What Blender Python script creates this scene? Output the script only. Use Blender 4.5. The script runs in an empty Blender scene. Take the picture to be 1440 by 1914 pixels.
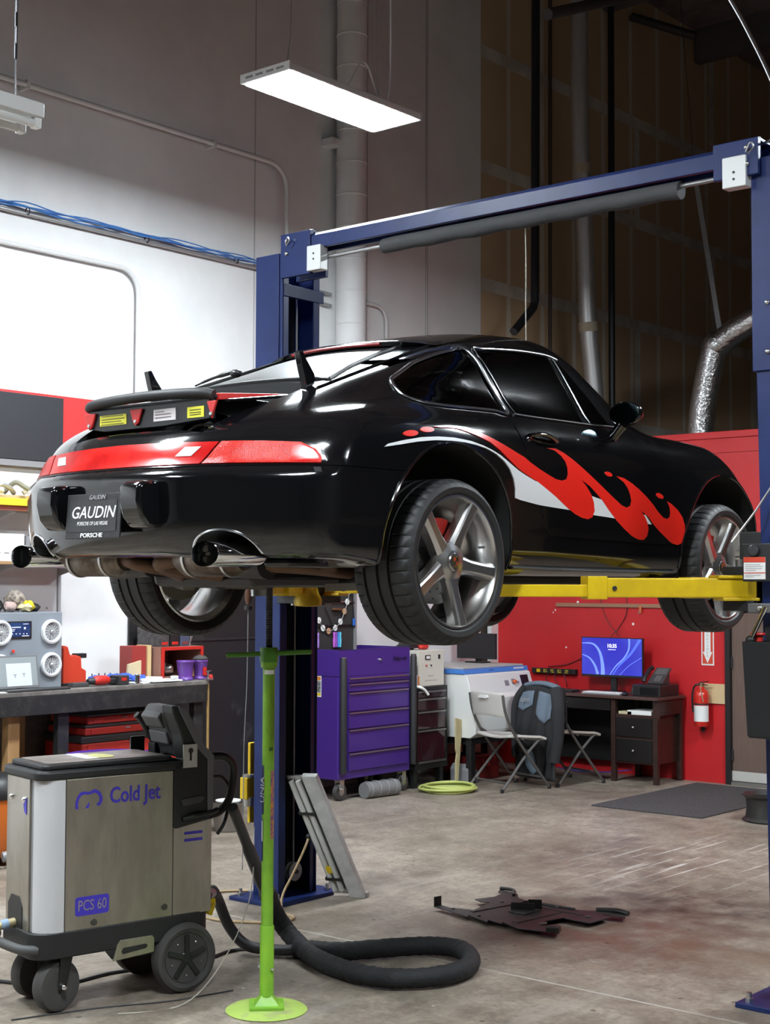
import bpy, bmesh, math, random
import numpy as np
from mathutils import Vector, Matrix
random.seed(7)
SC = bpy.context.scene
COL = SC.collection
PI = math.pi
R = math.radians

# ------------------------------------------------------------------ camera
# world axes follow the room: +Y runs away along the left wall, +X runs right along the red wall
cam_d = bpy.data.cameras.new('camera')
cam_d.sensor_fit = 'VERTICAL'
cam_d.sensor_height = 36.0
cam_d.lens = 2750.0 / 1914.0 * 36.0
cam_d.clip_start = 0.05
cam_d.clip_end = 100
cam = bpy.data.objects.new('camera', cam_d)
COL.objects.link(cam)
_a, _p, _r = R(40), R(2.8), R(.2)
_h = Vector((-math.sin(_a), math.cos(_a), 0)); _x = Vector((math.cos(_a), math.sin(_a), 0)); _z = Vector((0, 0, 1))
_f = _h * math.cos(_p) + _z * math.sin(_p); _u = -_h * math.sin(_p) + _z * math.cos(_p)
_xr = _x * math.cos(_r) + _u * math.sin(_r); _ur = -_x * math.sin(_r) + _u * math.cos(_r)
cam.matrix_world = Matrix(((_xr.x, _ur.x, -_f.x, 0), (_xr.y, _ur.y, -_f.y, 0), (_xr.z, _ur.z, -_f.z, 1.75), (0, 0, 0, 1)))
SC.camera = cam

# ------------------------------------------------------------------ world, exposure
w = bpy.data.worlds.new('world'); SC.world = w
w.use_nodes = True
w.node_tree.nodes['Background'].inputs[0].default_value = (.5, .55, .6, 1)
w.node_tree.nodes['Background'].inputs[1].default_value = .05
SC.view_settings.view_transform = 'Standard'
SC.view_settings.look = 'None'
SC.view_settings.gamma = 1
SC.view_settings.use_curve_mapping = False
SC.view_settings.exposure = 0.12
SC.cycles.max_bounces = 6
SC.cycles.diffuse_bounces = 4
SC.cycles.glossy_bounces = 4
SC.cycles.transparent_max_bounces = 8
SC.cycles.caustics_reflective = False
SC.cycles.caustics_refractive = False
LED_POWER = 172.0
# hanging LED high-bay lamps of the shop (x, y, z); the first one is in view, the others light the rest of the hall
LAMPS = [(-6.18, 6.85, 4.8), (-6.18, 2.9, 4.8), (-2.4, 2.0, 4.8), (-2.0, 8.6, 4.8), (-6.18, -1.0, 4.8), (1.6, 4.6, 4.8)]

# ------------------------------------------------------------------ materials
MATS = {}
def mat(name, col, rough=.5, metal=0., col2=None, scale=8., contrast=(.4, .6), bump=0., bscale=60., coat=0., emis=0., spec=.5, stretch=(1, 1, 1), trans=0., detail=4., rvar=0.):
    if name in MATS: return MATS[name]
    m = bpy.data.materials.new(name); m.use_nodes = True
    nt = m.node_tree; b = nt.nodes['Principled BSDF']
    c4 = (*col, 1)
    b.inputs['Base Color'].default_value = c4
    b.inputs['Roughness'].default_value = rough
    b.inputs['Metallic'].default_value = metal
    b.inputs['Specular IOR Level'].default_value = spec
    b.inputs['Coat Weight'].default_value = coat
    b.inputs['Coat Roughness'].default_value = .03
    if trans: b.inputs['Transmission Weight'].default_value = trans
    if emis:
        b.inputs['Emission Color'].default_value = c4
        b.inputs['Emission Strength'].default_value = emis
    if col2 is not None or bump or rvar:
        tc = nt.nodes.new('ShaderNodeTexCoord'); mp = nt.nodes.new('ShaderNodeMapping')
        mp.inputs['Scale'].default_value = stretch
        nt.links.new(tc.outputs['Object'], mp.inputs[0])
    if col2 is not None or rvar:
        n = nt.nodes.new('ShaderNodeTexNoise'); n.inputs['Scale'].default_value = scale; n.inputs['Detail'].default_value = detail; n.inputs['Roughness'].default_value = .6
        nt.links.new(mp.outputs[0], n.inputs[0])
        r = nt.nodes.new('ShaderNodeValToRGB')
        r.color_ramp.elements[0].position = contrast[0]; r.color_ramp.elements[1].position = contrast[1]
        r.color_ramp.elements[0].color = c4; r.color_ramp.elements[1].color = (*(col2 or col), 1)
        nt.links.new(n.outputs[0], r.inputs[0])
        if col2 is not None: nt.links.new(r.outputs[0], b.inputs['Base Color'])
        if rvar:
            mr = nt.nodes.new('ShaderNodeMapRange'); mr.inputs['From Min'].default_value = .3; mr.inputs['From Max'].default_value = .7
            mr.inputs['To Min'].default_value = rough; mr.inputs['To Max'].default_value = rough + rvar
            nt.links.new(n.outputs[0], mr.inputs[0]); nt.links.new(mr.outputs[0], b.inputs['Roughness'])
    if bump:
        n2 = nt.nodes.new('ShaderNodeTexNoise'); n2.inputs['Scale'].default_value = bscale; n2.inputs['Detail'].default_value = 3
        nt.links.new(mp.outputs[0], n2.inputs[0])
        bp = nt.nodes.new('ShaderNodeBump'); bp.inputs['Strength'].default_value = bump; bp.inputs['Distance'].default_value = .01
        nt.links.new(n2.outputs[0], bp.inputs['Height']); nt.links.new(bp.outputs[0], b.inputs['Normal'])
    MATS[name] = m
    return m

# ------------------------------------------------------------------ mesh helpers
def cr(pts, n=8, closed=False):
    """Catmull-Rom through the points."""
    P = [Vector(p) for p in pts]; out = []; N = len(P)
    for i in range(N if closed else N - 1):
        if closed: a, b, c, d = P[i - 1], P[i], P[(i + 1) % N], P[(i + 2) % N]
        else: a, b, c, d = P[max(i - 1, 0)], P[i], P[i + 1], P[min(i + 2, N - 1)]
        for k in range(n):
            t = k / n
            out.append(.5 * ((2 * b) + (c - a) * t + (2 * a - 5 * b + 4 * c - d) * t * t + (3 * b - a - 3 * c + d) * t ** 3))
    if not closed: out.append(P[-1])
    return out

class B:
    def __init__(s): s.bm = bmesh.new()
    def box(s, x0, x1, y0, y1, z0, z1, M=None):
        v = [s.bm.verts.new((x, y, z)) for x in (x0, x1) for y in (y0, y1) for z in (z0, z1)]
        if M is not None:
            for q in v: q.co = M @ q.co
        for f in ((0, 1, 3, 2), (4, 6, 7, 5), (0, 4, 5, 1), (2, 3, 7, 6), (0, 2, 6, 4), (1, 5, 7, 3)): s.bm.faces.new([v[i] for i in f])
        return s
    def bar(s, p, q, w, h, up=(0, 0, 1)):
        """rectangular bar from p to q, width w (sideways), height h"""
        p, q = Vector(p), Vector(q); d = (q - p).normalized(); x = d.cross(Vector(up))
        if x.length < 1e-4: x = d.cross(Vector((1, 0, 0)))
        x.normalize(); z = x.cross(d)
        v = []
        for e in (p, q):
            for a, b in ((-1, -1), (1, -1), (1, 1), (-1, 1)): v.append(s.bm.verts.new(e + x * a * w / 2 + z * b * h / 2))
        for f in ((0, 1, 2, 3), (7, 6, 5, 4), (0, 4, 5, 1), (1, 5, 6, 2), (2, 6, 7, 3), (3, 7, 4, 0)): s.bm.faces.new([v[i] for i in f])
        return s
    def tube(s, pts, r, seg=10, closed=False, caps=True, r2=None, flat=1.):
        P = [Vector(p) for p in pts]; n = len(P); rings = []; prev = None
        for i, p in enumerate(P):
            if closed: t = (P[(i + 1) % n] - P[i - 1])
            else: t = P[min(i + 1, n - 1)] - P[max(i - 1, 0)]
            t.normalize()
            if prev is None:
                x = t.cross(Vector((0, 0, 1)))
                if x.length < 1e-3: x = t.cross(Vector((0, 1, 0)))
            else: x = prev - t * prev.dot(t)
            x.normalize(); prev = x; y = t.cross(x)
            rr = r[i] if isinstance(r, (list, tuple)) else (r if r2 is None else r + (r2 - r) * i / max(1, n - 1))
            rings.append([s.bm.verts.new(p + x * math.cos(2 * PI * k / seg) * rr + y * math.sin(2 * PI * k / seg) * rr * flat) for k in range(seg)])
        for i in range(n if closed else n - 1):
            a, b = rings[i], rings[(i + 1) % n]
            for k in range(seg): s.bm.faces.new((a[k], a[(k + 1) % seg], b[(k + 1) % seg], b[k]))
        if caps and not closed:
            s.bm.faces.new(list(reversed(rings[0]))); s.bm.faces.new(rings[-1])
        return s
    def cyl(s, p, q, r, r2=None, seg=20, caps=True): return s.tube([p, q], r, seg, caps=caps, r2=r2)
    def lathe(s, prof, o=(0, 0, 0), axis='Z', seg=32, closed=False, arc=2 * PI):
        """prof: (radius, height) pairs around the axis through o"""
        o = Vector(o); rings = []
        full = abs(arc - 2 * PI) < 1e-6
        for rr, h in prof:
            ring = []
            for k in range(seg if full else seg + 1):
                a = arc * k / seg; c, d = math.cos(a) * rr, math.sin(a) * rr
                p = {'Z': (c, d, h), 'X': (h, c, d), 'Y': (c, h, d)}[axis]
                ring.append(s.bm.verts.new(o + Vector(p)))
            rings.append(ring)
        m = len(rings)
        for i in range(m if closed else m - 1):
            a, b = rings[i], rings[(i + 1) % m]
            for k in range(len(a) if full else len(a) - 1):
                k2 = (k + 1) % len(a)
                s.bm.faces.new((a[k], a[k2], b[k2], b[k]))
        if not closed and full:
            if prof[0][0] > 1e-4: s.bm.faces.new(list(reversed(rings[0])))
            if prof[-1][0] > 1e-4: s.bm.faces.new(rings[-1])
        return s
    def prism(s, poly, d0, d1, axis='X', M=None):
        """2D outline extruded along an axis (X: (y,z), Y: (x,z), Z: (x,y))"""
        def P(u, v, d): return Vector({'X': (d, u, v), 'Y': (u, d, v), 'Z': (u, v, d)}[axis])
        a = [s.bm.verts.new(P(u, v, d0) if M is None else M @ P(u, v, d0)) for u, v in poly]
        b = [s.bm.verts.new(P(u, v, d1) if M is None else M @ P(u, v, d1)) for u, v in poly]
        n = len(poly)
        s.bm.faces.new(list(reversed(a))); s.bm.faces.new(b)
        for i in range(n): s.bm.faces.new((a[i], a[(i + 1) % n], b[(i + 1) % n], b[i]))
        return s
    def ball(s, c, r, seg=16, rings=10, sc=(1, 1, 1)):
        res = bmesh.ops.create_uvsphere(s.bm, u_segments=seg, v_segments=rings, radius=1)
        for v in res['verts']: v.co = Vector((v.co.x * r * sc[0], v.co.y * r * sc[1], v.co.z * r * sc[2])) + Vector(c)
        return s
    def quad(s, *p):
        s.bm.faces.new([s.bm.verts.new(q) for q in p]); return s
    def grid(s, fn, nu, nv):
        vs = [[s.bm.verts.new(fn(i / nu, j / nv)) for j in range(nv + 1)] for i in range(nu + 1)]
        for i in range(nu):
            for j in range(nv): s.bm.faces.new((vs[i][j], vs[i + 1][j], vs[i + 1][j + 1], vs[i][j + 1]))
        return s
    def out(s, name, m, parent=None, smooth=40, bevel=0., solid=0., seg=2, kind=None, sub=0):
        bm = s.bm
        bmesh.ops.remove_doubles(bm, verts=bm.verts, dist=1e-6)
        bmesh.ops.recalc_face_normals(bm, faces=bm.faces)
        me = bpy.data.meshes.new(name); bm.to_mesh(me); bm.free()
        return meshobj(name, me, m, parent, smooth, bevel, solid, seg, kind, sub)

def meshobj(name, me, m, parent=None, smooth=40, bevel=0., solid=0., seg=2, kind=None, sub=0):
    for x in (m if isinstance(m, (list, tuple)) else [m]): me.materials.append(x)
    if smooth:
        me.polygons.foreach_set('use_smooth', [True] * len(me.polygons))
        me.set_sharp_from_angle(angle=R(smooth))
    o = bpy.data.objects.new(name, me); COL.objects.link(o)
    if parent is not None:
        o.parent = parent
        if parent.name in WORLDP: o.matrix_parent_inverse = Matrix.Translation(-parent.location)
    if solid:
        k = o.modifiers.new('solid', 'SOLIDIFY'); k.thickness = solid; k.offset = 0
    if sub:
        k = o.modifiers.new('sub', 'SUBSURF'); k.levels = sub; k.render_levels = sub
    if bevel:
        k = o.modifiers.new('bevel', 'BEVEL'); k.width = bevel; k.segments = seg; k.limit_method = 'ANGLE'; k.angle_limit = R(35)
    if kind: o['kind'] = kind
    return o

WORLDP = set()      # things whose parts are modelled in room coordinates
def thing(name, label, cat, loc=(0, 0, 0), rz=0., group=None, world=False):
    o = bpy.data.objects.new(name, None); o.empty_display_size = .1
    COL.objects.link(o); o.location = loc; o.rotation_euler = (0, 0, rz)
    if world: WORLDP.add(o.name)
    return tag(o, label, cat, group)
def tag(o, label, cat, group=None):
    o['label'] = label; o['category'] = cat
    if group: o['group'] = group
    return o
def struct(o): o['kind'] = 'structure'; return o
def at(o, loc, rz=0.):
    o.location = loc; o.rotation_euler = (0, 0, rz); return o
def dup(o, loc, rz=None, label=None):
    def cp(x, par):
        c = x.copy(); COL.objects.link(c)
        if par is not None: c.parent = par
        for ch in [q for q in bpy.data.objects if q.parent == x]: cp(ch, c)
        return c
    c = cp(o, None); c.location = loc
    if rz is not None: c.rotation_euler = (0, 0, rz)
    if label: c['label'] = label
    return c
def text(name, body, size, m, parent, loc, xdir=(1, 0, 0), updir=(0, 0, 1), shear=0., extrude=.0005, align='CENTER', wide=1., bold=0.):
    cu = bpy.data.curves.new(name, 'FONT'); cu.body = body; cu.size = size; cu.shear = shear; cu.extrude = extrude
    cu.align_x = align; cu.align_y = 'CENTER'; cu.offset = bold
    cu.resolution_u = 3
    t = bpy.data.objects.new('tmp_text', cu); COL.objects.link(t)
    dg = bpy.context.evaluated_depsgraph_get(); dg.update()
    me = bpy.data.meshes.new_from_object(t.evaluated_get(dg))
    bpy.data.objects.remove(t); bpy.data.curves.remove(cu)
    x = Vector(xdir).normalized(); u = Vector(updir); u = (u - x * u.dot(x)).normalized(); n = x.cross(u)
    M = Matrix(((x.x * wide, u.x, n.x, loc[0]), (x.y * wide, u.y, n.y, loc[1]), (x.z * wide, u.z, n.z, loc[2]), (0, 0, 0, 1)))
    me.transform(M); me.name = name
    me.materials.clear()
    return meshobj(name, me, m, parent, smooth=0)
def boolcut(o, b, op='DIFFERENCE'):
    bm = b.bm
    bmesh.ops.recalc_face_normals(bm, faces=bm.faces)
    me = bpy.data.meshes.new('cutter'); bm.to_mesh(me); bm.free()
    c = bpy.data.objects.new('cutter', me); COL.objects.link(c); c.parent = o.parent
    k = o.modifiers.new('cut', 'BOOLEAN'); k.operation = op; k.solver = 'EXACT'; k.object = c
    dg = bpy.context.evaluated_depsgraph_get(); dg.update()
    new = bpy.data.meshes.new_from_object(o.evaluated_get(dg))
    o.modifiers.remove(k); old = o.data; o.data = new; bpy.data.meshes.remove(old)
    bpy.data.objects.remove(c); bpy.data.meshes.remove(me)
    return o

# ------------------------------------------------------------------ shared materials
BLACKP = mat('black_plastic', (.009, .009, .010), .45, col2=(.017, .017, .018), scale=20)
RUBBER = mat('rubber', (.009, .009, .010), .55, bump=.05, bscale=200, spec=.4)
STEEL = mat('brushed_steel', (.55, .55, .54), .32, 1.0)
CHROME = mat('chrome', (.85, .85, .86), .07, 1.0)
WHITE = mat('white_paint', (.78, .78, .77), .45)
PAPER = mat('paper', (.8, .8, .78), .8)
GREYM = mat('grey_metal', (.3, .3, .31), .45, .3)
DARKM = mat('dark_metal', (.05, .05, .055), .45, .6)
YELLOW = mat('yellow_paint', (.72, .50, .01), .35, col2=(.60, .40, .01), scale=6)
REDP = mat('red_plastic', (.55, .025, .018), .4)
WOOD = mat('raw_wood', (.45, .27, .12), .7, col2=(.33, .18, .07), scale=6, stretch=(1, 1, .15))
CARD = mat('cardboard', (.50, .36, .20), .85)
# ================================================================== the hall
XL, YRED, ZC = -8.6, 11.95, 8.62      # left wall plane, red wall plane, ceiling
def floor_material():
    m = bpy.data.materials.new('concrete_floor'); m.use_nodes = True; nt = m.node_tree; N = nt.nodes; L = nt.links
    b = N['Principled BSDF']; tc = N.new('ShaderNodeTexCoord')
    def noise(scale, detail=5, rough=.6, stretch=None, dist=0.):
        n = N.new('ShaderNodeTexNoise'); n.inputs['Scale'].default_value = scale; n.inputs['Detail'].default_value = detail; n.inputs['Roughness'].default_value = rough
        n.inputs['Distortion'].default_value = dist
        mp = N.new('ShaderNodeMapping'); mp.inputs['Scale'].default_value = stretch or (1, 1, 1)
        L.new(tc.outputs['Object'], mp.inputs[0]); L.new(mp.outputs[0], n.inputs[0]); return n.outputs[0]
    def ramp(src, stops):
        r = N.new('ShaderNodeValToRGB'); e = r.color_ramp.elements
        e[0].position, e[0].color = stops[0][0], (*stops[0][1], 1); e[1].position, e[1].color = stops[-1][0], (*stops[-1][1], 1)
        for p, c in stops[1:-1]:
            q = e.new(p); q.color = (*c, 1)
        L.new(src, r.inputs[0]); return r.outputs[0]
    def mix(a, bb, f, mode='MIX'):
        x = N.new('ShaderNodeMix'); x.data_type = 'RGBA'; x.blend_type = mode
        for v, i in ((a, 6), (bb, 7)):
            if isinstance(v, tuple): x.inputs[i].default_value = (*v, 1)
            else: L.new(v, x.inputs[i])
        if isinstance(f, float): x.inputs[0].default_value = f
        else: L.new(f, x.inputs[0])
        return x.outputs[2]
    base = ramp(noise(.7, 4, .6, dist=.4), [(.30, (.175, .142, .112)), (.5, (.270, .232, .190)), (.70, (.375, .335, .285))])
    mott = ramp(noise(6, 5, .7), [(.33, (.62, .60, .58)), (.67, (1.22, 1.2, 1.18))])
    c = mix(base, mott, 1.0, 'MULTIPLY')
    c = mix(c, ramp(noise(28, 3, .75), [(.36, (.74, .73, .72)), (.62, (1.14, 1.13, 1.12))]), .9, 'MULTIPLY')
    # worn streaks where tyres and casters polish the slab
    c = mix(c, (.34, .30, .255), ramp(noise(1.8, 5, .8, (2.6, .5, 1), .8), [(.52, (0, 0, 0)), (.72, (.75, .75, .75))]))
    # dark oil stains and a reddish spill
    c = mix(c, (.065, .050, .040), ramp(noise(1.3, 5, .6, dist=.8), [(.58, (0, 0, 0)), (.74, (.6, .6, .6))]))
    def blob(x, y, rx, ry, col, amt, src):
        mp = N.new('ShaderNodeMapping'); mp.vector_type = 'POINT'
        mp.inputs['Location'].default_value = (-x / rx, -y / ry, 0); mp.inputs['Scale'].default_value = (1 / rx, 1 / ry, 0)
        L.new(tc.outputs['Object'], mp.inputs[0])
        g = N.new('ShaderNodeTexGradient'); g.gradient_type = 'SPHERICAL'; L.new(mp.outputs[0], g.inputs[0])
        n = N.new('ShaderNodeMath'); n.operation = 'MULTIPLY'; L.new(g.outputs[1], n.inputs[0])
        k = N.new('ShaderNodeMapRange'); k.inputs[1].default_value = .3; k.inputs[2].default_value = .65; L.new(noise(5, 3), k.inputs[0]); L.new(k.outputs[0], n.inputs[1])
        q = N.new('ShaderNodeMath'); q.operation = 'MULTIPLY'; q.inputs[1].default_value = amt; L.new(n.outputs[0], q.inputs[0])
        return mix(src, col, q.outputs[0])
    c = blob(-4.35, 6.45, .8, .7, (.09, .022, .016), .9, c)
    c = blob(-3.9, 7.2, 1.3, 1.0, (.05, .035, .03), 1.1, c)
    c = blob(-3.7, 6.4, 1.2, .9, (.15, .07, .04), .8, c)
    c = blob(-4.9, 8.3, 1.4, 1.2, (.07, .055, .045), .8, c)
    # scratches scraped into the slab towards the door
    mw = N.new('ShaderNodeMapping'); mw.inputs['Rotation'].default_value = (0, 0, R(35)); mw.inputs['Scale'].default_value = (26, 1.1, 1); L.new(tc.outputs['Object'], mw.inputs[0])
    ns = N.new('ShaderNodeTexNoise'); ns.inputs['Scale'].default_value = 1.0; ns.inputs['Detail'].default_value = 3; L.new(mw.outputs[0], ns.inputs[0])
    scr = ramp(ns.outputs[0], [(.60, (0, 0, 0)), (.64, (1, 1, 1))])
    gm = N.new('ShaderNodeMapping'); gm.inputs['Location'].default_value = (4.5 / 1.0, -8.6 / 1.5, 0); gm.inputs['Scale'].default_value = (1 / 1.0, 1 / 1.5, 0); L.new(tc.outputs['Object'], gm.inputs[0])
    gg = N.new('ShaderNodeTexGradient'); gg.gradient_type = 'SPHERICAL'; L.new(gm.outputs[0], gg.inputs[0])
    mm = N.new('ShaderNodeMath'); mm.operation = 'MULTIPLY'; L.new(gg.outputs[1], mm.inputs[0]); L.new(scr, mm.inputs[1])
    c = mix(c, (.52, .49, .45), mm.outputs[0])
    # small paint spots and scuffs
    v = N.new('ShaderNodeTexVoronoi'); v.inputs['Scale'].default_value = 3.2; L.new(tc.outputs['Object'], v.inputs[0])
    c = mix(c, (.55, .53, .50), ramp(v.outputs['Distance'], [(.022, (.8, .8, .8)), (.03, (0, 0, 0))]))
    v = N.new('ShaderNodeTexVoronoi'); v.inputs['Scale'].default_value = 5.1; L.new(tc.outputs['Object'], v.inputs[0])
    c = mix(c, (.05, .035, .028), ramp(v.outputs['Distance'], [(.05, (.75, .75, .75)), (.08, (0, 0, 0))]))
    L.new(c, b.inputs['Base Color'])
    rr = N.new('ShaderNodeMapRange'); rr.inputs[3].default_value = .30; rr.inputs[4].default_value = .62; L.new(noise(3, 3), rr.inputs[0]); L.new(rr.outputs[0], b.inputs['Roughness'])
    bp = N.new('ShaderNodeBump'); bp.inputs['Strength'].default_value = .12; bp.inputs['Distance'].default_value = .01; L.new(noise(30, 2), bp.inputs['Height']); L.new(bp.outputs[0], b.inputs['Normal'])
    return m
WALLW = mat('white_wall_paint', (.80, .80, .80), .6, col2=(.74, .74, .745), scale=1.5, bump=.06, bscale=40)
REDW = mat('red_wall_paint', (.60, .022, .025), .38, col2=(.50, .016, .020), scale=1.2, contrast=(.35, .7), bump=.05, bscale=25)
DARKW = mat('dark_wainscot', (.10, .10, .105), .6)
struct(B().box(XL - .3, 8, -9, 22, -.2, 0).out('floor', floor_material(), smooth=0))
B().box(XL, 8, 5.494, 5.506, 0, .0006).out('saw_joint', mat('joint_pale', (.42, .39, .35), .8), bpy.data.objects['floor'], smooth=0)
struct(B().box(XL - .2, XL, -9, 11.72, 0, ZC).out('wall_left', WALLW, smooth=0))
for i, (y, w_) in enumerate(((8.55, .006), (9.98, .006), (10.86, .006))):
    struct(B().box(XL - .001, XL + .003, y - w_, y + w_, 3.2, ZC).out('trim_%d' % (i + 1), mat('joint_grey', (.45, .45, .46), .7), smooth=0))
struct(B().box(XL, 8, -9.2, -9, 0, ZC).out('wall_rear', mat('rear_wall', (.10, .098, .095), .8), smooth=0))
struct(B().box(5.2, 5.4, -9, 22, 0, ZC).out('wall_right', mat('right_wall', (.06, .058, .055), .8), smooth=0))
# bare drywall above and beyond the red partition: sheets with taped, mudded joints
dry = bpy.data.materials.new('drywall_paper'); dry.use_nodes = True
_n = dry.node_tree.nodes; _l = dry.node_tree.links
_tc = _n.new('ShaderNodeTexCoord'); _sp = _n.new('ShaderNodeSeparateXYZ'); _l.new(_tc.outputs['Object'], _sp.inputs[0])
_w = _n.new('ShaderNodeTexNoise'); _w.inputs['Scale'].default_value = 1.7; _l.new(_tc.outputs['Object'], _w.inputs[0])
_m1 = _n.new('ShaderNodeMath'); _m1.operation = 'MULTIPLY'; _m1.inputs[1].default_value = 1 / .61; _l.new(_sp.outputs[1], _m1.inputs[0])
_m2 = _n.new('ShaderNodeMath'); _m2.operation = 'PINGPONG'; _m2.inputs[1].default_value = .5; _l.new(_m1.outputs[0], _m2.inputs[0])
_m3 = _n.new('ShaderNodeMath'); _m3.operation = 'ADD'; _l.new(_m2.outputs[0], _m3.inputs[0])
_m4 = _n.new('ShaderNodeMath'); _m4.operation = 'MULTIPLY'; _m4.inputs[1].default_value = .06; _l.new(_w.outputs[0], _m4.inputs[0]); _l.new(_m4.outputs[0], _m3.inputs[1])
_r = _n.new('ShaderNodeValToRGB'); _r.color_ramp.elements[0].position = .075; _r.color_ramp.elements[1].position = .10
_r.color_ramp.elements[0].color = (.66, .58, .48, 1); _r.color_ramp.elements[1].color = (.56, .39, .235, 1)
_l.new(_m3.outputs[0], _r.inputs[0]); _l.new(_r.outputs[0], _n['Principled BSDF'].inputs['Base Color'])
_n['Principled BSDF'].inputs['Roughness'].default_value = .85
MUD = mat('joint_compound', (.68, .62, .55), .85, col2=(.52, .46, .40), scale=3)
wd = struct(B().box(XL - .2, XL - .02, 11.72, 22, 0, ZC).out('wall_back_left', mat('stud_dark', (.05, .04, .03), .9), smooth=0))
zj = [1.15, 2.34, 3.53, 4.74, 5.93, 7.10, 8.62]
sheet = 3.05
for r in range(len(zj) - 1):
    y = 11.72 - (r % 2) * 1.2
    while y < 21.5:
        y0, y1 = max(y, 11.725), min(y + sheet, 21.9)
        if zj[r + 1] > 2.9:
            B().box(XL - .02, XL, y0 + .004, y1 - .004, zj[r] + .004, zj[r + 1] - .004).out('drywall_sheet', dry, wd, smooth=0)
            if y > 11.8 and r > 1: B().box(XL, XL + .002, y0 - .06, y0 + .06, zj[r] + .07, zj[r + 1] - .07).out('joint_strip', MUD, wd, smooth=0)
        y += sheet
    if r > 1: B().box(XL, XL + .002, 11.725, 21.9, zj[r] - .065, zj[r] + .065).out('joint_strip', MUD, wd, smooth=0)
struct(B().box(XL, 8, 21.9, 22.1, 0, ZC).out('wall_back', dry, smooth=0))
# ceiling deck and joists
DECK = mat('roof_deck', (.25, .20, .19), .8, col2=(.17, .13, .125), scale=3)
ce = struct(B().box(XL - .2, 5.4, -9.2, 22, ZC, ZC + .15).out('ceiling', DECK, smooth=0))
for i in range(14):
    y = -7.5 + i * 2.15
    B().box(XL + .02, 5.1, y, y + .12, ZC - .42, ZC - .003).out('joist', mat('joist_dark', (.12, .11, .115), .6), ce, smooth=0)
# red partition wall with door opening
dx0, dx1, dz = -6.08, -5.12, 2.1
wr = B().box(XL, dx0, YRED, YRED + .15, 0, 3.06)
wr.box(dx1, -1.5, YRED, YRED + .15, 0, 3.06).box(dx0, dx1, YRED, YRED + .15, dz, 3.06)
rw = struct(wr.out('wall_red', REDW, smooth=0))
B().box(XL, -1.5, YRED - .02, YRED + .17, 3.06, 3.12).out('cap_rail', REDW, rw, smooth=0, bevel=.004)
B().box(XL, -1.5, YRED - .012, YRED - .001, 2.93, 2.97).out('moulding', REDW, rw, smooth=0)
struct(B().box(XL, -1.5, YRED + .15, 18, 2.9, 3.0).out('ceiling_office', mat('office_roof', (.2, .2, .2), .9), smooth=0))
DF = mat('door_frame_black', (.014, .013, .014), .4)
DOORB = mat('brown_door', (.155, .098, .078), .5, col2=(.125, .08, .064), scale=14, stretch=(6, 6, .4), contrast=(.3, .7))
d1 = struct(B().box(dx0 + .05, dx1 - .05, YRED + .01, YRED + .055, .03, dz - .05).out('door_1', DOORB, smooth=0, bevel=.002))
fr = B().box(dx0, dx0 + .05, YRED - .03, YRED + .14, 0, dz).box(dx1 - .05, dx1, YRED - .03, YRED + .14, 0, dz).box(dx0 + .05, dx1 - .05, YRED - .03, YRED + .14, dz - .05, dz)
fr.out('door_frame', DF, d1, smooth=0, bevel=.003)
for z in (.26, 1.07, 1.86):
    B().cyl((dx0 + .055, YRED - .006, z - .05), (dx0 + .055, YRED - .006, z + .05), .009, seg=10).out('hinge', DARKM, d1)
B().box(dx0 + .05, dx1 - .05, YRED - .02, YRED + .1, .003, .03).out('door_threshold', STEEL, d1, smooth=0)
B().box(dx0 + .05, dx1 - .05, YRED + .002, YRED + .01, .035, .12).out('kick_strip', mat('sill_grey', (.5, .48, .45), .6), d1, smooth=0)
B().ball((dx1 - .12, YRED - .05, .98), .03).cyl((dx1 - .12, YRED - .05, .98), (dx1 - .12, YRED + .01, .98), .012).out('door_knob', STEEL, d1)
struct(B().box(XL, XL + .05, YRED - .12, YRED - .001, 0, 3.06).out('trim_4', WHITE, smooth=0, bevel=.004))
# screw holes in the red wall and the long batten above the desk
for i in range(9):
    x = random.uniform(-8.0, -6.3); z = random.uniform(1.05, 1.9)
    B().cyl((x, YRED + .001, z), (x, YRED - .003, z), random.uniform(.006, .013), seg=8).out('paint_chip', WHITE, rw)
bt = tag(B().box(-7.86, -6.62, YRED - .02, YRED - .001, 1.54, 1.575).out('wall_batten', mat('batten_brown', (.33, .17, .10), .6), smooth=0, bevel=.002), 'long thin brown wooden batten on the red wall below the car', 'batten')
for x in (-6.93, -6.66):
    hk = thing('wall_hook', 'small %s hook on the brown batten, %s one' % (('orange', 'left') if x < -6.8 else ('pale', 'right')), 'hook', (x, YRED - .02, 1.55))
    B().box(-.012, .012, -.006, 0, -.06, .01).out('plate', mat('orange_hook', (.6, .15, .05), .5) if x < -6.8 else PAPER, hk, smooth=0)
    B().tube([(0, -.006, -.05), (0, -.03, -.065), (0, -.035, -.04)], .004, 6).out('prong', STEEL, hk)

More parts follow.
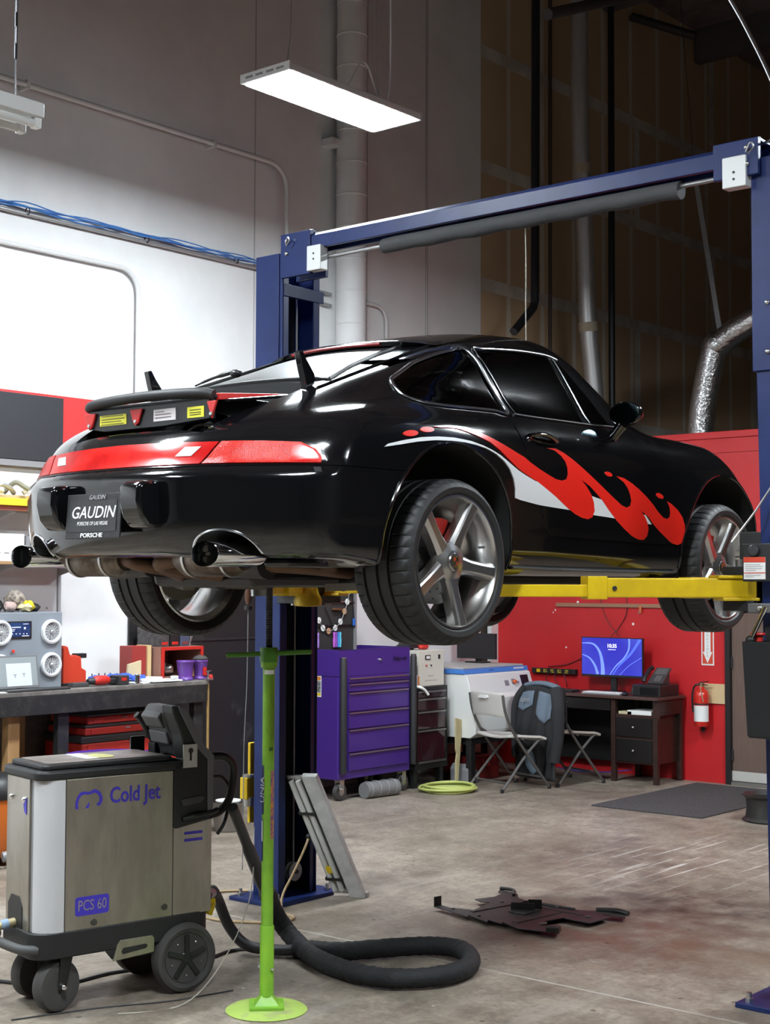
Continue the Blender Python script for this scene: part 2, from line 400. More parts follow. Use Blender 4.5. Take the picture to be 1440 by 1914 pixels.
# ------------------------------------------------------------------ LED high-bay lamps
LEDM = mat('led_panel', (.87, .95, 1), .5, emis=LED_POWER)
def led_lamp(x, y, z, label):
    t = thing('high_bay_lamp', label, 'lamp', (x, y, z), 0, 'hanging LED lamps')
    B().box(-.21, .21, -.61, .61, .006, .05).out('housing', WHITE, t, smooth=0, bevel=.006)
    B().box(-.09, .09, -.35, .35, .05, .10).out('driver_box', WHITE, t, smooth=0, bevel=.004)
    B().box(-.195, .195, -.595, .595, 0, .006).out('light_panel', LEDM, t, smooth=0)
    for k in (-1, 1):
        e = B().box(-.21, .21, k * .62 - .012, k * .62 + .012, .004, .06).out('end_cap', WHITE, t, smooth=0, bevel=.003)
        for q in (-.13, -.045, .045, .13):
            B().box(q - .03, q + .03, k * .632 - .002, k * .632 + .002, .025, .038).out('vent_slot', mat('vent_dark', (.25, .25, .26), .6), e, smooth=0)
    for k in (-.45, .45):
        B().tube([(0, k, .05), (0, k * .9, .35), (0, k * .85, ZC - z)], .003, 6).out('hanger_wire', GREYM, t)
    B().tube(cr([(0, .1, .1), (.03, .2, .3), (.02, .3, .32), (.05, .42, .1), (.05, .5, .6), (.02, .45, ZC - z)], 6), .006, 6).out('power_cord', WHITE, t)
    return t
for i, p in enumerate(LAMPS):
    led_lamp(*p, 'glowing white LED lamp panel hanging above the black car' if i == 0 else 'white LED lamp panel hanging out of view elsewhere in the hall')
# unlit fluorescent fixture on a chain, upper left
fx = thing('fluorescent_fixture', 'unlit white fluorescent strip fixture hanging by a chain at upper left', 'lamp', (-5.82, 4.27, 3.925))
B().box(-.10, .10, -1.2, 0, .05, .12).out('housing', WHITE, fx, smooth=0, bevel=.006)
TUBE = mat('lamp_tube', (.72, .72, .70), .3)
for k in (-.06, .06):
    B().cyl((k, -1.17, .022), (k, -.03, .022), .019, seg=14).out('tube', TUBE, fx)
    B().box(k - .022, k + .022, -.04, -.005, .0, .05).out('lamp_holder', WHITE, fx, smooth=0, bevel=.003)
    B().box(k - .022, k + .022, -1.2, -1.165, .0, .05).out('lamp_holder', WHITE, fx, smooth=0, bevel=.003)
for y_ in (-.10, -1.10):
    B().tube([(0, y_, .12), (0, y_, .3), (0, y_, .34)], .003, 6).out('hook_wire', DARKM, fx)
    ch = B()
    for i in range(60):
        z = .33 + i * .075
        if i % 2: ch.box(-.008, .008, y_ - .004, y_ + .004, z, z + .085)
        else: ch.box(-.004, .004, y_ - .008, y_ + .008, z, z + .085)
    ch.out('chain', DARKM, fx, smooth=0, bevel=.002)
# ================================================================== the car: body surface as a smooth field in car space
# s = to the right, y = forward from the rear axle, z = up from the tyre contact plane at ride height
def _table(nodes, sig, lo=-1.6, hi=3.8):
    xs = np.arange(lo, hi + .0025, .005); X = np.array([n[0] for n in nodes], float); Yv = np.array([n[1] for n in nodes], float)
    h = np.diff(X); d = np.diff(Yv) / h; m = np.zeros_like(X); m[0], m[-1] = d[0], d[-1]
    for i in range(1, len(X) - 1):
        if d[i - 1] * d[i] > 0:
            w1, w2 = 2 * h[i] + h[i - 1], h[i] + 2 * h[i - 1]; m[i] = (w1 + w2) / (w1 / d[i - 1] + w2 / d[i])
    k = np.clip(np.searchsorted(X, xs) - 1, 0, len(X) - 2); t = (xs - X[k]) / h[k]
    tc = np.clip(t, 0, 1)
    ys = (2 * tc**3 - 3 * tc**2 + 1) * Yv[k] + (tc**3 - 2 * tc**2 + tc) * h[k] * m[k] + (-2 * tc**3 + 3 * tc**2) * Yv[k + 1] + (tc**3 - tc**2) * h[k] * m[k + 1]
    ys = np.where(t > 1, Yv[-1] + m[-1] * (xs - X[-1]), np.where(t < 0, Yv[0] + m[0] * (xs - X[0]), ys))
    if sig:
        n = int(sig * 3 / .005); g = np.exp(-.5 * (np.arange(-n, n + 1) * .005 / sig)**2); g /= g.sum()
        ys = np.convolve(np.pad(ys, n, mode='reflect', reflect_type='odd'), g, 'valid')
    return lambda q: np.interp(q, xs, ys)
Wmax = _table([(-1.1, .835), (-.8, .862), (-.5, .880), (-.2, .890), (0, .892), (.25, .880), (.45, .850), (.7, .828), (1.1, .820), (1.5, .826), (1.8, .846), (2.05, .864), (2.3, .870), (2.6, .855), (2.9, .80), (3.2, .70)], .06)
Pz = _table([(.1, .10), (.2, .06), (.25, .034), (.30, .020), (.35, .018), (.40, .010), (.47, .002), (.55, 0), (.63, .005), (.72, .022), (.80, .052), (.88, .10), (.97, .20), (1.2, .50)], .018)
Fc = _table([(-1.05, .655), (-.95, .69), (-.8, .742), (-.6, .80), (-.3, .855), (0, .882), (.2, .887), (.5, .888), (1.2, .890), (1.7, .905), (1.96, .905), (2.24, .89), (2.54, .85), (2.82, .785), (2.94, .735), (3.1, .63)], .07)
Dc = _table([(-1.05, .665), (-.95, .70), (-.8, .755), (-.6, .83), (-.4, .885), (-.2, .90), (.2, .88), (1.5, .88), (1.9, .872), (2.0, .86), (2.3, .81), (2.6, .75), (2.9, .665), (3.05, .60)], .06)
Gc = _table([(-1.2, .62), (-.9, .745), (-.6, .870), (-.3, 1.000), (0, 1.108), (.3, 1.214), (.6, 1.297), (.9, 1.342), (1.15, 1.350), (1.35, 1.314), (1.54, 1.212), (1.74, 1.09), (1.95, .96), (2.15, .84)], .05)
Wg = _table([(-.9, .50), (-.6, .585), (-.3, .66), (0, .70), (.4, .715), (1.0, .712), (1.4, .695), (1.75, .665), (2.1, .62)], .06)
Rc = _table([(.1, -.86), (.24, -.975), (.29, -1.02), (.36, -1.045), (.45, -1.055), (.53, -1.06), (.565, -1.045), (.59, -1.005), (.66, -.965), (.72, -.92), (.80, -.82), (.9, -.6)], .008)
Nc = _table([(.1, 3.0), (.2, 3.10), (.3, 3.17), (.45, 3.19), (.55, 3.17), (.63, 3.09), (.72, 2.98), (.8, 2.85), (.95, 2.5)], .03)
Zb = _table([(-1.1, .285), (-.95, .262), (-.6, .25), (-.45, .225), (-.2, .20), (2.6, .20), (3.0, .21), (3.2, .24)], .04)
def _smax(a, b, k):
    h = np.maximum(k - np.abs(a - b), 0) / k
    return np.maximum(a, b) + h * h * k * .25
def car_field(s, y, z):
    s = np.abs(s)
    side = s - (Wmax(y) - Pz(z))
    g = np.exp(-((np.minimum(s, .66) - .66) / .19)**2)
    top = z - (Dc(y) + (Fc(y) - Dc(y)) * g)
    f = _smax(side, top, .11)
    rear = Rc(z) + .33 * (s / .88)**2.6 - y
    f = _smax(f, rear, .05)
    f = _smax(f, y - (Nc(z) - .55 * (s / .85)**3.0), .07)
    f = _smax(f, Zb(y) - z, .03)
    ye = y + np.where(y > .9, .11 * np.clip((y - .9) / .5, 0, 1) * (s / .6)**2, 0)
    kc = .14 + .07 * np.clip((y + .3) / 1.0, 0, 1)
    zr = np.clip(z - .9, -.1, .6)
    gtop = (z - (Gc(ye) - kc * s * s)) * .93
    gside = (s - (Wg(y) - .36 * zr - .30 * np.maximum(zr, 0)**2)) * .94
    gh = _smax(gtop, gside, .09)
    gh = _smax(gh, .6 - z, .02)
    gh = _smax(gh, rear + .03, .05)
    h = np.maximum(.10 - np.abs(f - gh), 0) / .10
    return np.minimum(f, gh) - h * h * .10 * .25
def field_normal(P):
    e = 1e-3; G = []
    for a in range(3):
        d = np.zeros(3); d[a] = e
        G.append(car_field(*(P + d).T) - car_field(*(P - d).T))
    G = np.array(G).T
    return G / np.linalg.norm(G, axis=1)[:, None]
def field_cast(O, D, t1=3.0, n=260, inward=True):
    """first surface crossing along rays O + t D (from outside when inward, else from inside)"""
    O = np.asarray(O, float); D = np.asarray(D, float)
    ts = np.linspace(0, t1, n); lo = np.full(len(O), np.nan); hi = np.full(len(O), np.nan)
    prev = car_field(*O.T)
    for i in range(1, n):
        cur = car_field(*(O + D * ts[i]).T)
        hit = np.isnan(lo) & ((prev > 0) & (cur <= 0) if inward else (prev <= 0) & (cur > 0))
        lo[hit] = ts[i - 1]; hi[hit] = ts[i]; prev = cur
    for _ in range(26):
        mid = (lo + hi) / 2; v = car_field(*(O + D * mid[:, None]).T)
        up = (v > 0) if inward else (v <= 0)
        lo = np.where(up, mid, lo); hi = np.where(up, hi, mid)
    return O + D * ((lo + hi) / 2)[:, None]
CAR = thing('sports_car', 'glossy black sports coupe with red and white flame stripes raised on the blue lift', 'car', (-4.335, 4.577, 1.585))
PAINT = mat('black_car_paint', (.0035, .0035, .0042), .09, coat=.6, rvar=.03, scale=3)
TRIM = mat('black_trim', (.010, .010, .011), .38)
WELL = mat('wheel_well', (.006, .006, .006), .85)
CABIN = mat('cabin_dark', (.012, .012, .013), .8)
ALU = mat('window_trim', (.62, .63, .65), .22, 1.0)
RIMM = mat('alloy_rim', (.58, .57, .56), .27, 1.0)
FLAME = mat('flame_red', (.72, .020, .012), .22, coat=.5)
FLAMEW = mat('flame_white', (.66, .67, .69), .25, coat=.5)
def glass_mat(name, tint, gl=.06):
    m = bpy.data.materials.new(name); m.use_nodes = True; nt = m.node_tree; nt.nodes.remove(nt.nodes['Principled BSDF'])
    o = nt.nodes['Material Output']; t = nt.nodes.new('ShaderNodeBsdfTransparent'); t.inputs[0].default_value = (*tint, 1)
    g = nt.nodes.new('ShaderNodeBsdfGlossy'); g.inputs['Roughness'].default_value = gl
    f = nt.nodes.new('ShaderNodeFresnel'); f.inputs[0].default_value = 1.5
    x = nt.nodes.new('ShaderNodeMixShader'); nt.links.new(f.outputs[0], x.inputs[0]); nt.links.new(t.outputs[0], x.inputs[1]); nt.links.new(g.outputs[0], x.inputs[2]); nt.links.new(x.outputs[0], o.inputs[0])
    return m
GLASS = glass_mat('tinted_glass', (.085, .11, .115)); RGLASS = glass_mat('rear_glass', (.06, .065, .065), .32)

# --- body shell: rays from an inner spine, rounded at nose and tail
def car_shell():
    nph, ncyl, ncap = 140, 160, 60
    st = []
    ya, yb = -.30, 2.55
    for i in range(ncap, 0, -1): st.append((ya, -PI / 2 * i / ncap))
    for i in range(ncyl + 1): st.append((ya + (yb - ya) * i / ncyl, 0))
    for i in range(1, ncap + 1): st.append((yb, PI / 2 * i / ncap))
    O, D = [], []
    for y, psi in st:
        for k in range(nph + 1):
            ph = PI * k / nph
            O.append((0, y, .56)); D.append((math.sin(ph) * math.cos(psi), math.sin(psi), -math.cos(ph) * math.cos(psi)))
    P = field_cast(np.array(O), np.array(D), 1.7, 90, inward=False).reshape(len(st), nph + 1, 3)
    bm = bmesh.new(); V = {}
    for i in range(len(st)):
        pole = i in (0, len(st) - 1)
        for side in (1, -1):
            for k in range(nph + 1):
                mid = k in (0, nph)
                if side == -1 and (mid or pole): V[i, k, side] = V[i, k, 1]; continue
                if pole and k > 0 and side == 1: V[i, k, 1] = V[i, 0, 1]; continue
                p = P[i, k]; V[i, k, side] = bm.verts.new((0 if mid or pole else p[0] * side, p[1], p[2]))
        if pole:
            for k in range(nph + 1): V[i, k, -1] = V[i, 0, 1]
    for i in range(len(st) - 1):
        for side in (1, -1):
            for k in range(nph):
                q = [V[i, k, side], V[i + 1, k, side], V[i + 1, k + 1, side], V[i, k + 1, side]]
                u = []
                for x in q:
                    if x not in u: u.append(x)
                if len(u) > 2:
                    try: bm.faces.new(u if side == 1 else u[::-1])
                    except ValueError: pass
    bmesh.ops.recalc_face_normals(bm, faces=bm.faces)
    me = bpy.data.meshes.new('body'); bm.to_mesh(me); bm.free()
    return me
AR = (-.03, .285, .425); AF = (2.262, .305, .415)      # wheel arches: y, z, radius
QWIN = [(-.150, .948), (-.135, .972), (-.09, .995), (-.053, 1.012), (.068, 1.066), (.216, 1.117), (.329, 1.148), (.432, 1.170), (.475, 1.02), (.515, .893), (.40, .889), (.224, .881), (.08, .875), (-.023, .874), (-.095, .880), (-.140, .900), (-.152, .925)]
DWIN = [(.484, 1.168), (.635, 1.190), (.811, 1.205), (.960, 1.212), (1.083, 1.212), (1.118, 1.10), (1.178, .902), (.940, .899), (.716, .895), (.575, .893), (.53, 1.02)]
VWIN = [(1.107, 1.208), (1.139, 1.202), (1.194, 1.160), (1.269, 1.082), (1.345, 1.005), (1.415, .918), (1.30, .908), (1.198, .904), (1.15, 1.05)]
RWIN = [(.43, -.30), (.452, -.282), (.39, -.10), (.372, .0), (.355, .10), (.355, .20), (.345, .29), (.27, .325), (.13, .335), (0, .338)]
RWIN = RWIN + [(-a, b) for a, b in reversed(RWIN[:-1])] + [(-.25, -.322), (0, -.33), (.25, -.322)]
def scale2(poly, k):
    cx = sum(p[0] for p in poly) / len(poly); cy = sum(p[1] for p in poly) / len(poly)
    return [(cx + (p[0] - cx) * k, cy + (p[1] - cy) * k) for p in poly]
WSCR = [(.50, 1.36), (.54, 1.62), (.52, 1.76), (.3, 1.86), (0, 1.90), (-.3, 1.86), (-.52, 1.76), (-.54, 1.62), (-.50, 1.36), (-.25, 1.30), (0, 1.285), (.25, 1.30)]
body = meshobj('body', car_shell(), PAINT, CAR, smooth=60)
cut = B()
for sg in (-1, 1):
    for yy, zz, rr in (AR, AF):
        cut.cyl((sg * .46, yy, zz), (sg * 1.2, yy, zz), rr, seg=72)
boolcut(body, cut)
boolcut(body, B().prism(QWIN, -1.2, 1.2, 'X'))
boolcut(body, B().prism(DWIN, -1.2, 1.2, 'X'))
boolcut(body, B().prism(VWIN, -1.2, 1.2, 'X'))
boolcut(body, B().prism(RWIN, .88, 1.5, 'Z'))
boolcut(body, B().prism(WSCR, .92, 1.5, 'Z'))
boolcut(body, B().box(-.56, .56, -.05, 1.55, .70, 1.09))           # cabin space between the window openings
boolcut(body, B().prism([(-.37, -.895), (.37, -.895), (.44, -.60), (.44, -.36), (-.44, -.36), (-.44, -.60)], .48, 1.2, 'Z'))   # engine bay
ex = B()
for sg in (-1, 1):
    ex.prism([(sg * .53 + .115 * math.cos(a * PI / 16), .27 + .085 * math.sin(a * PI / 16)) for a in range(32)], -1.3, -.80, 'Y')
boolcut(body, ex)
boolcut(body, B().box(-1, 1, -1.3, AR[0], .5835, .5865))            # seam over the rear bumper
# part the shell: bumper below the seam, dark lining wherever a face is not on the outer skin
def car_split():
    me = body.data
    n = len(me.polygons); cen = np.zeros(n * 3); me.polygons.foreach_get('center', cen); cen = cen.reshape(-1, 3)
    inner = np.abs(car_field(*cen.T)) > .0025
    me.materials.append(WELL); me.materials.append(CABIN)
    idx = np.where(inner, np.where((cen[:, 2] > .69) & (cen[:, 1] > -.35), 2, 1), 0).astype(np.int32)
    me.polygons.foreach_set('material_index', idx)
    bm = bmesh.new(); bm.from_mesh(me); bm.faces.ensure_lookup_table()
    keep = [f for f in bm.faces if f.calc_center_median().z < .585 and f.calc_center_median().y < AR[0] and abs(f.calc_center_median().x) > -1]
    ks = set(f.index for f in keep)
    b2 = bm.copy(); b2.faces.ensure_lookup_table()
    bmesh.ops.delete(bm, geom=[f for f in bm.faces if f.index in ks], context='FACES')
    bmesh.ops.delete(b2, geom=[f for f in b2.faces if f.index not in ks], context='FACES')
    bm.to_mesh(me); m2 = bpy.data.meshes.new('rear_bumper'); b2.to_mesh(m2); bm.free(); b2.free()
    o = meshobj('rear_bumper', m2, [PAINT, WELL, CABIN], CAR, smooth=0)
    for q in (me, m2):
        q.polygons.foreach_set('use_smooth', [True] * len(q.polygons)); q.set_sharp_from_angle(angle=R(38))
    return o
bumper = car_split()

# --- panels laid on the skin
def onskin(pts2, axis, off):
    q = np.array(pts2, float); n = len(q)
    if axis in 'RL':
        sg = 1 if axis == 'R' else -1
        O = np.stack([np.full(n, 1.3 * sg), q[:, 0], q[:, 1]], 1); D = np.tile([-sg, 0, 0], (n, 1)).astype(float)
    elif axis == 'B':
        O = np.stack([q[:, 0], np.full(n, -1.6), q[:, 1]], 1); D = np.tile([0, 1, 0], (n, 1)).astype(float)
    elif axis == 'F':
        O = np.stack([q[:, 0], np.full(n, 3.7), q[:, 1]], 1); D = np.tile([0, -1, 0], (n, 1)).astype(float)
    else:
        O = np.stack([q[:, 0], q[:, 1], np.full(n, 1.7)], 1); D = np.tile([0, 0, -1], (n, 1)).astype(float)
    P = field_cast(O, D, 1.4, 110)
    bad = np.isnan(P[:, 0])
    if bad.any():
        good = np.where(~bad)[0]
        for i in np.where(bad)[0]: P[i] = P[good[np.argmin(((q[good] - q[i])**2).sum(1))]]
    return P + field_normal(P) * (off if np.ndim(off) == 0 else np.asarray(off)[:, None])
def skin_patch(name, poly, axis, off, m, parent, cell=.03, skirt=True, base=0.):
    bm = bmesh.new()
    f = bm.faces.new([bm.verts.new((a, b, 0)) for a, b in poly])
    bmesh.ops.triangulate(bm, faces=[f])
    xs = [p[0] for p in poly]; ys = [p[1] for p in poly]
    for lo, hi, ax in ((min(xs), max(xs), 0), (min(ys), max(ys), 1)):
        v = math.ceil(lo / cell) * cell
        while v < hi:
            no = (1, 0, 0) if ax == 0 else (0, 1, 0); co = (v, 0, 0) if ax == 0 else (0, v, 0)
            bmesh.ops.bisect_plane(bm, geom=bm.verts[:] + bm.edges[:] + bm.faces[:], plane_co=co, plane_no=no, dist=1e-5)
            v += cell
    bmesh.ops.remove_doubles(bm, verts=bm.verts, dist=2e-4)
    vs = bm.verts[:]; p2 = [(v.co.x, v.co.y) for v in vs]
    P = onskin(p2, axis, off); Q = onskin(p2, axis, base - .001) if skirt else None
    for v, p in zip(vs, P): v.co = p
    if skirt:
        ix = {v: i for i, v in enumerate(vs)}; nv = {}
        be = [e for e in bm.edges if e.is_boundary]
        for e in be:
            for v in e.verts:
                if v not in nv: nv[v] = bm.verts.new(Q[ix[v]])
        for e in be:
            a, b = e.verts
            try: bm.faces.new((a, b, nv[b], nv[a]))
            except ValueError: pass
    bmesh.ops.recalc_face_normals(bm, faces=bm.faces)
    me = bpy.data.meshes.new(name); bm.to_mesh(me); bm.free()
    n = len(me.polygons); nn = sum((p.normal.x if axis == 'R' else -p.normal.x if axis == 'L' else -p.normal.y if axis == 'B' else p.normal.y if axis == 'F' else p.normal.z) * p.area for p in me.polygons)
    if nn < 0: me.flip_normals()
    return meshobj(name, me, m, parent, smooth=45)
def skin_tube(name, pts2, axis, off, r, m, parent, closed=False, n=5, flat=1., seg=8):
    c = cr([(a, b, 0) for a, b in pts2], n, closed)
    P = onskin([(p.x, p.y) for p in c], axis, off)
    return B().tube([tuple(p) for p in P], r, seg, closed=closed, flat=flat).out(name, m, parent)
DOOR = [(.498, .874), (.500, .822), (.538, .722), (.582, .645), (.615, .55), (.640, .47), (.680, .405), (.740, .376), (.9, .372), (1.25, .366), (1.60, .360), (1.722, .360), (1.730, .45), (1.742, .56), (1.757, .665), (1.767, .758), (1.760, .81), (1.735, .858), (1.60, .876), (1.3, .878), (.9, .878), (.65, .876)]
for ax in 'RL':
    sg = 1 if ax == 'R' else -1
    dr = skin_patch('door', DOOR, ax, .0030, PAINT, CAR, .03)
    # pull handle
    h = B(); pth = onskin([(.575, .792), (.62, .797), (.68, .796), (.74, .790), (.785, .783)], ax, [.012, .026, .032, .026, .012])
    h.tube(cr([tuple(p) for p in pth], 5), .014, 10, flat=.7); h.out('door_handle', PAINT, dr)
    skin_patch('handle_recess', [(.57 + .075 * math.cos(a) + .07, .785 + .026 * math.sin(a)) for a in [k * PI / 10 for k in range(20)]], ax, .0045, mat('chrome_dark', (.25, .25, .26), .12, 1.), dr, .02)
    skin_patch('lock_barrel', [(.585 + .014 * math.cos(a), .783 + .014 * math.sin(a)) for a in [k * PI / 6 for k in range(12)]], ax, .008, CHROME, dr, .02)
    for nm, W, inset in (('quarter_window', QWIN, .995), ('door_window', DWIN, .995), ('vent_window', VWIN, .99)):
        g = skin_patch(nm, scale2(W, inset), ax, -.004, GLASS, CAR, .03, skirt=False)
        if nm == 'vent_window': skin_tube('window_trim', [VWIN[0], VWIN[-1], VWIN[-2]], ax, .004, .007, TRIM if False else ALU, g, flat=.7)
    skin_tube('window_trim', QWIN, ax, .004, .0085, ALU, CAR, closed=True, n=6, flat=.6)
    skin_tube('window_trim', [(.575, .893), (.53, 1.02), (.484, 1.168), (.56, 1.183), (.635, 1.192), (.811, 1.208), (.960, 1.216), (1.083, 1.217), (1.15, 1.205)], ax, .003, .006, mat('trim_satin', (.25, .25, .26), .25, 1.), CAR, n=6, flat=.6)
    skin_tube('window_seal', [(.56, .888), (.716, .889), (.940, .893), (1.178, .897), (1.30, .902), (1.43, .908)], ax, .003, .008, mat('satin_black_trim', (.06, .06, .065), .3), CAR, n=5, flat=.6)
    skin_tube('rocker_strip', [(.42, .235), (.9, .230), (1.4, .228), (1.82, .226)], ax, .002, .020, TRIM, CAR, n=10, flat=.35)
    for nm, (yy, zz, rr), a0, a1 in (('arch_lip', AR, -8, 196), ('arch_lip', AF, -5, 188)):
        pts = [(yy + (rr + .004) * math.cos(R(a0 + (a1 - a0) * k / 40)), zz + (rr + .004) * math.sin(R(a0 + (a1 - a0) * k / 40))) for k in range(41)]
        P = onskin(pts, ax, .001)
        B().tube([tuple(p) for p in P], .0065, 8).out(nm, PAINT, CAR)
    # flame stripes: white sweep under a red licking flame
    WH = [(-.455, .668), (-.433, .681), (-.331, .703), (-.235, .720), (-.131, .731), (-.025, .735), (.084, .730), (.165, .719), (.231, .705), (.293, .688), (.367, .661), (.436, .636), (.496, .620), (.576, .601), (.846, .575), (1.046, .560), (1.121, .549), (1.308, .523), (1.511, .493), (1.567, .451), (1.540, .452), (1.208, .470), (1.073, .476), (.853, .491), (.611, .501), (.500, .510), (.445, .514), (.402, .520), (.402, .56), (.390, .60), (.360, .637), (.315, .667), (.26, .690), (.19, .708), (.117, .717), (.042, .721), (-.047, .721), (-.152, .715), (-.263, .701), (-.370, .682)]
    RD = [(-.140, .770), (-.095, .777), (.0, .785), (.080, .785), (.150, .776), (.229, .760), (.317, .741), (.411, .719), (.505, .696), (.548, .678), (.617, .655), (.686, .635), (.746, .619), (.797, .615), (.835, .624), (.852, .647), (.855, .675), (.843, .703), (.814, .726), (.770, .745), (.710, .751), (.783, .755), (.849, .738), (.914, .713), (.979, .683), (1.045, .651), (1.115, .617), (1.177, .586), (1.241, .555), (1.296, .531), (1.341, .521), (1.374, .531), (1.384, .555), (1.375, .584), (1.356, .613), (1.326, .638), (1.265, .663), (1.330, .657), (1.393, .638), (1.456, .612), (1.519, .579), (1.572, .546), (1.617, .512), (1.663, .486), (1.696, .481), (1.716, .491), (1.721, .515), (1.714, .539), (1.693, .566), (1.734, .553), (1.789, .524), (1.825, .495), (1.848, .459), (1.855, .429), (1.852, .395), (1.84, .369), (1.808, .359), (1.763, .365), (1.727, .379), (1.648, .416), (1.584, .450), (1.534, .485), (1.499, .501), (1.464, .512), (1.500, .489), (1.527, .460), (1.542, .431), (1.537, .395), (1.512, .377), (1.468, .377), (1.407, .392), (1.341, .419), (1.264, .457), (1.204, .495), (1.132, .544), (1.079, .576), (1.028, .604), (.987, .619), (.956, .629), (.996, .605), (1.036, .568), (1.061, .529), (1.070, .496), (1.053, .467), (1.018, .456), (.964, .461), (.908, .475), (.853, .495), (.785, .525), (.721, .552), (.659, .576), (.587, .602), (.516, .620), (.457, .638), (.418, .652), (.343, .685), (.292, .711), (.227, .737), (.146, .755), (.085, .766), (.026, .774), (-.037, .774), (-.100, .769)]
    skin_patch('white_stripe', WH, ax, .0038, FLAMEW, CAR, .03)
    skin_patch('red_flame', RD, ax, .0046, FLAME, CAR, .03)
    for cy, cz, rx, rz, tl in ((-.292, .731, .045, .0115, .13), (-.186, .754, .044, .0105, .10), (1.200, .668, .032, .0105, -.1), (1.634, .589, .032, .012, -.2)):
        skin_patch('flame_dot', [(cy + rx * math.cos(a) * math.cos(tl) - rz * math.sin(a) * math.sin(tl), cz + rx * math.cos(a) * math.sin(tl) + rz * math.sin(a) * math.cos(tl)) for a in [k * PI / 12 for k in range(24)]], ax, .0042, FLAME, CAR, .03)
    # mirror
    mr = B(); mr.ball((0, 0, 0), 1, 24, 16, (.082, .062, .058))
    for v in mr.bm.verts:
        if v.co.y < -.018: v.co.y = -.018
    mir = mr.out('door_mirror', PAINT, CAR, smooth=50); mir.location = (sg * .825, 1.345, .958); mir.rotation_euler = (0, 0, sg * .12)
    gl = B().prism([(.072 * math.cos(a), .050 * math.sin(a)) for a in [k * PI / 14 for k in range(28)]], -.0205, -.0185, 'Y').out('mirror_glass', mat('mirror_glass', (.07, .10, .11), .06, 1.), mir)
    B().tube([(sg * -.02, 0, -.05), (sg * -.05, .0, -.085), (sg * -.075, .01, -.105)], [.03, .024, .03], 14).out('mirror_foot', PAINT, mir)
    # headlamp lens
    skin_patch('headlamp', [(sg * .60 + .115 * math.cos(a), .60 + .085 * math.sin(a)) for a in [k * PI / 14 for k in range(28)]], 'F', .003, mat('headlamp_lens', (.55, .57, .6), .08, .4), CAR, .03)
    # tail lamps
LENS = mat('red_lens', (.34, .004, .004), .20, col2=(.52, .012, .008), scale=9, spec=.22)
LENS2 = mat('red_lens_ribbed', (.56, .016, .008), .22, col2=(.30, .004, .003), scale=34, stretch=(9, 9, .6), spec=.22, bump=.25, bscale=34)
skin_patch('lamp_gasket', [(-.835, .5855), (.835, .5855), (.822, .62), (.795, .652), (.74, .678), (.40, .688), (0, .690), (-.40, .688), (-.74, .678), (-.795, .652), (-.822, .62)], 'B', .0015, PAINT, CAR, .025)
rf = skin_patch('reflector_strip', [(-.432, .591), (.432, .591), (.470, .674), (0, .682), (-.470, .674)], 'B', .006, LENS, CAR, .025, base=.001)
for sg in (-1, 1):
    lp = skin_patch('tail_lamp', [(sg * a, b) for a, b in ((.442, .591), (.815, .591), (.808, .615), (.785, .643), (.735, .668), (.62, .674), (.480, .675))], 'B', .007, LENS2, CAR, .025, base=.001)
    skin_patch('corner_lens', [(sg * a, b) for a, b in ((.725, .594), (.806, .594), (.798, .615), (.778, .640), (.735, .660), (.712, .662))], 'B', .0085, LENS, lp, .025, base=.006)
    skin_patch('reverse_lamp', [(sg * a, b) for a, b in ((.315, .622), (.385, .621), (.412, .656), (.345, .657))], 'B', .0085, mat('clear_lens', (.45, .43, .41), .25), rf, .02, base=.005)
# rear window, windscreen, roof spoiler, wiper
skin_patch('rear_window', scale2(RWIN, .995), 'T', -.003, RGLASS, CAR, .04, skirt=False)
skin_tube('window_seal', RWIN, 'T', .002, .009, TRIM, CAR, closed=True, n=4, flat=.6)
skin_patch('windscreen', scale2(WSCR, .995), 'T', -.003, GLASS, CAR, .05, skirt=False)
for _s in (1, -1): skin_tube('roof_gutter', [(_s * a, b) for a, b in [(.50, -.42), (.505, -.25), (.49, -.05), (.485, .10), (.475, .25), (.47, .4)]], 'T', .002, .006, PAINT, CAR, n=6)
rs = B(); npr = 40
_prof = [(.16, .004), (.08, .020), (0, .030), (-.012, .022), (0, .006), (.1, .0)]
_ss = [-.50 + k / npr for k in range(npr + 1)]
_yy = [.235 + .10 * (abs(s) / .5)**3 for s in _ss]
_zz = onskin([(s, y0 + max(a[0], 0)) for s, y0 in zip(_ss, _yy) for a in _prof], 'T', 0)[:, 2]
def roof_spoiler(u, v):
    i = round(u * npr); j = round(v * 5); e = abs(_ss[i]) / .50
    return (_ss[i], _yy[i] + _prof[j][0], _zz[i * 6 + j] + _prof[j][1] * max(.15, 1 - e**6))
sp = B().grid(roof_spoiler, npr, 5).out('roof_spoiler', PAINT, CAR, smooth=50)
bl = [(s, .228 + .10 * (abs(s) / .5)**3, onskin([(s, .235 + .10 * (abs(s) / .5)**3)], 'T', 0)[0][2] + .0145) for s in [(-.26 + .52 * k / 16) for k in range(17)]]
B().tube(bl, .0085, 8).out('brake_light', mat('brake_light_red', (.20, .008, .007), .3), sp)
wp = onskin([(-.34, -.27), (-.22, -.275), (-.10, -.265)], 'T', [.02, .035, .045])
wi = B().tube(cr([tuple(p) for p in wp], 5), [.004] * 3 + [.006] * 4 + [.010] * 4, 8).out('rear_wiper', TRIM, CAR)
B().ball(tuple(onskin([(-.09, -.265)], 'T', .035)[0]), .022, sc=(1.4, 1, .8)).out('wiper_pivot', TRIM, wi)
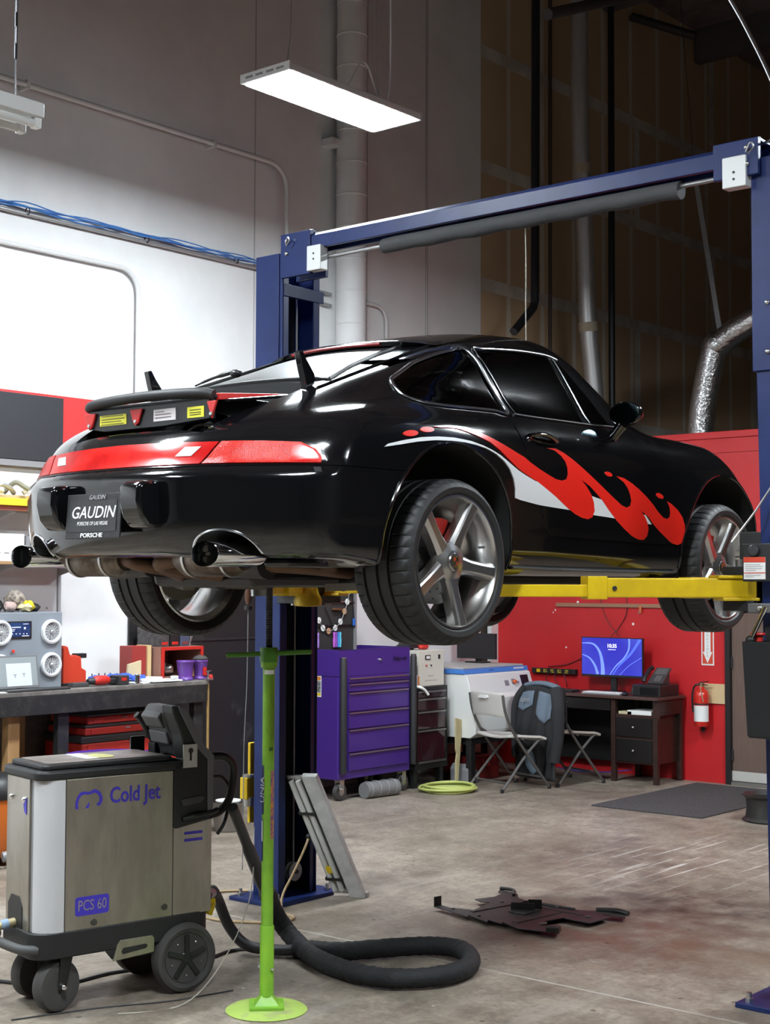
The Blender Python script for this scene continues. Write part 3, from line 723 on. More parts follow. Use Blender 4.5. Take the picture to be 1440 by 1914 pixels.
# --- raised engine lid frame with the spoiler tray
lid = thing_lid = B()
RIB = mat('rubber_seal', (.010, .010, .011), .6)
lidm = B().box(-.36, .36, -.82, -.38, .852, .866).out('engine_lid', TRIM, CAR, smooth=0, bevel=.004)
B().tube(cr([(-.355, -.83, .862), (-.3, -.852, .872), (-.1, -.868, .878), (.1, -.868, .878), (.3, -.852, .872), (.36, -.83, .862)], 8), .024, 14, flat=.85).out('lip_seal', RIB, lidm)
B().prism([(-.33, .775), (-.345, .85), (.355, .85), (.355, .775), (.10, .762), (-.25, .762)], -.845, -.815, 'Y').out('rear_panel', TRIM, lidm, smooth=0, bevel=.003)
STK = mat('sticker_yellow', (.72, .68, .04), .45)
B().box(-.275, -.115, -.8475, -.8455, .785, .826).out('warning_sticker', STK, lidm, smooth=0)
for i, z in enumerate((.822, .810, .800, .790)):
    B().box(-.265, -.265 + (.13, .14, .12, .135)[i], -.849, -.8474, z - .0015, z + .0015).out('sticker_print', mat('print_dark', (.12, .12, .02), .6), lidm, smooth=0)
B().box(.045, .17, -.8475, -.8455, .783, .828).out('data_sticker', mat('sticker_white', (.72, .66, .66), .5), lidm, smooth=0)
for z in (.818, .808, .796): B().box(.055, .055 + (.05 if z > .81 else .09), -.849, -.8474, z - .0015, z + .0015).out('sticker_print', mat('print_grey', (.2, .16, .17), .6), lidm, smooth=0)
B().box(.235, .325, -.8475, -.8455, .783, .824).out('yellow_sticker', STK, lidm, smooth=0)
for z in (.812, .802, .794): B().box(.25, .31, -.849, -.8474, z - .0015, z + .0015).out('sticker_print', mat('print_dark', (.12, .12, .02), .6), lidm, smooth=0)
RBR = mat('red_bracket', (.50, .022, .02), .45)
for x in (-.33, -.05, .375):
    w_ = .05 if x != .375 else .028
    g = B().prism([(x - w_ / 2 - .012, .838), (x + w_ / 2 + .012, .838), (x + w_ / 2 - .012, .782), (x, .772), (x - w_ / 2 + .012, .782)], -.856, -.846, 'Y').out('red_bracket', RBR, lidm, smooth=0, bevel=.003)
    B().cyl((x, -.861, .790), (x, -.855, .790), .007, seg=10).out('bracket_bolt', STEEL, g)
for sg in (-1, 1):
    B().prism([(-.81, .846), (-.81, .872), (-.44, .905), (-.44, .892)], sg * .36 - .012, sg * .36 + .012, 'X').out('side_rail', RBR, lidm, smooth=0, bevel=.003)
    B().bar((sg * .395, -.80, .842), (sg * .385, -.40, .902), .03, .012).out('rail_cover', PAINT, lidm, smooth=0, bevel=.003)
    B().tube([(sg * .40, -.40, .900), (sg * .40, -.36, .898), (sg * .40, -.34, .875)], .010, 8).out('hinge_arm', DARKM, lidm)
    # upright spoiler horns
    B().prism([(-.445, .885), (-.43, .935), (-.455, 1.01), (-.47, 1.062), (-.452, 1.068), (-.425, 1.03), (-.385, .985), (-.375, .962), (-.405, .92), (-.415, .885)], sg * .44 - .016, sg * .44 + .016, 'X').out('spoiler_horn', PAINT, lidm, smooth=0, bevel=.004)
# --- engine bay
fan = B().lathe([(.135, -.02), (.145, -.02), (.145, .02), (.135, .02)], (.13, -.66, .640), 'Y', 36, closed=True).out('cooling_fan', mat('fan_alloy', (.32, .30, .28), .4, .8), CAR)
for k in range(11):
    a = 2 * PI * k / 11
    B().bar((.13 + .03 * math.cos(a), -.66, .64 + .03 * math.sin(a)), (.13 + .138 * math.cos(a + .3), -.66, .64 + .138 * math.sin(a + .3)), .012, .03, (0, 1, 0)).out('fan_blade', DARKM, fan, smooth=0)
B().lathe([(.001, -.035), (.05, -.035), (.055, .03), (.001, .03)], (.13, -.66, .64), 'Y', 20).out('fan_hub', GREYM, fan)
B().lathe([(.16, -.03), (.185, -.03), (.19, .05), (.165, .05)], (.13, -.66, .640), 'Y', 36, closed=True).out('fan_shroud', TRIM, CAR)
for x, z in ((-.04, .742), (.30, .742)):
    B().lathe([(.006, -.012), (.016, -.012), (.016, .01), (.006, .01)], (x, -.72, z - .01), 'Y', 14, closed=True).out('shroud_bolt', mat('brass', (.4, .3, .15), .4, 1.), CAR)
eb = B(); eb.box(-.40, .40, -.60, -.40, .5, .66)
eb.tube(cr([(-.35, -.7, .6), (-.3, -.74, .70), (-.2, -.74, .69), (-.15, -.7, .62)], 6), .022, 10); eb.tube(cr([(-.25, -.6, .66), (-.1, -.62, .73), (.0, -.6, .7)], 6), .02, 10)
eb.ball((-.22, -.62, .66), .06); eb.ball((.34, -.64, .68), .045, sc=(1.6, 1, .7))
eb.out('engine_block', mat('engine_dark', (.045, .042, .042), .5, .5), CAR)
B().tube([(.35, -.45, .80), (.42, -.60, .77), (.36, -.72, .73)], .016, 10).out('intake_hose', mat('hose_grey', (.12, .12, .13), .4), CAR)
# --- plate, bumperettes, exhaust, underside
pl = B().box(-.152, .152, -.006, .006, -.078, .078).out('number_plate', mat('plate_black', (.018, .018, .020), .35), CAR, smooth=0, bevel=.006)
pl.location = (.0, -1.088, .412); pl.rotation_euler = (R(-4), 0, 0)
PLT = mat('plate_white', (.75, .75, .76), .4)
B().prism([(-.158, -.084), (.158, -.084), (.158, .084), (-.158, .084)], -.0085, -.003, 'Y').out('plate_frame', BLACKP, pl, smooth=0, bevel=.003)
B().box(-.135, .135, -.0105, -.008, -.058, .058).out('plate_face', mat('plate_face', (.020, .020, .022), .45), pl, smooth=0)
text('plate_text', 'GAUDIN', .062, PLT, pl, (0, -.0115, .012), (1, 0, 0), (0, 0, 1), .22, wide=1.05, bold=.0005)
text('plate_text', 'PORSCHE OF LAS VEGAS', .020, PLT, pl, (0, -.0115, -.028), (1, 0, 0), (0, 0, 1), .18, wide=.80)
text('plate_text', 'GAUDIN', .024, mat('plate_dim', (.35, .35, .37), .4), pl, (0.02, -.0115, .069), (1, 0, 0), (0, 0, 1), .22)
text('plate_text', 'PORSCHE', .022, PLT, pl, (0, -.0115, -.072), (1, 0, 0), (0, 0, 1), 0, wide=1.35, bold=.0006)
for sg in (-1, 1):
    bb = B().prism([(-1.03, .535), (-1.115, .532), (-1.135, .515), (-1.138, .46), (-1.120, .40), (-1.085, .365), (-1.02, .362)], sg * .245 - .055, sg * .245 + .055, 'X').out('bumperette', PAINT, CAR, smooth=50, bevel=.014, seg=3)
    tip = B()
    def tipring(y, k): return [(sg * .53 + .072 * k * math.cos(a), y, .268 + .046 * k * math.sin(a)) for a in [j * PI / 18 for j in range(36)]]
    rings = [tipring(-.78, .86), tipring(-.80, .92), tipring(-1.02, 1.0), tipring(-1.028, .97), tipring(-1.015, .92), tipring(-.86, .86)]
    vs = [[tip.bm.verts.new(p) for p in r_] for r_ in rings]
    for i in range(len(vs) - 1):
        for k in range(36): tip.bm.faces.new((vs[i][k], vs[i][(k + 1) % 36], vs[i + 1][(k + 1) % 36], vs[i + 1][k]))
    et = tip.out('exhaust_tip', CHROME, CAR)
    B().prism([(sg * .53 + .062 * math.cos(a), .268 + .040 * math.sin(a)) for a in [j * PI / 14 for j in range(28)]], -.90, -.86, 'Y').out('tip_bore', mat('soot', (.008, .007, .007), .9), et)
    # bright edge of the bumper cut-out
    arc = [(sg * .53 + .117 * math.cos(R(a)), .27 + .087 * math.sin(R(a))) for a in range(2, 180, 6)]
    P = onskin(arc, 'B', .001); B().tube([tuple(p) for p in P], .0045, 8).out('exhaust_trim', ALU, CAR)
MUF = mat('muffler_steel', (.20, .17, .14), .38, .9, col2=(.08, .055, .04), scale=9)
und = B(); und.box(-.62, .62, .28, 2.4, .165, .205); und.out('underfloor', mat('underbody', (.016, .015, .015), .7), CAR, smooth=0, bevel=.01)
B().box(-.30, .30, -.55, .279, .150, .22).out('gearbox_cover', mat('engine_dark', (.045, .042, .042), .5, .5), CAR, smooth=0, bevel=.03)
for sg in (-1, 1):
    hx = B().tube([(sg * .22, -.62, .235), (sg * .44, -.62, .24)], [.045, .06], 16).out('heat_exchanger', mat('engine_dark', (.045, .042, .042), .5, .5), CAR)
    B().tube(cr([(sg * .42, -.62, .235), (sg * .50, -.45, .225), (sg * .48, -.20, .21)], 5), .028, 10).out('manifold_pipe', mat('pipe_rust', (.14, .08, .05), .55, .7), CAR)
    B().box(sg * .56 - .07, sg * .56 + .07, -.70, -.42, .225, .255).out('splash_guard', TRIM, CAR, smooth=0, bevel=.015)
for sg in (-1, 1):
    mf = B().tube([(sg * .16, -.80, .262), (sg * .20, -.80, .262), (sg * .46, -.80, .262), (sg * .50, -.80, .262)], [.05, .072, .072, .05], 20).out('muffler', MUF, CAR)
    for x in (.24, .44): B().lathe([(.0725, -.006), (.076, -.006), (.076, .006), (.0725, .006)], (sg * x, -.80, .262), 'X', 24, closed=True).out('muffler_strap', STEEL, mf)
    B().tube(cr([(sg * .17, -.80, .26), (sg * .06, -.82, .24), (sg * .03, -.70, .22), (sg * .12, -.55, .20)], 6), .03, 12).out('exhaust_pipe', mat('pipe_rust', (.14, .08, .05), .55, .7), CAR)
    B().tube(cr([(sg * .48, -.80, .262), (sg * .54, -.82, .265), (sg * .53, -.90, .268)], 5), .035, 12).out('exhaust_pipe', MUF, CAR)
    B().tube(cr([(sg * .35, -.1, .16), (sg * .55, -.05, .21), (sg * .70, 0, .25)], 5), .028, 10).out('drive_shaft', DARKM, CAR)
    B().bar((sg * .40, -.25, .15), (sg * .68, -.05, .16), .05, .03).out('control_arm', mat('arm_alloy', (.25, .23, .2), .5, .7), CAR)
    B().bar((sg * .40, .25, .15), (sg * .68, .05, .16), .05, .03).out('control_arm', mat('arm_alloy', (.25, .23, .2), .5, .7), CAR)
    B().bar((sg * .40, 2.10, .17), (sg * .66, 2.26, .18), .05, .03).out('control_arm', mat('arm_alloy', (.25, .23, .2), .5, .7), CAR)
# --- cabin
SEAT = mat('seat_leather', (.020, .020, .022), .55)
for sg in (-1, 1):
    st = B().box(sg * .30 - .21, sg * .30 + .21, .55, .70, .705, 1.00).out('seat', SEAT, CAR, bevel=.05, seg=4)
    B().box(sg * .30 - .12, sg * .30 + .12, .53, .64, .985, 1.085).out('headrest', SEAT, st, bevel=.035, seg=4)
B().box(-.54, .54, 1.38, 1.53, .72, .90).out('dashboard', SEAT, CAR, bevel=.04, seg=3)
B().lathe([(.165, -.012), (.19, -.012), (.19, .012), (.165, .012)], (-.30, 1.22, .86), 'Y', 28, closed=True).out('steering_wheel', SEAT, CAR)
B().box(-.10, .10, 1.19, 1.21, 1.155, 1.205).out('rear_view_mirror', TRIM, CAR, bevel=.008).location = (.0, .0, -.02)
# --- wheels
TYRE = mat('tyre_rubber', (.0095, .0095, .010), .58, bump=.08, bscale=120)
TREAD = TYRE
def wheel(s, y, sg, wd, rr=.327):
    z = .252
    t = B(); n = 44
    prof = [(.262, .0), (.272, .012), (.292, .016), (.308, .008), (.318, -.006), (.3245, -.022), (.3268, -.05), (.327, -.07), (.319, -.073), (.319, -.082), (.327, -.085), (.327, -.125), (.319, -.128), (.319, -.138), (.327, -.141), (.327, -.19), (.319, -.193), (.319, -.202), (.327, -.205), (.3265, wd * -1 + .05), (.3245, -wd + .024), (.316, -wd + .006), (.30, -wd - .006), (.275, -wd), (.262, -wd + .012)]
    angs = []
    for k in range(n):
        a = 2 * PI * k / n
        angs += [(a, 0), (a + 2 * PI / n * .78, 0), (a + 2 * PI / n * .86, 1), (a + 2 * PI / n * .92, 1)]
    rings = []
    for j, (r0, h) in enumerate(prof):
        groove = 4 <= j <= 7 or 19 <= j <= 21
        ring = []
        for a, g in angs:
            r1 = r0 - (.004 if g and groove else 0)
            ring.append(t.bm.verts.new((sg * h, r1 * math.cos(a), r1 * math.sin(a))))
        rings.append(ring)
    for i in range(len(rings) - 1):
        for k in range(len(angs)): t.bm.faces.new((rings[i][k], rings[i][(k + 1) % len(angs)], rings[i + 1][(k + 1) % len(angs)], rings[i + 1][k]))
    ty = t.out('tyre', TYRE, CAR, smooth=35); ty.location = (sg * s, y, z)
    rim = B().lathe([(.2635, .002), (.262, .007), (.254, .007), (.249, .0), (.246, -.02), (.240, -.04), (.222, -.07), (.220, -wd * .6), (.235, -wd + .03), (.258, -wd + .015), (.262, -wd + .02), (.262, -wd + .005), (.255, -wd)] , axis='X', seg=64)
    if sg < 0:
        for v in rim.bm.verts: v.co.x *= -1
    for f in list(rim.bm.faces):
        if len(f.verts) > 8: rim.bm.faces.remove(f)
    ri = rim.out('wheel_rim', RIMM, CAR, smooth=40); ri.location = (sg * s, y, z)
    rot = R(-27)
    for k in range(5):
        a = 2 * PI * k / 5 + rot + PI / 2; sp_ = B(); secs = []
        for r1, hw, x in ((.035, .040, -.030), (.075, .036, -.026), (.12, .0295, -.022), (.17, .0285, -.014), (.215, .030, -.006), (.252, .033, .000)):
            secs.append([(r1, -hw * 1.18, x - .045), (r1, -hw * 1.05, x - .010), (r1, -hw * .80, x), (r1, -hw * .55, x + .004), (r1, hw * .55, x + .004), (r1, hw * .80, x), (r1, hw * 1.05, x - .010), (r1, hw * 1.18, x - .045)])
        vv = []
        for sc_ in secs:
            vv.append([sp_.bm.verts.new((sg * x, r1 * math.cos(a) - q * math.sin(a), r1 * math.sin(a) + q * math.cos(a))) for r1, q, x in sc_])
        for i in range(len(vv) - 1):
            for j in range(8): sp_.bm.faces.new((vv[i][j], vv[i][(j + 1) % 8], vv[i + 1][(j + 1) % 8], vv[i + 1][j]))
        sp_.bm.faces.new(vv[0]); sp_.bm.faces.new(vv[-1][::-1])
        sp_.out('spoke', RIMM, ri, smooth=22)
        b_ = a + PI / 5
        cx, cy = .065 * math.cos(b_), .065 * math.sin(b_)
        B().lathe([(.001, .006), (.007, .006), (.009, .002), (.014, -.002), (.015, -.012)], (sg * -.030, cx, cy), 'X', 14).out('lug_nut', mat('lug_dark', (.18, .18, .19), .25, 1.), ri) if sg > 0 else None
    hp = [(.001, -.012), (.040, -.013), (.048, -.016), (.078, -.026), (.085, -.06)]
    hb = B().lathe([(r_, h * sg) for r_, h in hp], axis='X', seg=40).out('hub', RIMM, ri)
    cp = B().lathe([(r_, h * sg) for r_, h in ((.001, -.006), (.026, -.007), (.033, -.009), (.036, -.014))], axis='X', seg=32).out('center_cap', mat('cap_silver', (.45, .43, .42), .25, 1.), ri)
    GOLD = mat('crest_gold', (.55, .36, .08), .3, 1.)
    B().prism([(sg * q[0], q[1]) for q in ((-.017, .020), (-.010, .023), (0, .021), (.010, .023), (.017, .020), (.018, .004), (.011, -.014), (0, -.024), (-.011, -.014), (-.018, .004))], sg * -.006, sg * -.0045, 'X').out('crest', GOLD, ri)
    for q in ((-.008, .010, mat('crest_red', (.35, .03, .02), .4)), (.008, -.006, mat('crest_red', (.35, .03, .02), .4)), (-.008, -.006, BLACKP), (.008, .010, BLACKP)):
        B().box(sg * -.0046 - .0006, sg * -.0046 + .0006, q[0] - .0055, q[0] + .0055, q[1] - .006, q[1] + .006).out('crest_field', q[2], ri, smooth=0)
    B().cyl((sg * -.03, .18, .06), (sg * -.005, .19, .062), .005, seg=8).out('valve_stem', BLACKP, ri)
    dk = B().lathe([(.001, sg * -.10), (.165, sg * -.10), (.165, sg * -.13), (.001, sg * -.13)], axis='X', seg=48).out('brake_disc', mat('disc_steel', (.35, .34, .33), .35, 1.), CAR); dk.location = (sg * s, y, z)
    hol = B()
    for k in range(36):
        a = 2 * PI * k / 36; r1 = (.105, .125, .145)[k % 3]
        hol.cyl((sg * -.099, r1 * math.cos(a), r1 * math.sin(a)), (sg * -.101, r1 * math.cos(a), r1 * math.sin(a)), .004, seg=6)
    hol.out('drill_holes', BLACKP, dk, kind='stuff')
    cl = B().prism([(.175 * math.cos(a), .175 * math.sin(a)) for a in [R(50 + k * 8) for k in range(11)]] + [(.105 * math.cos(a), .105 * math.sin(a)) for a in [R(130 - k * 8) for k in range(11)]], sg * -.085, sg * -.15, 'X').out('brake_caliper', REDP, CAR, smooth=40, bevel=.006); cl.location = (sg * s, y, z); cl.rotation_euler = (R(-20 if y < 1 else 20), 0, 0)
    B().cyl((sg * -.12, 0, 0), (sg * -.22, 0, 0), .06, seg=20).out('hub_carrier', DARKM, CAR).location = (sg * s, y, z)
for sg in (1, -1):
    wheel(.862, 0.0, sg, .265)
    wheel(.845, 2.272, sg, .235)
# ================================================================== two-post lift
BLUE = mat('lift_blue', (.013, .026, .112), .36, col2=(.010, .021, .092), scale=5, spec=.3)
LIFT = thing('car_lift', 'dark blue two-post car lift with overhead beam and yellow swing arms', 'car lift', (-4.25, 6.0, 0), world=True)
def post(x0, x1, y0, y1, open_dir, top):
    """C-section column, open side towards open_dir along X"""
    t = .012; lip = .055
    xo, xb = (x1, x0) if open_dir > 0 else (x0, x1)      # open side, back side
    b = B()
    b.box(min(xb, xb + open_dir * t), max(xb, xb + open_dir * t), y0, y1, 0.02, top)
    for yy in (y0, y1 - t): b.box(min(x0, x1) + (t if open_dir > 0 else 0), max(x0, x1) - (0 if open_dir > 0 else t), yy, yy + t, .02, top)
    for ya, yb in ((y0 + t, y0 + lip), (y1 - lip, y1 - t)):
        b.box(min(xo, xo - open_dir * t), max(xo, xo - open_dir * t), ya, yb, .02, top)
    return b.out('column', BLUE, LIFT, smooth=0, bevel=.004)
PL = (-5.885, -5.69, 5.88, 6.19); PR = (-2.80, -2.59, 5.80, 6.11)
cl = post(*PL, 1, 3.60); cr_ = post(*PR, -1, 2.70)
for v in cr_.data.vertices: v.co.x += .045 * (2.7 - v.co.z) / 2.7      # the near column stands a touch out of plumb
# taller extension sleeve on the near column
ext = B().box(PR[0] - .012, PR[1] + .012, PR[2] - .012, PR[3] + .012, 2.66, 3.58).out('column_extension', BLUE, LIFT, smooth=0, bevel=.004)
for z in (2.74, 2.95): B().ball((PR[0] + .06, PR[2] - .014, z), .012, 10, 6).out('bolt', STEEL, ext)
exl = B().box(PL[0] - .006, PL[0] + .02, PL[2] - .006, PL[3] + .006, 2.5, 3.60).box(PL[0] - .006, PL[1] - .02, PL[2] - .008, PL[2] - .001, 2.5, 3.60).out('column_extension', BLUE, LIFT, smooth=0, bevel=.003)
for P_, o_ in ((PL, 1), (PR, -1)):
    xm = (P_[0] + P_[1]) / 2; ym = (P_[2] + P_[3]) / 2
    pb = B().prism([(xm - .17, ym - .27), (xm + .13 * 1, ym - .27), (xm + .19, ym - .21), (xm + .19, ym + .20), (xm + .13, ym + .27), (xm - .17, ym + .27)], 0, .022, 'Z').out('base_plate', BLUE, LIFT, smooth=0, bevel=.003)
    for bx, by in ((-.13, -.22), (-.13, .22), (.14, -.20), (.14, .20)):
        B().cyl((xm + bx, ym + by, .022), (xm + bx, ym + by, .06), .010, seg=10).cyl((xm + bx, ym + by, .022), (xm + bx, ym + by, .036), .018, seg=6).out('anchor_bolt', STEEL, pb)
    # lifting cables, inner dark lining and bottom pulley
    xi = xm
    B().box(xm - .05 if o_ > 0 else xm + .05 - .004, xm - .046 if o_ > 0 else xm + .05, P_[2] + .06, P_[3] - .06, .03, 3.4 if o_ > 0 else 2.6).out('column_lining', mat('lift_inner', (.010, .011, .016), .6), LIFT, smooth=0)
    for yy in (ym - .055, ym + .045):
        B().cyl((xm + o_ * .02, yy, .12), (xm + o_ * .02, yy, 3.42 if o_ > 0 else 2.6), .006, seg=8).out('lift_cable', mat('wire_rope', (.32, .31, .29), .5, .6), LIFT)
    pu = B().lathe([(.02, -.014), (.052, -.016), (.045, -.006), (.045, .006), (.052, .016), (.02, .014)], (xm + o_ * .075, ym - .01, .15), 'X', 24).out('pulley', GREYM, LIFT)
    B().cyl((xm + o_ * .05, ym - .01, .15), (xm + o_ * .105, ym - .01, .15), .012, seg=10).out('pulley_pin', DARKM, pu)
# overhead beam with end brackets
B().prism([(5.76, 3.555), (5.76, 3.625), (5.785, 3.645), (5.885, 3.645), (5.885, 3.555), (5.86, 3.555), (5.86, 3.62), (5.79, 3.62), (5.785, 3.555)], -5.42, -2.80, 'X').out('overhead_beam', BLUE, LIFT, smooth=0, bevel=.003)
for x0, x1 in ((-5.58, -5.36), (-2.97, -2.76)):
    e = B().box(x0, x1, 5.75, 5.775, 3.42 if x0 < -4 else 3.50, 3.66).box(x0, x1, 5.875, 5.90, 3.42 if x0 < -4 else 3.50, 3.66).box(x0, x1, 5.775, 5.875, 3.645, 3.66).out('beam_bracket', BLUE, LIFT, smooth=0, bevel=.004)
    xb = x0 + .05 if x0 < -4 else x1 - .05
    for z in (3.62, 3.55): B().ball((xb, 5.747, z), .012, 10, 6).out('bolt', STEEL, e)
    B().tube(cr([(xb, 5.74, 3.60), (xb + .03, 5.72, 3.63), (xb + .045, 5.72, 3.61), (xb + .02, 5.72, 3.585)], 5), .004, 6).out('safety_clip', STEEL, e)
B().box(PL[1] - .015, PL[1] + .005, PL[2] + .01, PL[3] + .03, 3.36, 3.43).out('cross_plate', BLUE, LIFT, smooth=0, bevel=.003)
for x0, x1, y in ((-5.37, -5.27, 5.735), (-2.92, -2.81, 5.735)):
    sb = B().box(x0, x1, y, y + .06, 3.43 if x0 < -4 else 3.455, 3.565 if x0 < -4 else 3.59).out('limit_switch_box', mat('switch_cover', (.60, .61, .60), .4, .2), LIFT, smooth=0, bevel=.004)
    for q in (.09, .06): B().cyl(((x0 + x1) / 2, y - .002, 3.43 + q), ((x0 + x1) / 2, y + .004, 3.43 + q), .006, seg=8).out('cover_screw', DARKM, sb)
B().cyl((-5.30, 5.80, 3.505), (-2.86, 5.80, 3.525), .011, seg=10).out('shutoff_rod', mat('rod_grey', (.35, .35, .35), .35, .8), LIFT)
B().tube([(-4.88 + i * .096, 5.80, 3.505 + .002 * (i % 3)) for i in range(19)], [.038] + [.040, .038, .041] * 6, 16).out('foam_bar', mat('foam_grey', (.05, .05, .053), .8, bump=.3, bscale=40), LIFT)
# hydraulic hose along the top of the near column
B().tube(cr([(-2.82, 5.82, 3.63), (-2.66, 5.80, 3.66), (-2.56, 5.84, 3.64), (-2.565, 5.90, 3.50), (-2.57, 5.92, 3.30)], 6), .006, 6).out('top_cable', STEEL, LIFT)
# carriages, arms, pads
ARMZ0, ARMZ1 = 1.69, 1.785
for P_, o_ in ((PL, 1), (PR, -1)):
    ym = (P_[2] + P_[3]) / 2; xf = P_[1] if o_ > 0 else P_[0]
    x0, x1 = sorted((xf - o_ * .05, xf + o_ * .12))
    cg = B().box(x0, x1, P_[2] + .07, P_[3] - .07, 1.63, 1.98).box(*sorted((xf + o_ * .005, xf + o_ * .15)), P_[2] - .03, P_[3] + .03, 1.64, 1.685).box(*sorted((xf + o_ * .005, xf + o_ * .15)), P_[2] - .03, P_[3] + .03, 1.79, 1.83).out('carriage', mat('carriage_black', (.012, .012, .013), .45), LIFT, smooth=0, bevel=.004)
    for yy, sgn in ((P_[2] + .02, -1), (P_[3] - .02, 1)):
        px_, py_ = xf + o_ * .09, yy
        B().cyl((px_, py_, 1.63), (px_, py_, 1.86), .022, seg=14).out('pivot_pin', STEEL, cg)
        tx, ty = (-4.335 - o_ * .66, 5.03 if sgn < 0 else 6.38)
        d = Vector((tx - px_, ty - py_, 0)); L_ = d.length; d.normalize()
        e1 = Vector((px_, py_, 0)) + d * (L_ * .60)
        arm = B().bar((px_ - d.x * .05, py_ - d.y * .05, (ARMZ0 + ARMZ1) / 2), (e1.x, e1.y, (ARMZ0 + ARMZ1) / 2), .13, ARMZ1 - ARMZ0 - .012).out('swing_arm', YELLOW, LIFT, smooth=0, bevel=.006)
        B().bar((px_ - d.x * .06, py_ - d.y * .06, ARMZ1), (px_ + d.x * .12, py_ + d.y * .12, ARMZ1), .15, .014).bar((px_ - d.x * .06, py_ - d.y * .06, ARMZ0), (px_ + d.x * .10, py_ + d.y * .10, ARMZ0), .15, .014).out('arm_flange', YELLOW, arm, smooth=0, bevel=.003)
        e2 = Vector((tx, ty, 0))
        B().bar((e1.x - d.x * .05, e1.y - d.y * .05, 1.724), (e2.x, e2.y, 1.724), .10, .052).out('arm_extension', YELLOW, arm, smooth=0, bevel=.004)
        nrm = Vector((d.y, -d.x, 0)) * (1 if d.y < 0 else -1)
        if nrm.y > 0: nrm = -nrm
        B().bar((e1.x - d.x * .07, e1.y - d.y * .07, 1.737), (e1.x + d.x * .015, e1.y + d.y * .015, 1.737), .142, .098).out('arm_collar', YELLOW, arm, smooth=0, bevel=.004)
        q = Vector((e1.x, e1.y, 0)) - d * .10 + nrm * .066
        B().cyl((q.x, q.y, 1.735), (q.x + nrm.x * .006, q.y + nrm.y * .006, 1.735), .010, seg=12).out('stop_pin', DARKM, arm)
        B().cyl((tx, ty, 1.69), (tx, ty, 1.728), .05, seg=20).out('pad_screw', STEEL, arm)
        B().cyl((tx, ty, 1.728), (tx, ty, 1.75), .062, seg=24).out('lift_pad', RUBBER, arm)
# arm restraint seen under the car on the far column
B().lathe([(.05, 1.625), (.075, 1.63), (.078, 1.66), (.06, 1.70), (.05, 1.74)], (-5.50, 5.90, 0), 'Z', 24).out('arm_restraint', mat('restraint_yellow', (.45, .32, .02), .35, .3), LIFT)
# warning plate on the near carriage
pk = B().box(-2.83, -2.66, 5.715, 5.745, 1.765, 1.925).out('carriage_plate', mat('carriage_black', (.012, .012, .013), .45), LIFT, smooth=0, bevel=.004)
B().box(-2.822, -2.725, 5.712, 5.716, 1.775, 1.868).out('warning_label', PAPER, pk, smooth=0)
B().box(-2.822, -2.725, 5.7105, 5.7125, 1.846, 1.868).out('label_header', mat('label_red', (.6, .05, .02), .5), pk, smooth=0)
B().box(-2.822, -2.725, 5.7105, 5.7125, 1.800, 1.8035).out('label_rule', mat('label_red', (.6, .05, .02), .5), pk, smooth=0)
for i, z in enumerate((1.836, 1.828, 1.820, 1.812, 1.792, 1.785)): B().box(-2.815, -2.815 + (.07, .08, .075, .05, .07, .04)[i], 5.7108, 5.7122, z - .0012, z + .0012).out('label_print', mat('print_grey2', (.35, .35, .36), .6), pk, smooth=0)
B().lathe([(.001, 5.700), (.020, 5.700), (.024, 5.704), (.024, 5.716)], (-2.775, 0, 1.895), 'Y', 20).out('carriage_bolt', DARKM, pk)
lk = B().box(-2.80, -2.66, 5.70, 5.78, 1.635, 1.675).out('lock_block', mat('lock_grey', (.18, .18, .185), .45, .6), LIFT, smooth=0, bevel=.004)
B().ball((-2.745, 5.70, 1.655), .014).out('lock_knob', STEEL, lk)
B().tube([(-2.68, 5.62, 1.66), (-2.735, 5.60, 1.53)], .010, 10).out('release_lever', CHROME, lk)
B().ball((-2.74, 5.60, 1.525), .02).out('lever_ball', BLACKP, lk)
B().tube([(-2.85, 5.66, 1.93), (-2.76, 5.70, 2.06), (-2.70, 5.78, 2.2)], .005, 6).out('safety_wire', STEEL, LIFT)
# spare pad adapter parked behind the far column
ya = B().box(-5.985, -5.965, 5.93, 6.02, .40, .85).box(-5.985, -5.93, 5.87, 5.95, .54, .66).out('adapter_bracket', YELLOW, LIFT, smooth=0, bevel=.004)
B().cyl((-5.955, 5.91, .50), (-5.955, 5.91, .55), .035, seg=18).out('pad_adapter', STEEL, ya)
B().cyl((-5.955, 5.91, .661), (-5.955, 5.91, .675), .036, seg=18).out('adapter_cap', STEEL, ya)
# black tool bin hanging from the near column
bn = thing('tool_bin', 'black plastic bin hanging on the near blue lift column', 'bin', (-2.66, 5.62, 1.13), world=True)
b = B(); s0, s1 = .135, .155
vs = []
for z, k, yb in ((1.13, .125, .09), (1.14, .130, .095), (1.52, .145, .105)):
    vs.append([b.bm.verts.new((-2.615 + sx * k, 5.675 + sy * yb, z)) for sx, sy in ((-1, -1), (1, -1), (1, 1), (-1, 1))])
b.bm.faces.new(vs[0][::-1])
for i in range(2):
    for k in range(4): b.bm.faces.new((vs[i][k], vs[i][(k + 1) % 4], vs[i + 1][(k + 1) % 4], vs[i + 1][k]))
b.out('bin_body', mat('bin_black', (.010, .011, .013), .42), bn, smooth=0, solid=.006, bevel=.01)
B().box(-2.76, -2.47, 5.775, 5.787, 1.50, 1.58).out('back_panel', mat('bin_black', (.010, .011, .013), .42), bn, smooth=0, bevel=.01)
B().lathe([(.001, 0), (.03, 0), (.032, .004), (.03, .01)], (-2.725, 5.64, 1.545), 'Z', 20).cyl((-2.725, 5.64, 1.52), (-2.725, 5.64, 1.55), .02).out('red_cap', REDP, bn)
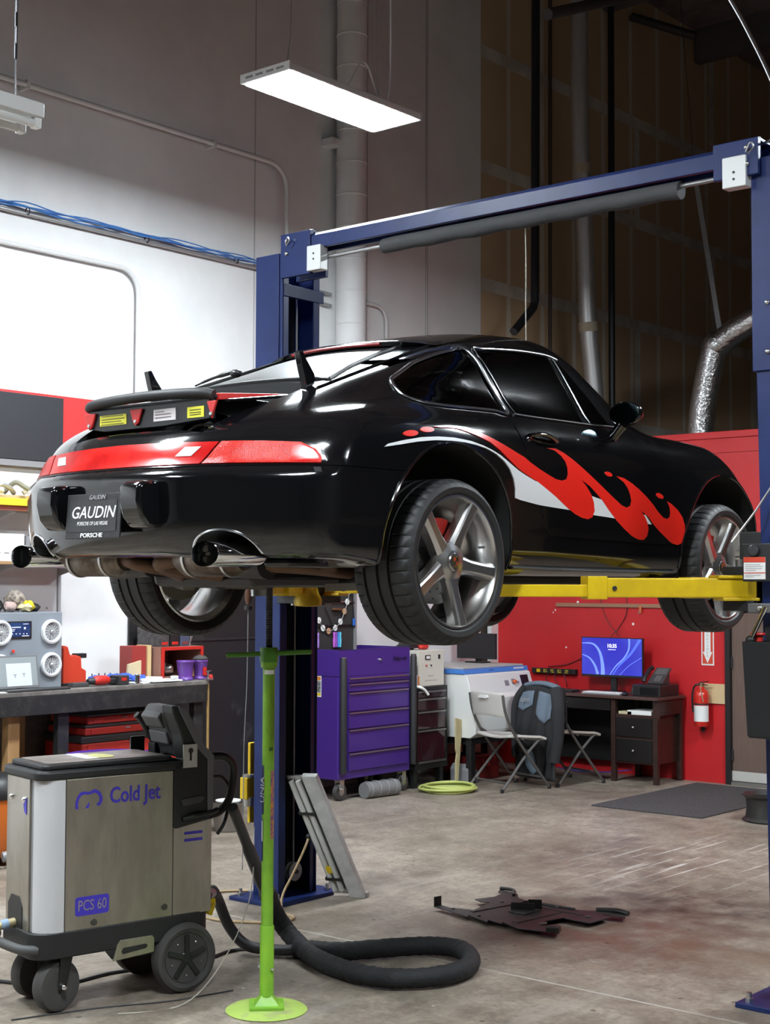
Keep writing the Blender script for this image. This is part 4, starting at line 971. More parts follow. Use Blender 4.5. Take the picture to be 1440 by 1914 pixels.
# ================================================================== dry-ice blasting machine
STAIN = mat('stainless_panel', (.44, .41, .36), .30, 1.0, col2=(.36, .33, .28), scale=4, stretch=(2, 2, .6), rvar=.12)
CJ = thing('blasting_machine', 'stainless steel dry ice blasting machine on wheels with black control arm', 'machine', (-4.78, 4.36, 0), R(-12))
GB = mat('machine_black', (.011, .011, .012), .5, bump=.04, bscale=150)
PW = mat('pillar_white', (.52, .52, .53), .45)
CBLUE = mat('logo_blue', (.045, .030, .42), .4)
Wd = -.365
def rrect(x0, x1, y0, y1, r, n=6):
    o = []
    for cx, cy, a0 in ((x1 - r, y1 - r, 0), (x0 + r, y1 - r, 90), (x0 + r, y0 + r, 180), (x1 - r, y0 + r, 270)):
        for k in range(n + 1):
            a = R(a0 + 90 * k / n); o.append((cx + r * math.cos(a), cy + r * math.sin(a)))
    return o
B().prism(rrect(Wd + .004, -.004, -.672, .136, .075), .30, .955, 'Z').out('cabinet', GREYM, CJ, smooth=40)
B().box(-.004, .003, -.560, -.062, .325, .945).out('side_panel', STAIN, CJ, smooth=0, bevel=.002)
B().box(-.004, .003, -.058, .132, .325, .72).out('rear_side_panel', STAIN, CJ, smooth=0, bevel=.002)
pil = B(); arc = [(-.075 + .079 * math.cos(R(a)), -.597 + .079 * math.sin(R(a))) for a in range(-78, 2, 6)]
arc2 = [(-.075 + .070 * math.cos(R(a)), -.597 + .070 * math.sin(R(a))) for a in range(0, -84, -6)]
pil.prism([(.004, -.565)] + [(-.075 + .079 * math.cos(R(a)), -.597 + .079 * math.sin(R(a))) for a in range(0, -80, -6)] + [(-.06, -.66), (-.02, -.60)], .325, .945, 'Z').out('corner_pillar', PW, CJ, smooth=40)
B().box(Wd + .06, -.085, -.681, -.671, .33, .945).out('front_panel', STAIN, CJ, smooth=0, bevel=.002)
B().prism([(Wd + .09, .33), (-.14, .33), (-.14, .42), (-.17, .46), (Wd + .12, .46), (Wd + .09, .42)], -.684, -.676, 'Y').out('inlet_recess', GB, CJ, smooth=0)
for x in (-.13, Wd + .11): B().ball((x, -.684, .86), .012, 10, 6).out('panel_stud', CHROME, CJ)
# lower chassis skirt
sk = B().prism(rrect(Wd - .005, .006, -.690, .140, .08), .225, .332, 'Z').out('chassis', GB, CJ, smooth=40, bevel=.006)
B().prism([(-.37, .228), (-.33, .18), (-.15, .185), (-.15, .228)], -.03, .006, 'X').out('side_skirt', GB, CJ, smooth=0)
hp = B().prism([(-.345, .180), (-.325, .245), (-.31, .262), (-.16, .262), (-.15, .25), (-.15, .192)], .006, .010, 'X').out('step_plate', STAIN, CJ, smooth=0, bevel=.001)
B().prism([(-.305 + .0, .213), (-.298, .203), (-.19, .213), (-.182, .223), (-.190, .232), (-.297, .229)], .0095, .0115, 'X').out('step_slot', BLACKP, hp, smooth=0)
for y, z in ((-.43, .352), (-.10, .372)):
    B().lathe([(.004, .0), (.013, .0), (.014, .004), (.013, .006), (.001, .006)], (.003, y, z), 'X', 18).out('latch_lock', mat('lock_dark', (.12, .12, .12), .3, .9), CJ)
# lid
ld = B().prism(rrect(Wd - .008, .010, -.688, .02, .06), .945, .985, 'Z').out('lid_rim', GB, CJ, smooth=40, bevel=.012, seg=3)
B().prism(rrect(Wd + .02, -.012, -.655, -.05, .03), .985, 1.006, 'Z').out('lid_lip', GB, ld, smooth=40, bevel=.006)
B().prism(rrect(Wd + .045, -.04, -.62, -.08, .02), 1.006, 1.010, 'Z').out('lid_plate', mat('lid_dusty', (.34, .31, .28), .4, .7, col2=(.22, .19, .17), scale=6), ld, smooth=40)
B().prism([(-.17 + .075 * math.cos(a), -.32 + .05 * math.sin(a)) for a in [k * PI / 12 for k in range(24)]], 1.010, 1.012, 'Z').out('yellow_label', mat('pale_yellow', (.62, .60, .25), .6), ld, smooth=0)
B().box(-.30, -.10, -.42, -.36, 1.010, 1.0115).out('tape_strip', PAPER, ld, smooth=0)
for y in (-.02, .035): B().box(-.30, -.24, y, y + .03, .98, 1.04).out('lid_hinge', GB, ld, smooth=0, bevel=.005)
# control arm: tall curved housing at the rear corner
hs = B().prism([(-.062, .705), (-.05, .695), (.118, .722), (.132, .74), (.132, 1.0), (.085, 1.04), (-.005, 1.198), (-.05, 1.222), (-.075, 1.222), (-.07, 1.19), (-.03, 1.10), (-.01, 1.02), (.0, .985), (-.062, .985)], -.088, .010, 'X').out('control_housing', GB, CJ, smooth=0, bevel=.010, seg=3)
B().prism([(.102, .735), (.128, .75), (.1335, 1.0), (.087, 1.043), (-.003, 1.201), (-.05, 1.2245), (-.035, 1.19), (.055, 1.03), (.102, .985)], .0102, .0165, 'X').out('housing_edge', mat('housing_edge', (.16, .16, .20), .45), CJ, smooth=0, bevel=.002)
B().prism([(-.02, .79), (.07, .80), (.09, .815), (.08, .83), (-.03, .82)], .010, .015, 'X').out('housing_recess', mat('panel_grey', (.055, .055, .058), .5), CJ, smooth=0, bevel=.002)
cp_ = B().prism([(-.055, 1.14), (-.065, 1.185), (-.045, 1.215), (.01, 1.215), (.06, 1.16), (.07, 1.05), (.06, .995), (.015, .995)], -.265, -.089, 'X').out('control_panel', mat('panel_grey', (.055, .055, .058), .5), CJ, smooth=0, bevel=.010, seg=3)
B().prism([(-.085, 1.165), (-.065, 1.19), (-.03, 1.125), (-.055, 1.115)], -.255, -.10, 'X').out('display_hood', mat('hood_grey', (.075, .075, .078), .5), cp_, smooth=0, bevel=.006)
B().prism([(-.045, 1.10), (-.02, 1.105), (.005, 1.05), (-.03, 1.045)], -.255, -.10, 'X').out('keypad', mat('keypad_grey', (.09, .09, .095), .5), cp_, smooth=0, bevel=.006)
hk_ = B().box(.0175, .0225, -.025, .045, .955, 1.055).box(-.01, .0175, -.025, .045, .955, .960).out('gun_hook_plate', STEEL, CJ, smooth=0, bevel=.001)
B().cyl((.0226, .012, 1.028), (.0236, .012, 1.028), .012, seg=20).box(.0226, .0236, .007, .017, .985, 1.02).out('hook_slot', BLACKP, hk_, smooth=0)
hk2 = B().box(-.345, -.338, -.085, -.015, .985, 1.065).out('gun_hook_plate', BLACKP, CJ, smooth=0, bevel=.002)
B().tube(cr([(-.30, -.08, 1.165), (-.30, -.05, 1.135), (-.30, .005, 1.05), (-.295, .045, 1.005), (-.28, .10, .985), (-.24, .11, .98)], 6), .016, 10).out('hose_rest', BLACKP, CJ)
B().tube(cr([(-.03, .14, .99), (-.03, .22, .98), (-.04, .27, .92), (-.04, .25, .80), (-.04, .20, .745), (-.02, .13, .735)], 7), .018, 12).out('push_handle', GB, CJ)
B().tube(cr([(-.03, .14, .90), (-.06, .22, .89), (-.07, .27, .82), (-.06, .24, .70), (-.06, .20, .64)], 7), .008, 8).out('cable_loop', BLACKP, CJ)
B().tube(cr([(.012, -.02, .735), (.022, .03, .745), (.02, .10, .75), (0, .16, .758)], 6), .012, 10).out('grip_bar', BLACKP, CJ)
# nozzle stub and bumper loop at the front
nz = B().cyl((-.21, -.68, .35), (-.22, -.80, .335), .018, seg=14).out('air_inlet', mat('brass_pale', (.45, .38, .22), .45, .5), CJ)
B().cyl((-.213, -.71, .347), (-.2155, -.74, .343), .020, seg=14).out('inlet_band', mat('band_blue', (.25, .35, .5), .5), nz)
B().tube(cr([(-.03, -.66, .265), (-.06, -.72, .27), (-.16, -.76, .285), (-.30, -.76, .285), (-.40, -.72, .27), (-.42, -.66, .265)], 6), .020, 12).out('front_bumper', mat('bumper_grey', (.06, .06, .06), .6), CJ)
# lettering and the bear
sx = .0045
text('logo_text', 'Cold Jet', .092, CBLUE, CJ, (sx, -.245, .862), (0, 1, 0), (0, 0, 1), 0, wide=.78, bold=.0016)
bear = [(-.520, .822), (-.520, .850), (-.512, .872), (-.498, .888), (-.480, .892), (-.465, .888), (-.452, .890), (-.436, .898), (-.420, .893), (-.407, .882), (-.398, .862), (-.399, .842), (-.409, .828), (-.421, .828), (-.424, .838), (-.414, .842), (-.411, .858), (-.418, .874), (-.430, .882), (-.440, .882), (-.452, .878), (-.466, .877), (-.482, .880), (-.496, .874), (-.505, .860), (-.510, .840), (-.507, .822)]
B().prism(bear, .0030, .0045, 'X').out('bear_logo', CBLUE, CJ, smooth=0)
B().prism([(-.476, .822), (-.466, .836), (-.460, .845), (-.457, .835), (-.462, .822)], .0030, .0045, 'X').out('bear_leg', CBLUE, CJ, smooth=0)
B().prism(rrect(-.515, -.362, .385, .462, .012, 4), .0030, .0042, 'X').out('model_badge', CBLUE, CJ, smooth=0)
text('badge_text', 'PCS 60', .062, mat('badge_text', (.45, .42, .40), .3, .8), CJ, (.0050, -.4385, .424), (0, 1, 0), (0, 0, 1), 0, wide=.72)
for z in (.642, .672): B().box(.0030, .0042, -.005, .085, z - .006, z + .006, Matrix.Shear('XY', 4, (0, 0))).out('blue_stripe', CBLUE, CJ, smooth=0)
B().prism([(-.14, .84), (-.11, .87), (-.11, .80), (-.13, .81)], -.6835, -.682, 'Y').out('bear_logo', CBLUE, CJ, smooth=0)
B().box(-.0915, -.0895, .1465, .152, .86, .91).out('side_tag', PAPER, CJ, smooth=0)
# wheels
WT = mat('caster_tyre', (.055, .052, .050), .75, bump=.15, bscale=90)
for x in (.012, Wd - .012):
    s_ = 1 if x > 0 else -1
    tw = B().lathe([(.105, .0), (.125, .010), (.140, .006), (.146, -.010), (.146, -.045), (.140, -.058), (.125, -.06), (.105, -.055)], axis='X', seg=44).out('rear_tyre', WT, CJ); tw.location = (x + s_ * .012, .0, .147)
    if s_ < 0: tw.rotation_euler = (0, 0, PI)
    dsk = B().lathe([(.001, .004), (.022, .004), (.03, -.004), (.095, -.006), (.106, .002), (.106, -.03), (.001, -.03)], axis='X', seg=40).out('hub_disc', BLACKP, tw)
    for k in range(5):
        a = 2 * PI * k / 5 + PI / 2
        B().bar((.001, .02 * math.cos(a), .02 * math.sin(a)), (.001, .095 * math.cos(a), .095 * math.sin(a)), .022, .012, (1, 0, 0)).out('hub_rib', BLACKP, tw, smooth=0, bevel=.002)
        B().ball((.0, .075 * math.cos(a + .63), .075 * math.sin(a + .63)), .005, 8, 6).out('hub_rivet', STEEL, tw)
for x, y, rz in ((-.06, -.565, R(14)), (Wd + .05, -.545, R(14))):
    cw = B().lathe([(.055, -.030), (.075, -.034), (.098, -.030), (.104, -.020), (.104, .020), (.098, .030), (.075, .034), (.055, .030)], axis='X', seg=36).out('caster_tyre', WT, CJ); cw.location = (x, y, .105); cw.rotation_euler = (0, 0, rz)
    B().lathe([(.001, .025), (.05, .022), (.058, .028), (.058, -.028), (.05, -.022), (.001, -.025)], axis='X', seg=28).out('caster_hub', DARKM, cw)
    B().prism([(-.018, -.01), (.018, -.01), (.055, .12), (-.01, .12)], .037, .042, 'X').prism([(-.018, -.01), (.018, -.01), (.055, .12), (-.01, .12)], -.042, -.037, 'X').box(-.042, .042, -.01, .055, .115, .122).out('caster_fork', BLACKP, cw, smooth=0, bevel=.002)
    B().cyl((-.05, 0, 0), (.05, 0, 0), .010, seg=10).ball((.05, 0, 0), .014, 10, 6).out('caster_axle', CHROME, cw)
# blasting hose: wand leaves the control arm, loops over the floor and returns to the machine
HOSE = mat('hose_sleeve', (.009, .0095, .011), .75, bump=.5, bscale=45)
hz = thing('blast_hose', 'thick black sleeved hose looping across the concrete floor beside the blasting machine', 'hose', (-4.4, 5.2, 0), world=True)
wand = [(-4.735, 4.60, .76), (-4.80, 4.74, .60), (-4.875, 4.90, .42), (-4.93, 5.02, .30)]
B().tube(cr(wand, 6), [.024] * 8 + [.030] * 6 + [.034] * 5, 12).out('hose_wand', mat('wand_grey', (.05, .05, .053), .5), hz)
loop = [(-4.93, 5.02, .30), (-4.96, 5.10, .19), (-4.93, 5.15, .10), (-4.82, 5.12, .055), (-4.69, 5.05, .048), (-4.54, 4.98, .048), (-4.39, 4.94, .048), (-4.25, 4.93, .048), (-4.12, 4.96, .048), (-4.02, 5.06, .048), (-3.97, 5.20, .048), (-3.99, 5.35, .048), (-4.08, 5.48, .048), (-4.20, 5.56, .048), (-4.32, 5.54, .048), (-4.42, 5.44, .048), (-4.52, 5.28, .048), (-4.60, 5.16, .048), (-4.70, 5.11, .048), (-4.80, 5.08, .044)]
lp = cr(loop, 10)
random.seed(3)
B().tube(lp, [.043 * (1 + random.uniform(-.05, .05)) for _ in lp], 14).out('hose_sleeve', HOSE, hz)
B().tube(cr([(-4.74, 5.10, .046), (-4.87, 5.03, .036), (-5.0, 4.96, .05), (-5.06, 4.90, .14), (-5.03, 4.80, .28), (-4.92, 4.66, .36), (-4.86, 4.60, .37)], 8), .026, 12).out('return_hose', mat('hose_plain', (.02, .02, .022), .5), hz)
B().cyl((-4.86, 4.60, .37), (-4.815, 4.53, .375), .022, seg=14).out('hose_fitting', STEEL, hz)
# cords
def cord(name, label, pts, r, m, n=8):
    c = cr(pts, n); base = c[0]
    o = B().tube([p - Vector((base.x, base.y, 0)) for p in c], r, 8).out(name, m)
    o.location = (base.x, base.y, 0)
    return tag(o, label, 'cord')
cord('extension_cord', 'tan braided extension cord curling on the floor round the far lift column', [(-5.655, 6.09, .345), (-5.635, 6.03, .28), (-5.62, 5.93, .17), (-5.60, 5.82, .06), (-5.50, 5.72, .008), (-5.36, 5.66, .008), (-5.34, 5.52, .008), (-5.45, 5.44, .008), (-5.62, 5.36, .008), (-5.85, 5.40, .008), (-6.05, 5.62, .008), (-6.12, 5.85, .008), (-6.02, 5.98, .008)], .007, mat('cord_tan', (.42, .30, .17), .7))
cord('floor_cable', 'thin black cord on the floor running under the blasting machine', [(-4.75, 5.16, .01), (-4.95, 5.14, .008), (-5.10, 4.98, .008), (-5.08, 4.70, .008), (-5.22, 4.35, .008), (-5.25, 4.05, .008), (-5.55, 3.9, .008)], .008, BLACKP)
cord('thin_wire', 'thin pale wire hanging down to the floor beside the green stand', [(-4.90, 4.90, .62), (-4.80, 4.78, .34), (-4.72, 4.55, .12), (-4.62, 4.22, .006), (-4.72, 3.95, .004)], .0028, mat('wire_pale', (.5, .47, .4), .5))
tag(B().tube(cr([(-4.98, 3.62, .004), (-4.85, 3.95, .004), (-4.70, 4.22, .004), (-4.62, 4.5, .004)], 8), .003, 6).out('black_wire', BLACKP), 'thin black wire on the floor in front of the blasting machine', 'cord')
yt = tag(B().tube(cr([(-5.18, 5.05, .33), (-5.2, 5.07, .30), (-5.21, 5.06, .26)], 4), .02, 10).tube(cr([(-5.2, 5.07, .30), (-5.24, 5.06, .29)], 4), .014, 8).out('yellow_nozzle', YELLOW), 'small yellow plug hanging at the blasting machine outlet', 'plug')
yt.location = (.28, -.42, .0)
# ================================================================== green underhoist stand
GREEN = mat('stand_green', (.22, .46, .03), .42, col2=(.17, .38, .03), scale=6)
GST = thing('support_stand', 'bright green tall support stand holding up the car engine', 'stand', (-4.31, 4.39, 0))
gb = B().lathe([(.165, 0), (.168, .004), (.160, .010), (.10, .016), (.001, .018)], axis='Z', seg=48).out('base', mat('stand_dusty', (.36, .50, .10), .6, col2=(.30, .30, .16), scale=14, contrast=(.5, .75)), GST)
gp = B().prism([(.10, 0), (0, .10), (-.10, 0), (0, -.10)], .012, .030, 'Z').out('base_pyramid', GREEN, gb, smooth=0, bevel=.004)
B().lathe([(.10, .012), (.07, .030), (.035, .06), (.03, .066)], axis='Z', seg=4).out('base_gusset', GREEN, gb, smooth=0)
B().lathe([(.001, .06), (.029, .06), (.029, .34), (.027, .345), (.025, .345), (.025, 1.40), (.034, 1.402), (.036, 1.44), (.030, 1.47), (.012, 1.47)], axis='Z', seg=28).out('tube', GREEN, GST)
B().cyl((-.045, 0, .17), (.045, 0, .17), .007, seg=8).out('locking_pin', STEEL, GST)
th = B(); zz = 1.40
scr = B(); n = 46
prof = []
for i in range(n): prof += [(.0150, 1.44 + i * .0073), (.0125, 1.44 + i * .0073 + .0036)]
scr.lathe([(.001, 1.43)] + prof + [(.001, 1.44 + n * .0073)], axis='Z', seg=14).out('screw', DARKM, GST, smooth=30)
B().lathe([(.001, 1.775), (.03, 1.775), (.034, 1.78), (.034, 1.79), (.001, 1.79)], axis='Z', seg=24).out('saddle', DARKM, GST)
hd = B().bar((-.135, -.115, 1.452), (.135, .115, 1.468), .030, .020).out('turning_handle', mat('stand_green_dark', (.07, .22, .02), .4), GST, smooth=0, bevel=.005)
B().lathe([(.001, 1.425), (.038, 1.425), (.040, 1.465), (.036, 1.485), (.001, 1.485)], axis='Z', seg=24).out('handle_hub', mat('stand_green_dark', (.07, .22, .02), .4), GST)
sdir = Vector((.643, -.766, 0)); rdir = Vector((.766, .643, 0))
def band(z0, z1, a0, a1, r=.0256):
    ax = math.atan2(sdir.y, sdir.x)
    return B().grid(lambda u, v: ((r) * math.cos(ax + R(a0 + (a1 - a0) * u)), r * math.sin(ax + R(a0 + (a1 - a0) * u)), z0 + (z1 - z0) * v), 8, 1)
band(1.375, 1.392, -40, 60).out('white_tape', PAPER, GST)
band(.80, 1.00, -75, -38).out('brand_label', mat('label_dark', (.02, .025, .06), .4), GST)
band(.70, .98, 30, 72).out('picture_label', mat('label_orange', (.20, .08, .25), .4, col2=(.65, .25, .05), scale=40), GST)
band(.61, .78, -75, -45).out('warning_label', mat('label_dark', (.02, .025, .06), .4), GST)
band(.69, .775, -70, -52, .0259).out('label_print', PAPER, GST)
band(1.06, 1.075, 12, 50, .0259).out('label_print', mat('print_green', (.05, .14, .02), .5), GST)
ax0 = math.atan2(sdir.y, sdir.x) + R(-57)
nd = Vector((math.cos(ax0), math.sin(ax0), 0)); text('label_text', 'UNIA', .045, mat('label_silver', (.4, .4, .42), .4), GST, tuple(nd * .0264 + Vector((0, 0, .90))), (0, 0, 1), (nd.cross(Vector((0, 0, 1)))), 0)
# ================================================================== undertray on the floor
UT = thing('undertray', 'black plastic car undertray panel lying on the concrete floor', 'undertray', (-4.55, 6.6, 0), world=True)
out = [(-4.92, 6.28), (-4.785, 6.245), (-4.706, 6.221), (-4.635, 6.201), (-4.651, 6.236), (-4.486, 6.17), (-4.508, 6.214), (-4.41, 6.189), (-4.424, 6.224), (-4.288, 6.157), (-4.213, 6.176), (-4.142, 6.193), (-4.076, 6.213), (-4.138, 6.317), (-4.186, 6.321), (-4.243, 6.287), (-4.272, 6.387), (-4.243, 6.508), (-4.183, 6.496), (-4.076, 6.494), (-4.063, 6.664), (-4.127, 6.706), (-4.002, 6.717), (-4.047, 6.815), (-4.17, 6.777), (-4.289, 6.708), (-4.476, 6.692), (-4.596, 6.711), (-4.695, 6.752), (-4.764, 6.84), (-4.91, 6.876), (-4.872, 6.803), (-4.829, 6.784), (-4.816, 6.684), (-4.861, 6.571), (-4.799, 6.536), (-4.749, 6.561), (-4.724, 6.443), (-4.704, 6.349), (-4.775, 6.33), (-4.835, 6.311), (-4.912, 6.335)]
TRAY = mat('tray_black', (.016, .015, .015), .42, col2=(.03, .028, .026), scale=10)
bm = B(); bm.prism(out, .022, .028, 'Z'); tp = bm.out('panel', TRAY, UT, smooth=0, bevel=.002)
B().bar((-4.918, 6.282, .051), (-4.910, 6.333, .051), .004, .050).out('end_tab', TRAY, UT, smooth=0)
B().bar((-4.145, 6.205, .040), (-4.08, 6.225, .040), .05, .030).out('end_tab', TRAY, UT, smooth=0, bevel=.006)
B().prism([(-4.53, 6.42), (-4.42, 6.42), (-4.42, 6.56), (-4.53, 6.56)], .028, .036, 'Z').out('access_frame', TRAY, UT, smooth=0, bevel=.003)
B().bar((-4.54, 6.46, .050), (-4.43, 6.52, .050), .004, .045).out('duct_flap', TRAY, UT, smooth=0)
B().bar((-4.50, 6.56, .052), (-4.44, 6.60, .052), .004, .050).out('duct_flap', TRAY, UT, smooth=0)
B().bar((-4.545, 6.465, .040), (-4.50, 6.555, .058), .004, .030).out('duct_flap', TRAY, UT, smooth=0)
B().tube(cr([(-4.74, 6.77, .032), (-4.80, 6.85, .040), (-4.90, 6.87, .034)], 4), .010, 8).out('edge_lip', TRAY, UT)
B().tube(cr([(-4.20, 6.76, .030), (-4.10, 6.79, .036), (-4.02, 6.78, .034)], 4), .014, 8).out('edge_lip', TRAY, UT)
B().tube(cr([(-4.60, 6.705, .028), (-4.45, 6.69, .032), (-4.30, 6.705, .030)], 4), .007, 8).out('edge_lip', TRAY, UT)
B().tube([(-4.25, 6.30, .030), (-4.22, 6.32, .034)], .006, 6).out('clip', STEEL, UT)
for x, y in ((-4.80, 6.29), (-4.60, 6.25), (-4.38, 6.26), (-4.84, 6.83), (-4.40, 6.68), (-4.15, 6.60), (-4.70, 6.60), (-4.35, 6.36), (-4.66, 6.42)):
    B().cyl((x, y, .027), (x, y, .034), .011, seg=10).out('clip_boss', mat('boss_grey', (.10, .10, .10), .4), UT)
for a_, b_ in (((-4.68, 6.30), (-4.62, 6.62)), ((-4.36, 6.24), (-4.32, 6.60)), ((-4.62, 6.64), (-4.20, 6.62))):
    B().bar((a_[0], a_[1], .029), (b_[0], b_[1], .029), .022, .006).out('stiffening_rib', TRAY, UT, smooth=0, bevel=.002)
B().prism([(-4.66, 6.30), (-4.30, 6.25), (-4.28, 6.62), (-4.66, 6.66)], 0.0, .0225, 'Z').out('lower_tray', TRAY, UT, smooth=0)
# ================================================================== fluorescent fixture leaning on the far column
LF = thing('shop_light', 'dented white fluorescent shop light leaning against the far lift column', 'lamp', (-5.52, 6.27, 0), world=True)
bot = Vector((-5.50, 6.28, .012)); topv = Vector((-5.640, 6.02, .70)); dd = (topv - bot).normalized()
sd = Vector((.80, .45, 0)).normalized(); nn = sd.cross(dd); nn = nn if nn.y < 0 else -nn
def lp_(t, a, b): return tuple(bot + (topv - bot) * t + sd * a + nn * b)
def leanbox(t0, t1, a0, a1, b0, b1):
    b = B(); v = [b.bm.verts.new(lp_(t, a, c)) for t in (t0, t1) for a in (a0, a1) for c in (b0, b1)]
    for f in ((0, 1, 3, 2), (4, 6, 7, 5), (0, 4, 5, 1), (2, 3, 7, 6), (0, 2, 6, 4), (1, 5, 7, 3)): b.bm.faces.new([v[i] for i in f])
    return b
WOLD = mat('old_white_enamel', (.50, .50, .49), .45, col2=(.40, .40, .39), scale=12)
leanbox(0, 1, .0, .085, 0, .055).out('housing', WOLD, LF, smooth=0, bevel=.004)
leanbox(.015, .985, -.10, .0, .0, .02).out('reflector', mat('reflector_steel', (.42, .42, .41), .3, .8), LF, smooth=0, bevel=.003)
for a in (-.075, -.035): B().cyl(lp_(.05, a, .035), lp_(.95, a, .035), .017, seg=14).out('tube', mat('tube_grey', (.55, .55, .52), .35), LF)
for t in (.14, .68): leanbox(t, t + .02, -.10, -.005, .02, .058).out('strap', BLACKP, LF, smooth=0)
leanbox(.20, .255, -.075, -.045, .045, .053).out('yellow_tag', YELLOW, LF, smooth=0)
leanbox(0.0, .03, .03, .10, .0, .02).out('bent_end', STEEL, LF, smooth=0)
B().ball(lp_(.48, -.11, .02), .02, 10, 8).out('cord_grommet', BLACKP, LF)
# ================================================================== workbench against the left wall
BENCHB = mat('bench_black', (.010, .010, .011), .6, col2=(.035, .033, .031), scale=14, contrast=(.5, .75))
BTOP = mat('bench_top', (.12, .11, .10), .55, col2=(.22, .20, .18), scale=9, contrast=(.45, .7))
WB = thing('workbench', 'long black wooden workbench along the white wall behind the blasting machine', 'workbench', (-8.25, 5.9, 0), world=True)
BX0, BX1, BY0, BY1, BZ = -8.585, -7.95, 4.4, 7.47, 1.04
B().box(BX0, BX1, BY0, BY1, BZ - .03, BZ).out('top', BTOP, WB, smooth=0, bevel=.004)
B().box(BX1 - .045, BX1 - .002, BY0, BY1 - .01, BZ - .155, BZ - .031).out('front_apron', BENCHB, WB, smooth=0, bevel=.003)
B().box(BX0 + .02, BX1 - .05, BY1 - .05, BY1 - .01, BZ - .155, BZ - .031).out('side_apron', BENCHB, WB, smooth=0, bevel=.003)
for y in (4.6, 6.15, 7.37):
    B().box(BX1 - .10, BX1 - .046, y, y + .09, 0, BZ - .031).out('leg', BENCHB, WB, smooth=0, bevel=.003)
    B().box(BX0 + .02, BX0 + .11, y, y + .09, 0, BZ - .031).out('leg', WOOD, WB, smooth=0, bevel=.003)
B().box(-8.10, -8.03, 5.78, 5.87, 0, BZ - .031).out('leg', WOOD, WB, smooth=0, bevel=.003)
B().box(BX0 + .02, BX1 - .11, 6.30, 7.40, .43, .45).out('lower_shelf', BENCHB, WB, smooth=0)
B().box(BX0 + .001, BX0 + .015, 4.4, 6.9, .02, .85).out('back_board', mat('fibre_board', (.20, .165, .14), .8, col2=(.16, .13, .11), scale=20), WB, smooth=0)
B().cyl((BX1 - .02, BY1 + .012, .35), (BX1 - .02, BY1 + .012, 1.02), .010, seg=8).out('clamp_bar', mat('brass_bar', (.42, .27, .10), .5, .4), WB)
B().box(BX1 - .045, BX1 + .02, BY1 - .02, BY1 + .03, 1.042, 1.055).out('clamp_jaw', STEEL, WB, smooth=0, bevel=.003)
B().cyl((BX1 - .02, BY1 + .012, 1.0), (BX1 - .02, BY1 + .012, 1.11), .006, seg=8).cyl((BX1 - .05, BY1 + .012, 1.10), (BX1 + .01, BY1 + .012, 1.11), .004, seg=6).out('clamp_screw', STEEL, WB)
Z0 = BZ + .001
# speaker cabinet with screen
SPK = mat('speaker_grey', (.235, .26, .295), .5)
sb = thing('speaker_cabinet', 'grey speaker cabinet with four round white grilles on the workbench', 'speaker', (-8.3, 6.0, Z0), world=True)
B().box(-8.50, -8.15, 5.70, 6.29, Z0, 1.552).out('cabinet', SPK, sb, smooth=0, bevel=.004)
GRL = mat('speaker_cone', (.02, .02, .02), .6); SW = mat('speaker_white', (.72, .73, .75), .4)
for y, z in ((6.198, 1.420), (6.198, 1.197), (5.79, 1.42), (5.79, 1.197)):
    rg = B().lathe([(.058, .0), (.060, .018), (.068, .024), (.080, .020), (.084, .008), (.084, 0)], (-8.15, y, z), 'X', 40).out('grille_ring', SW, sb)
    B().lathe([(.001, .002), (.060, .002)], (-8.149, y, z), 'X', 30).out('cone', GRL, rg)
    B().ball((-8.135, y, z), .016, 14, 8, (.7, 1, 1)).out('dome', mat('dome_grey', (.5, .5, .5), .3, .5), rg)
    gr = B()
    for r_ in (.024, .033, .042, .051):
        gr.lathe([(r_ - .0013, .010), (r_ + .0013, .010), (r_ + .0013, .012), (r_ - .0013, .012)], (-8.15, y, z), 'X', 26, closed=True)
    for k in range(16):
        a = 2 * PI * k / 16 + random.uniform(-.05, .05)
        gr.bar((-8.139, y + .018 * math.cos(a), z + .018 * math.sin(a)), (-8.139, y + .060 * math.cos(a + .25), z + .060 * math.sin(a + .25)), .003, .002, (1, 0, 0))
    gr.out('grille_mesh', SW, rg, smooth=0, kind='stuff')
sc = B().box(-8.152, -8.142, 5.838, 6.036, 1.378, 1.495).out('screen_bezel', BLACKP, sb, smooth=0, bevel=.004)
B().box(-8.142, -8.1405, 5.857, 6.020, 1.392, 1.485).out('screen', mat('screen_blue', (.020, .030, .11), .2, col2=(.03, .06, .16), scale=14, emis=0), sc, smooth=0)
SCW = mat('screen_white', (.5, .55, .7), .5, emis=.7)
for y0_, y1_, z_, h_ in ((5.873, 5.945, 1.455, .006), (5.873, 5.90, 1.441, .004), (5.873, 5.895, 1.431, .004), (5.963, 6.005, 1.4755, .004), (5.955, 6.01, 1.397, .005), (5.97, 5.985, 1.448, .014)):
    B().box(-8.1406, -8.1396, y0_, y1_, z_ - h_ / 2, z_ + h_ / 2).out('screen_text', SCW, sc, smooth=0)
for y in (5.875, 5.905, 5.935, 5.965, 5.99): B().box(-8.1406, -8.1396, y, y + .008, 1.408, 1.415).out('screen_icon', SCW, sc, smooth=0)
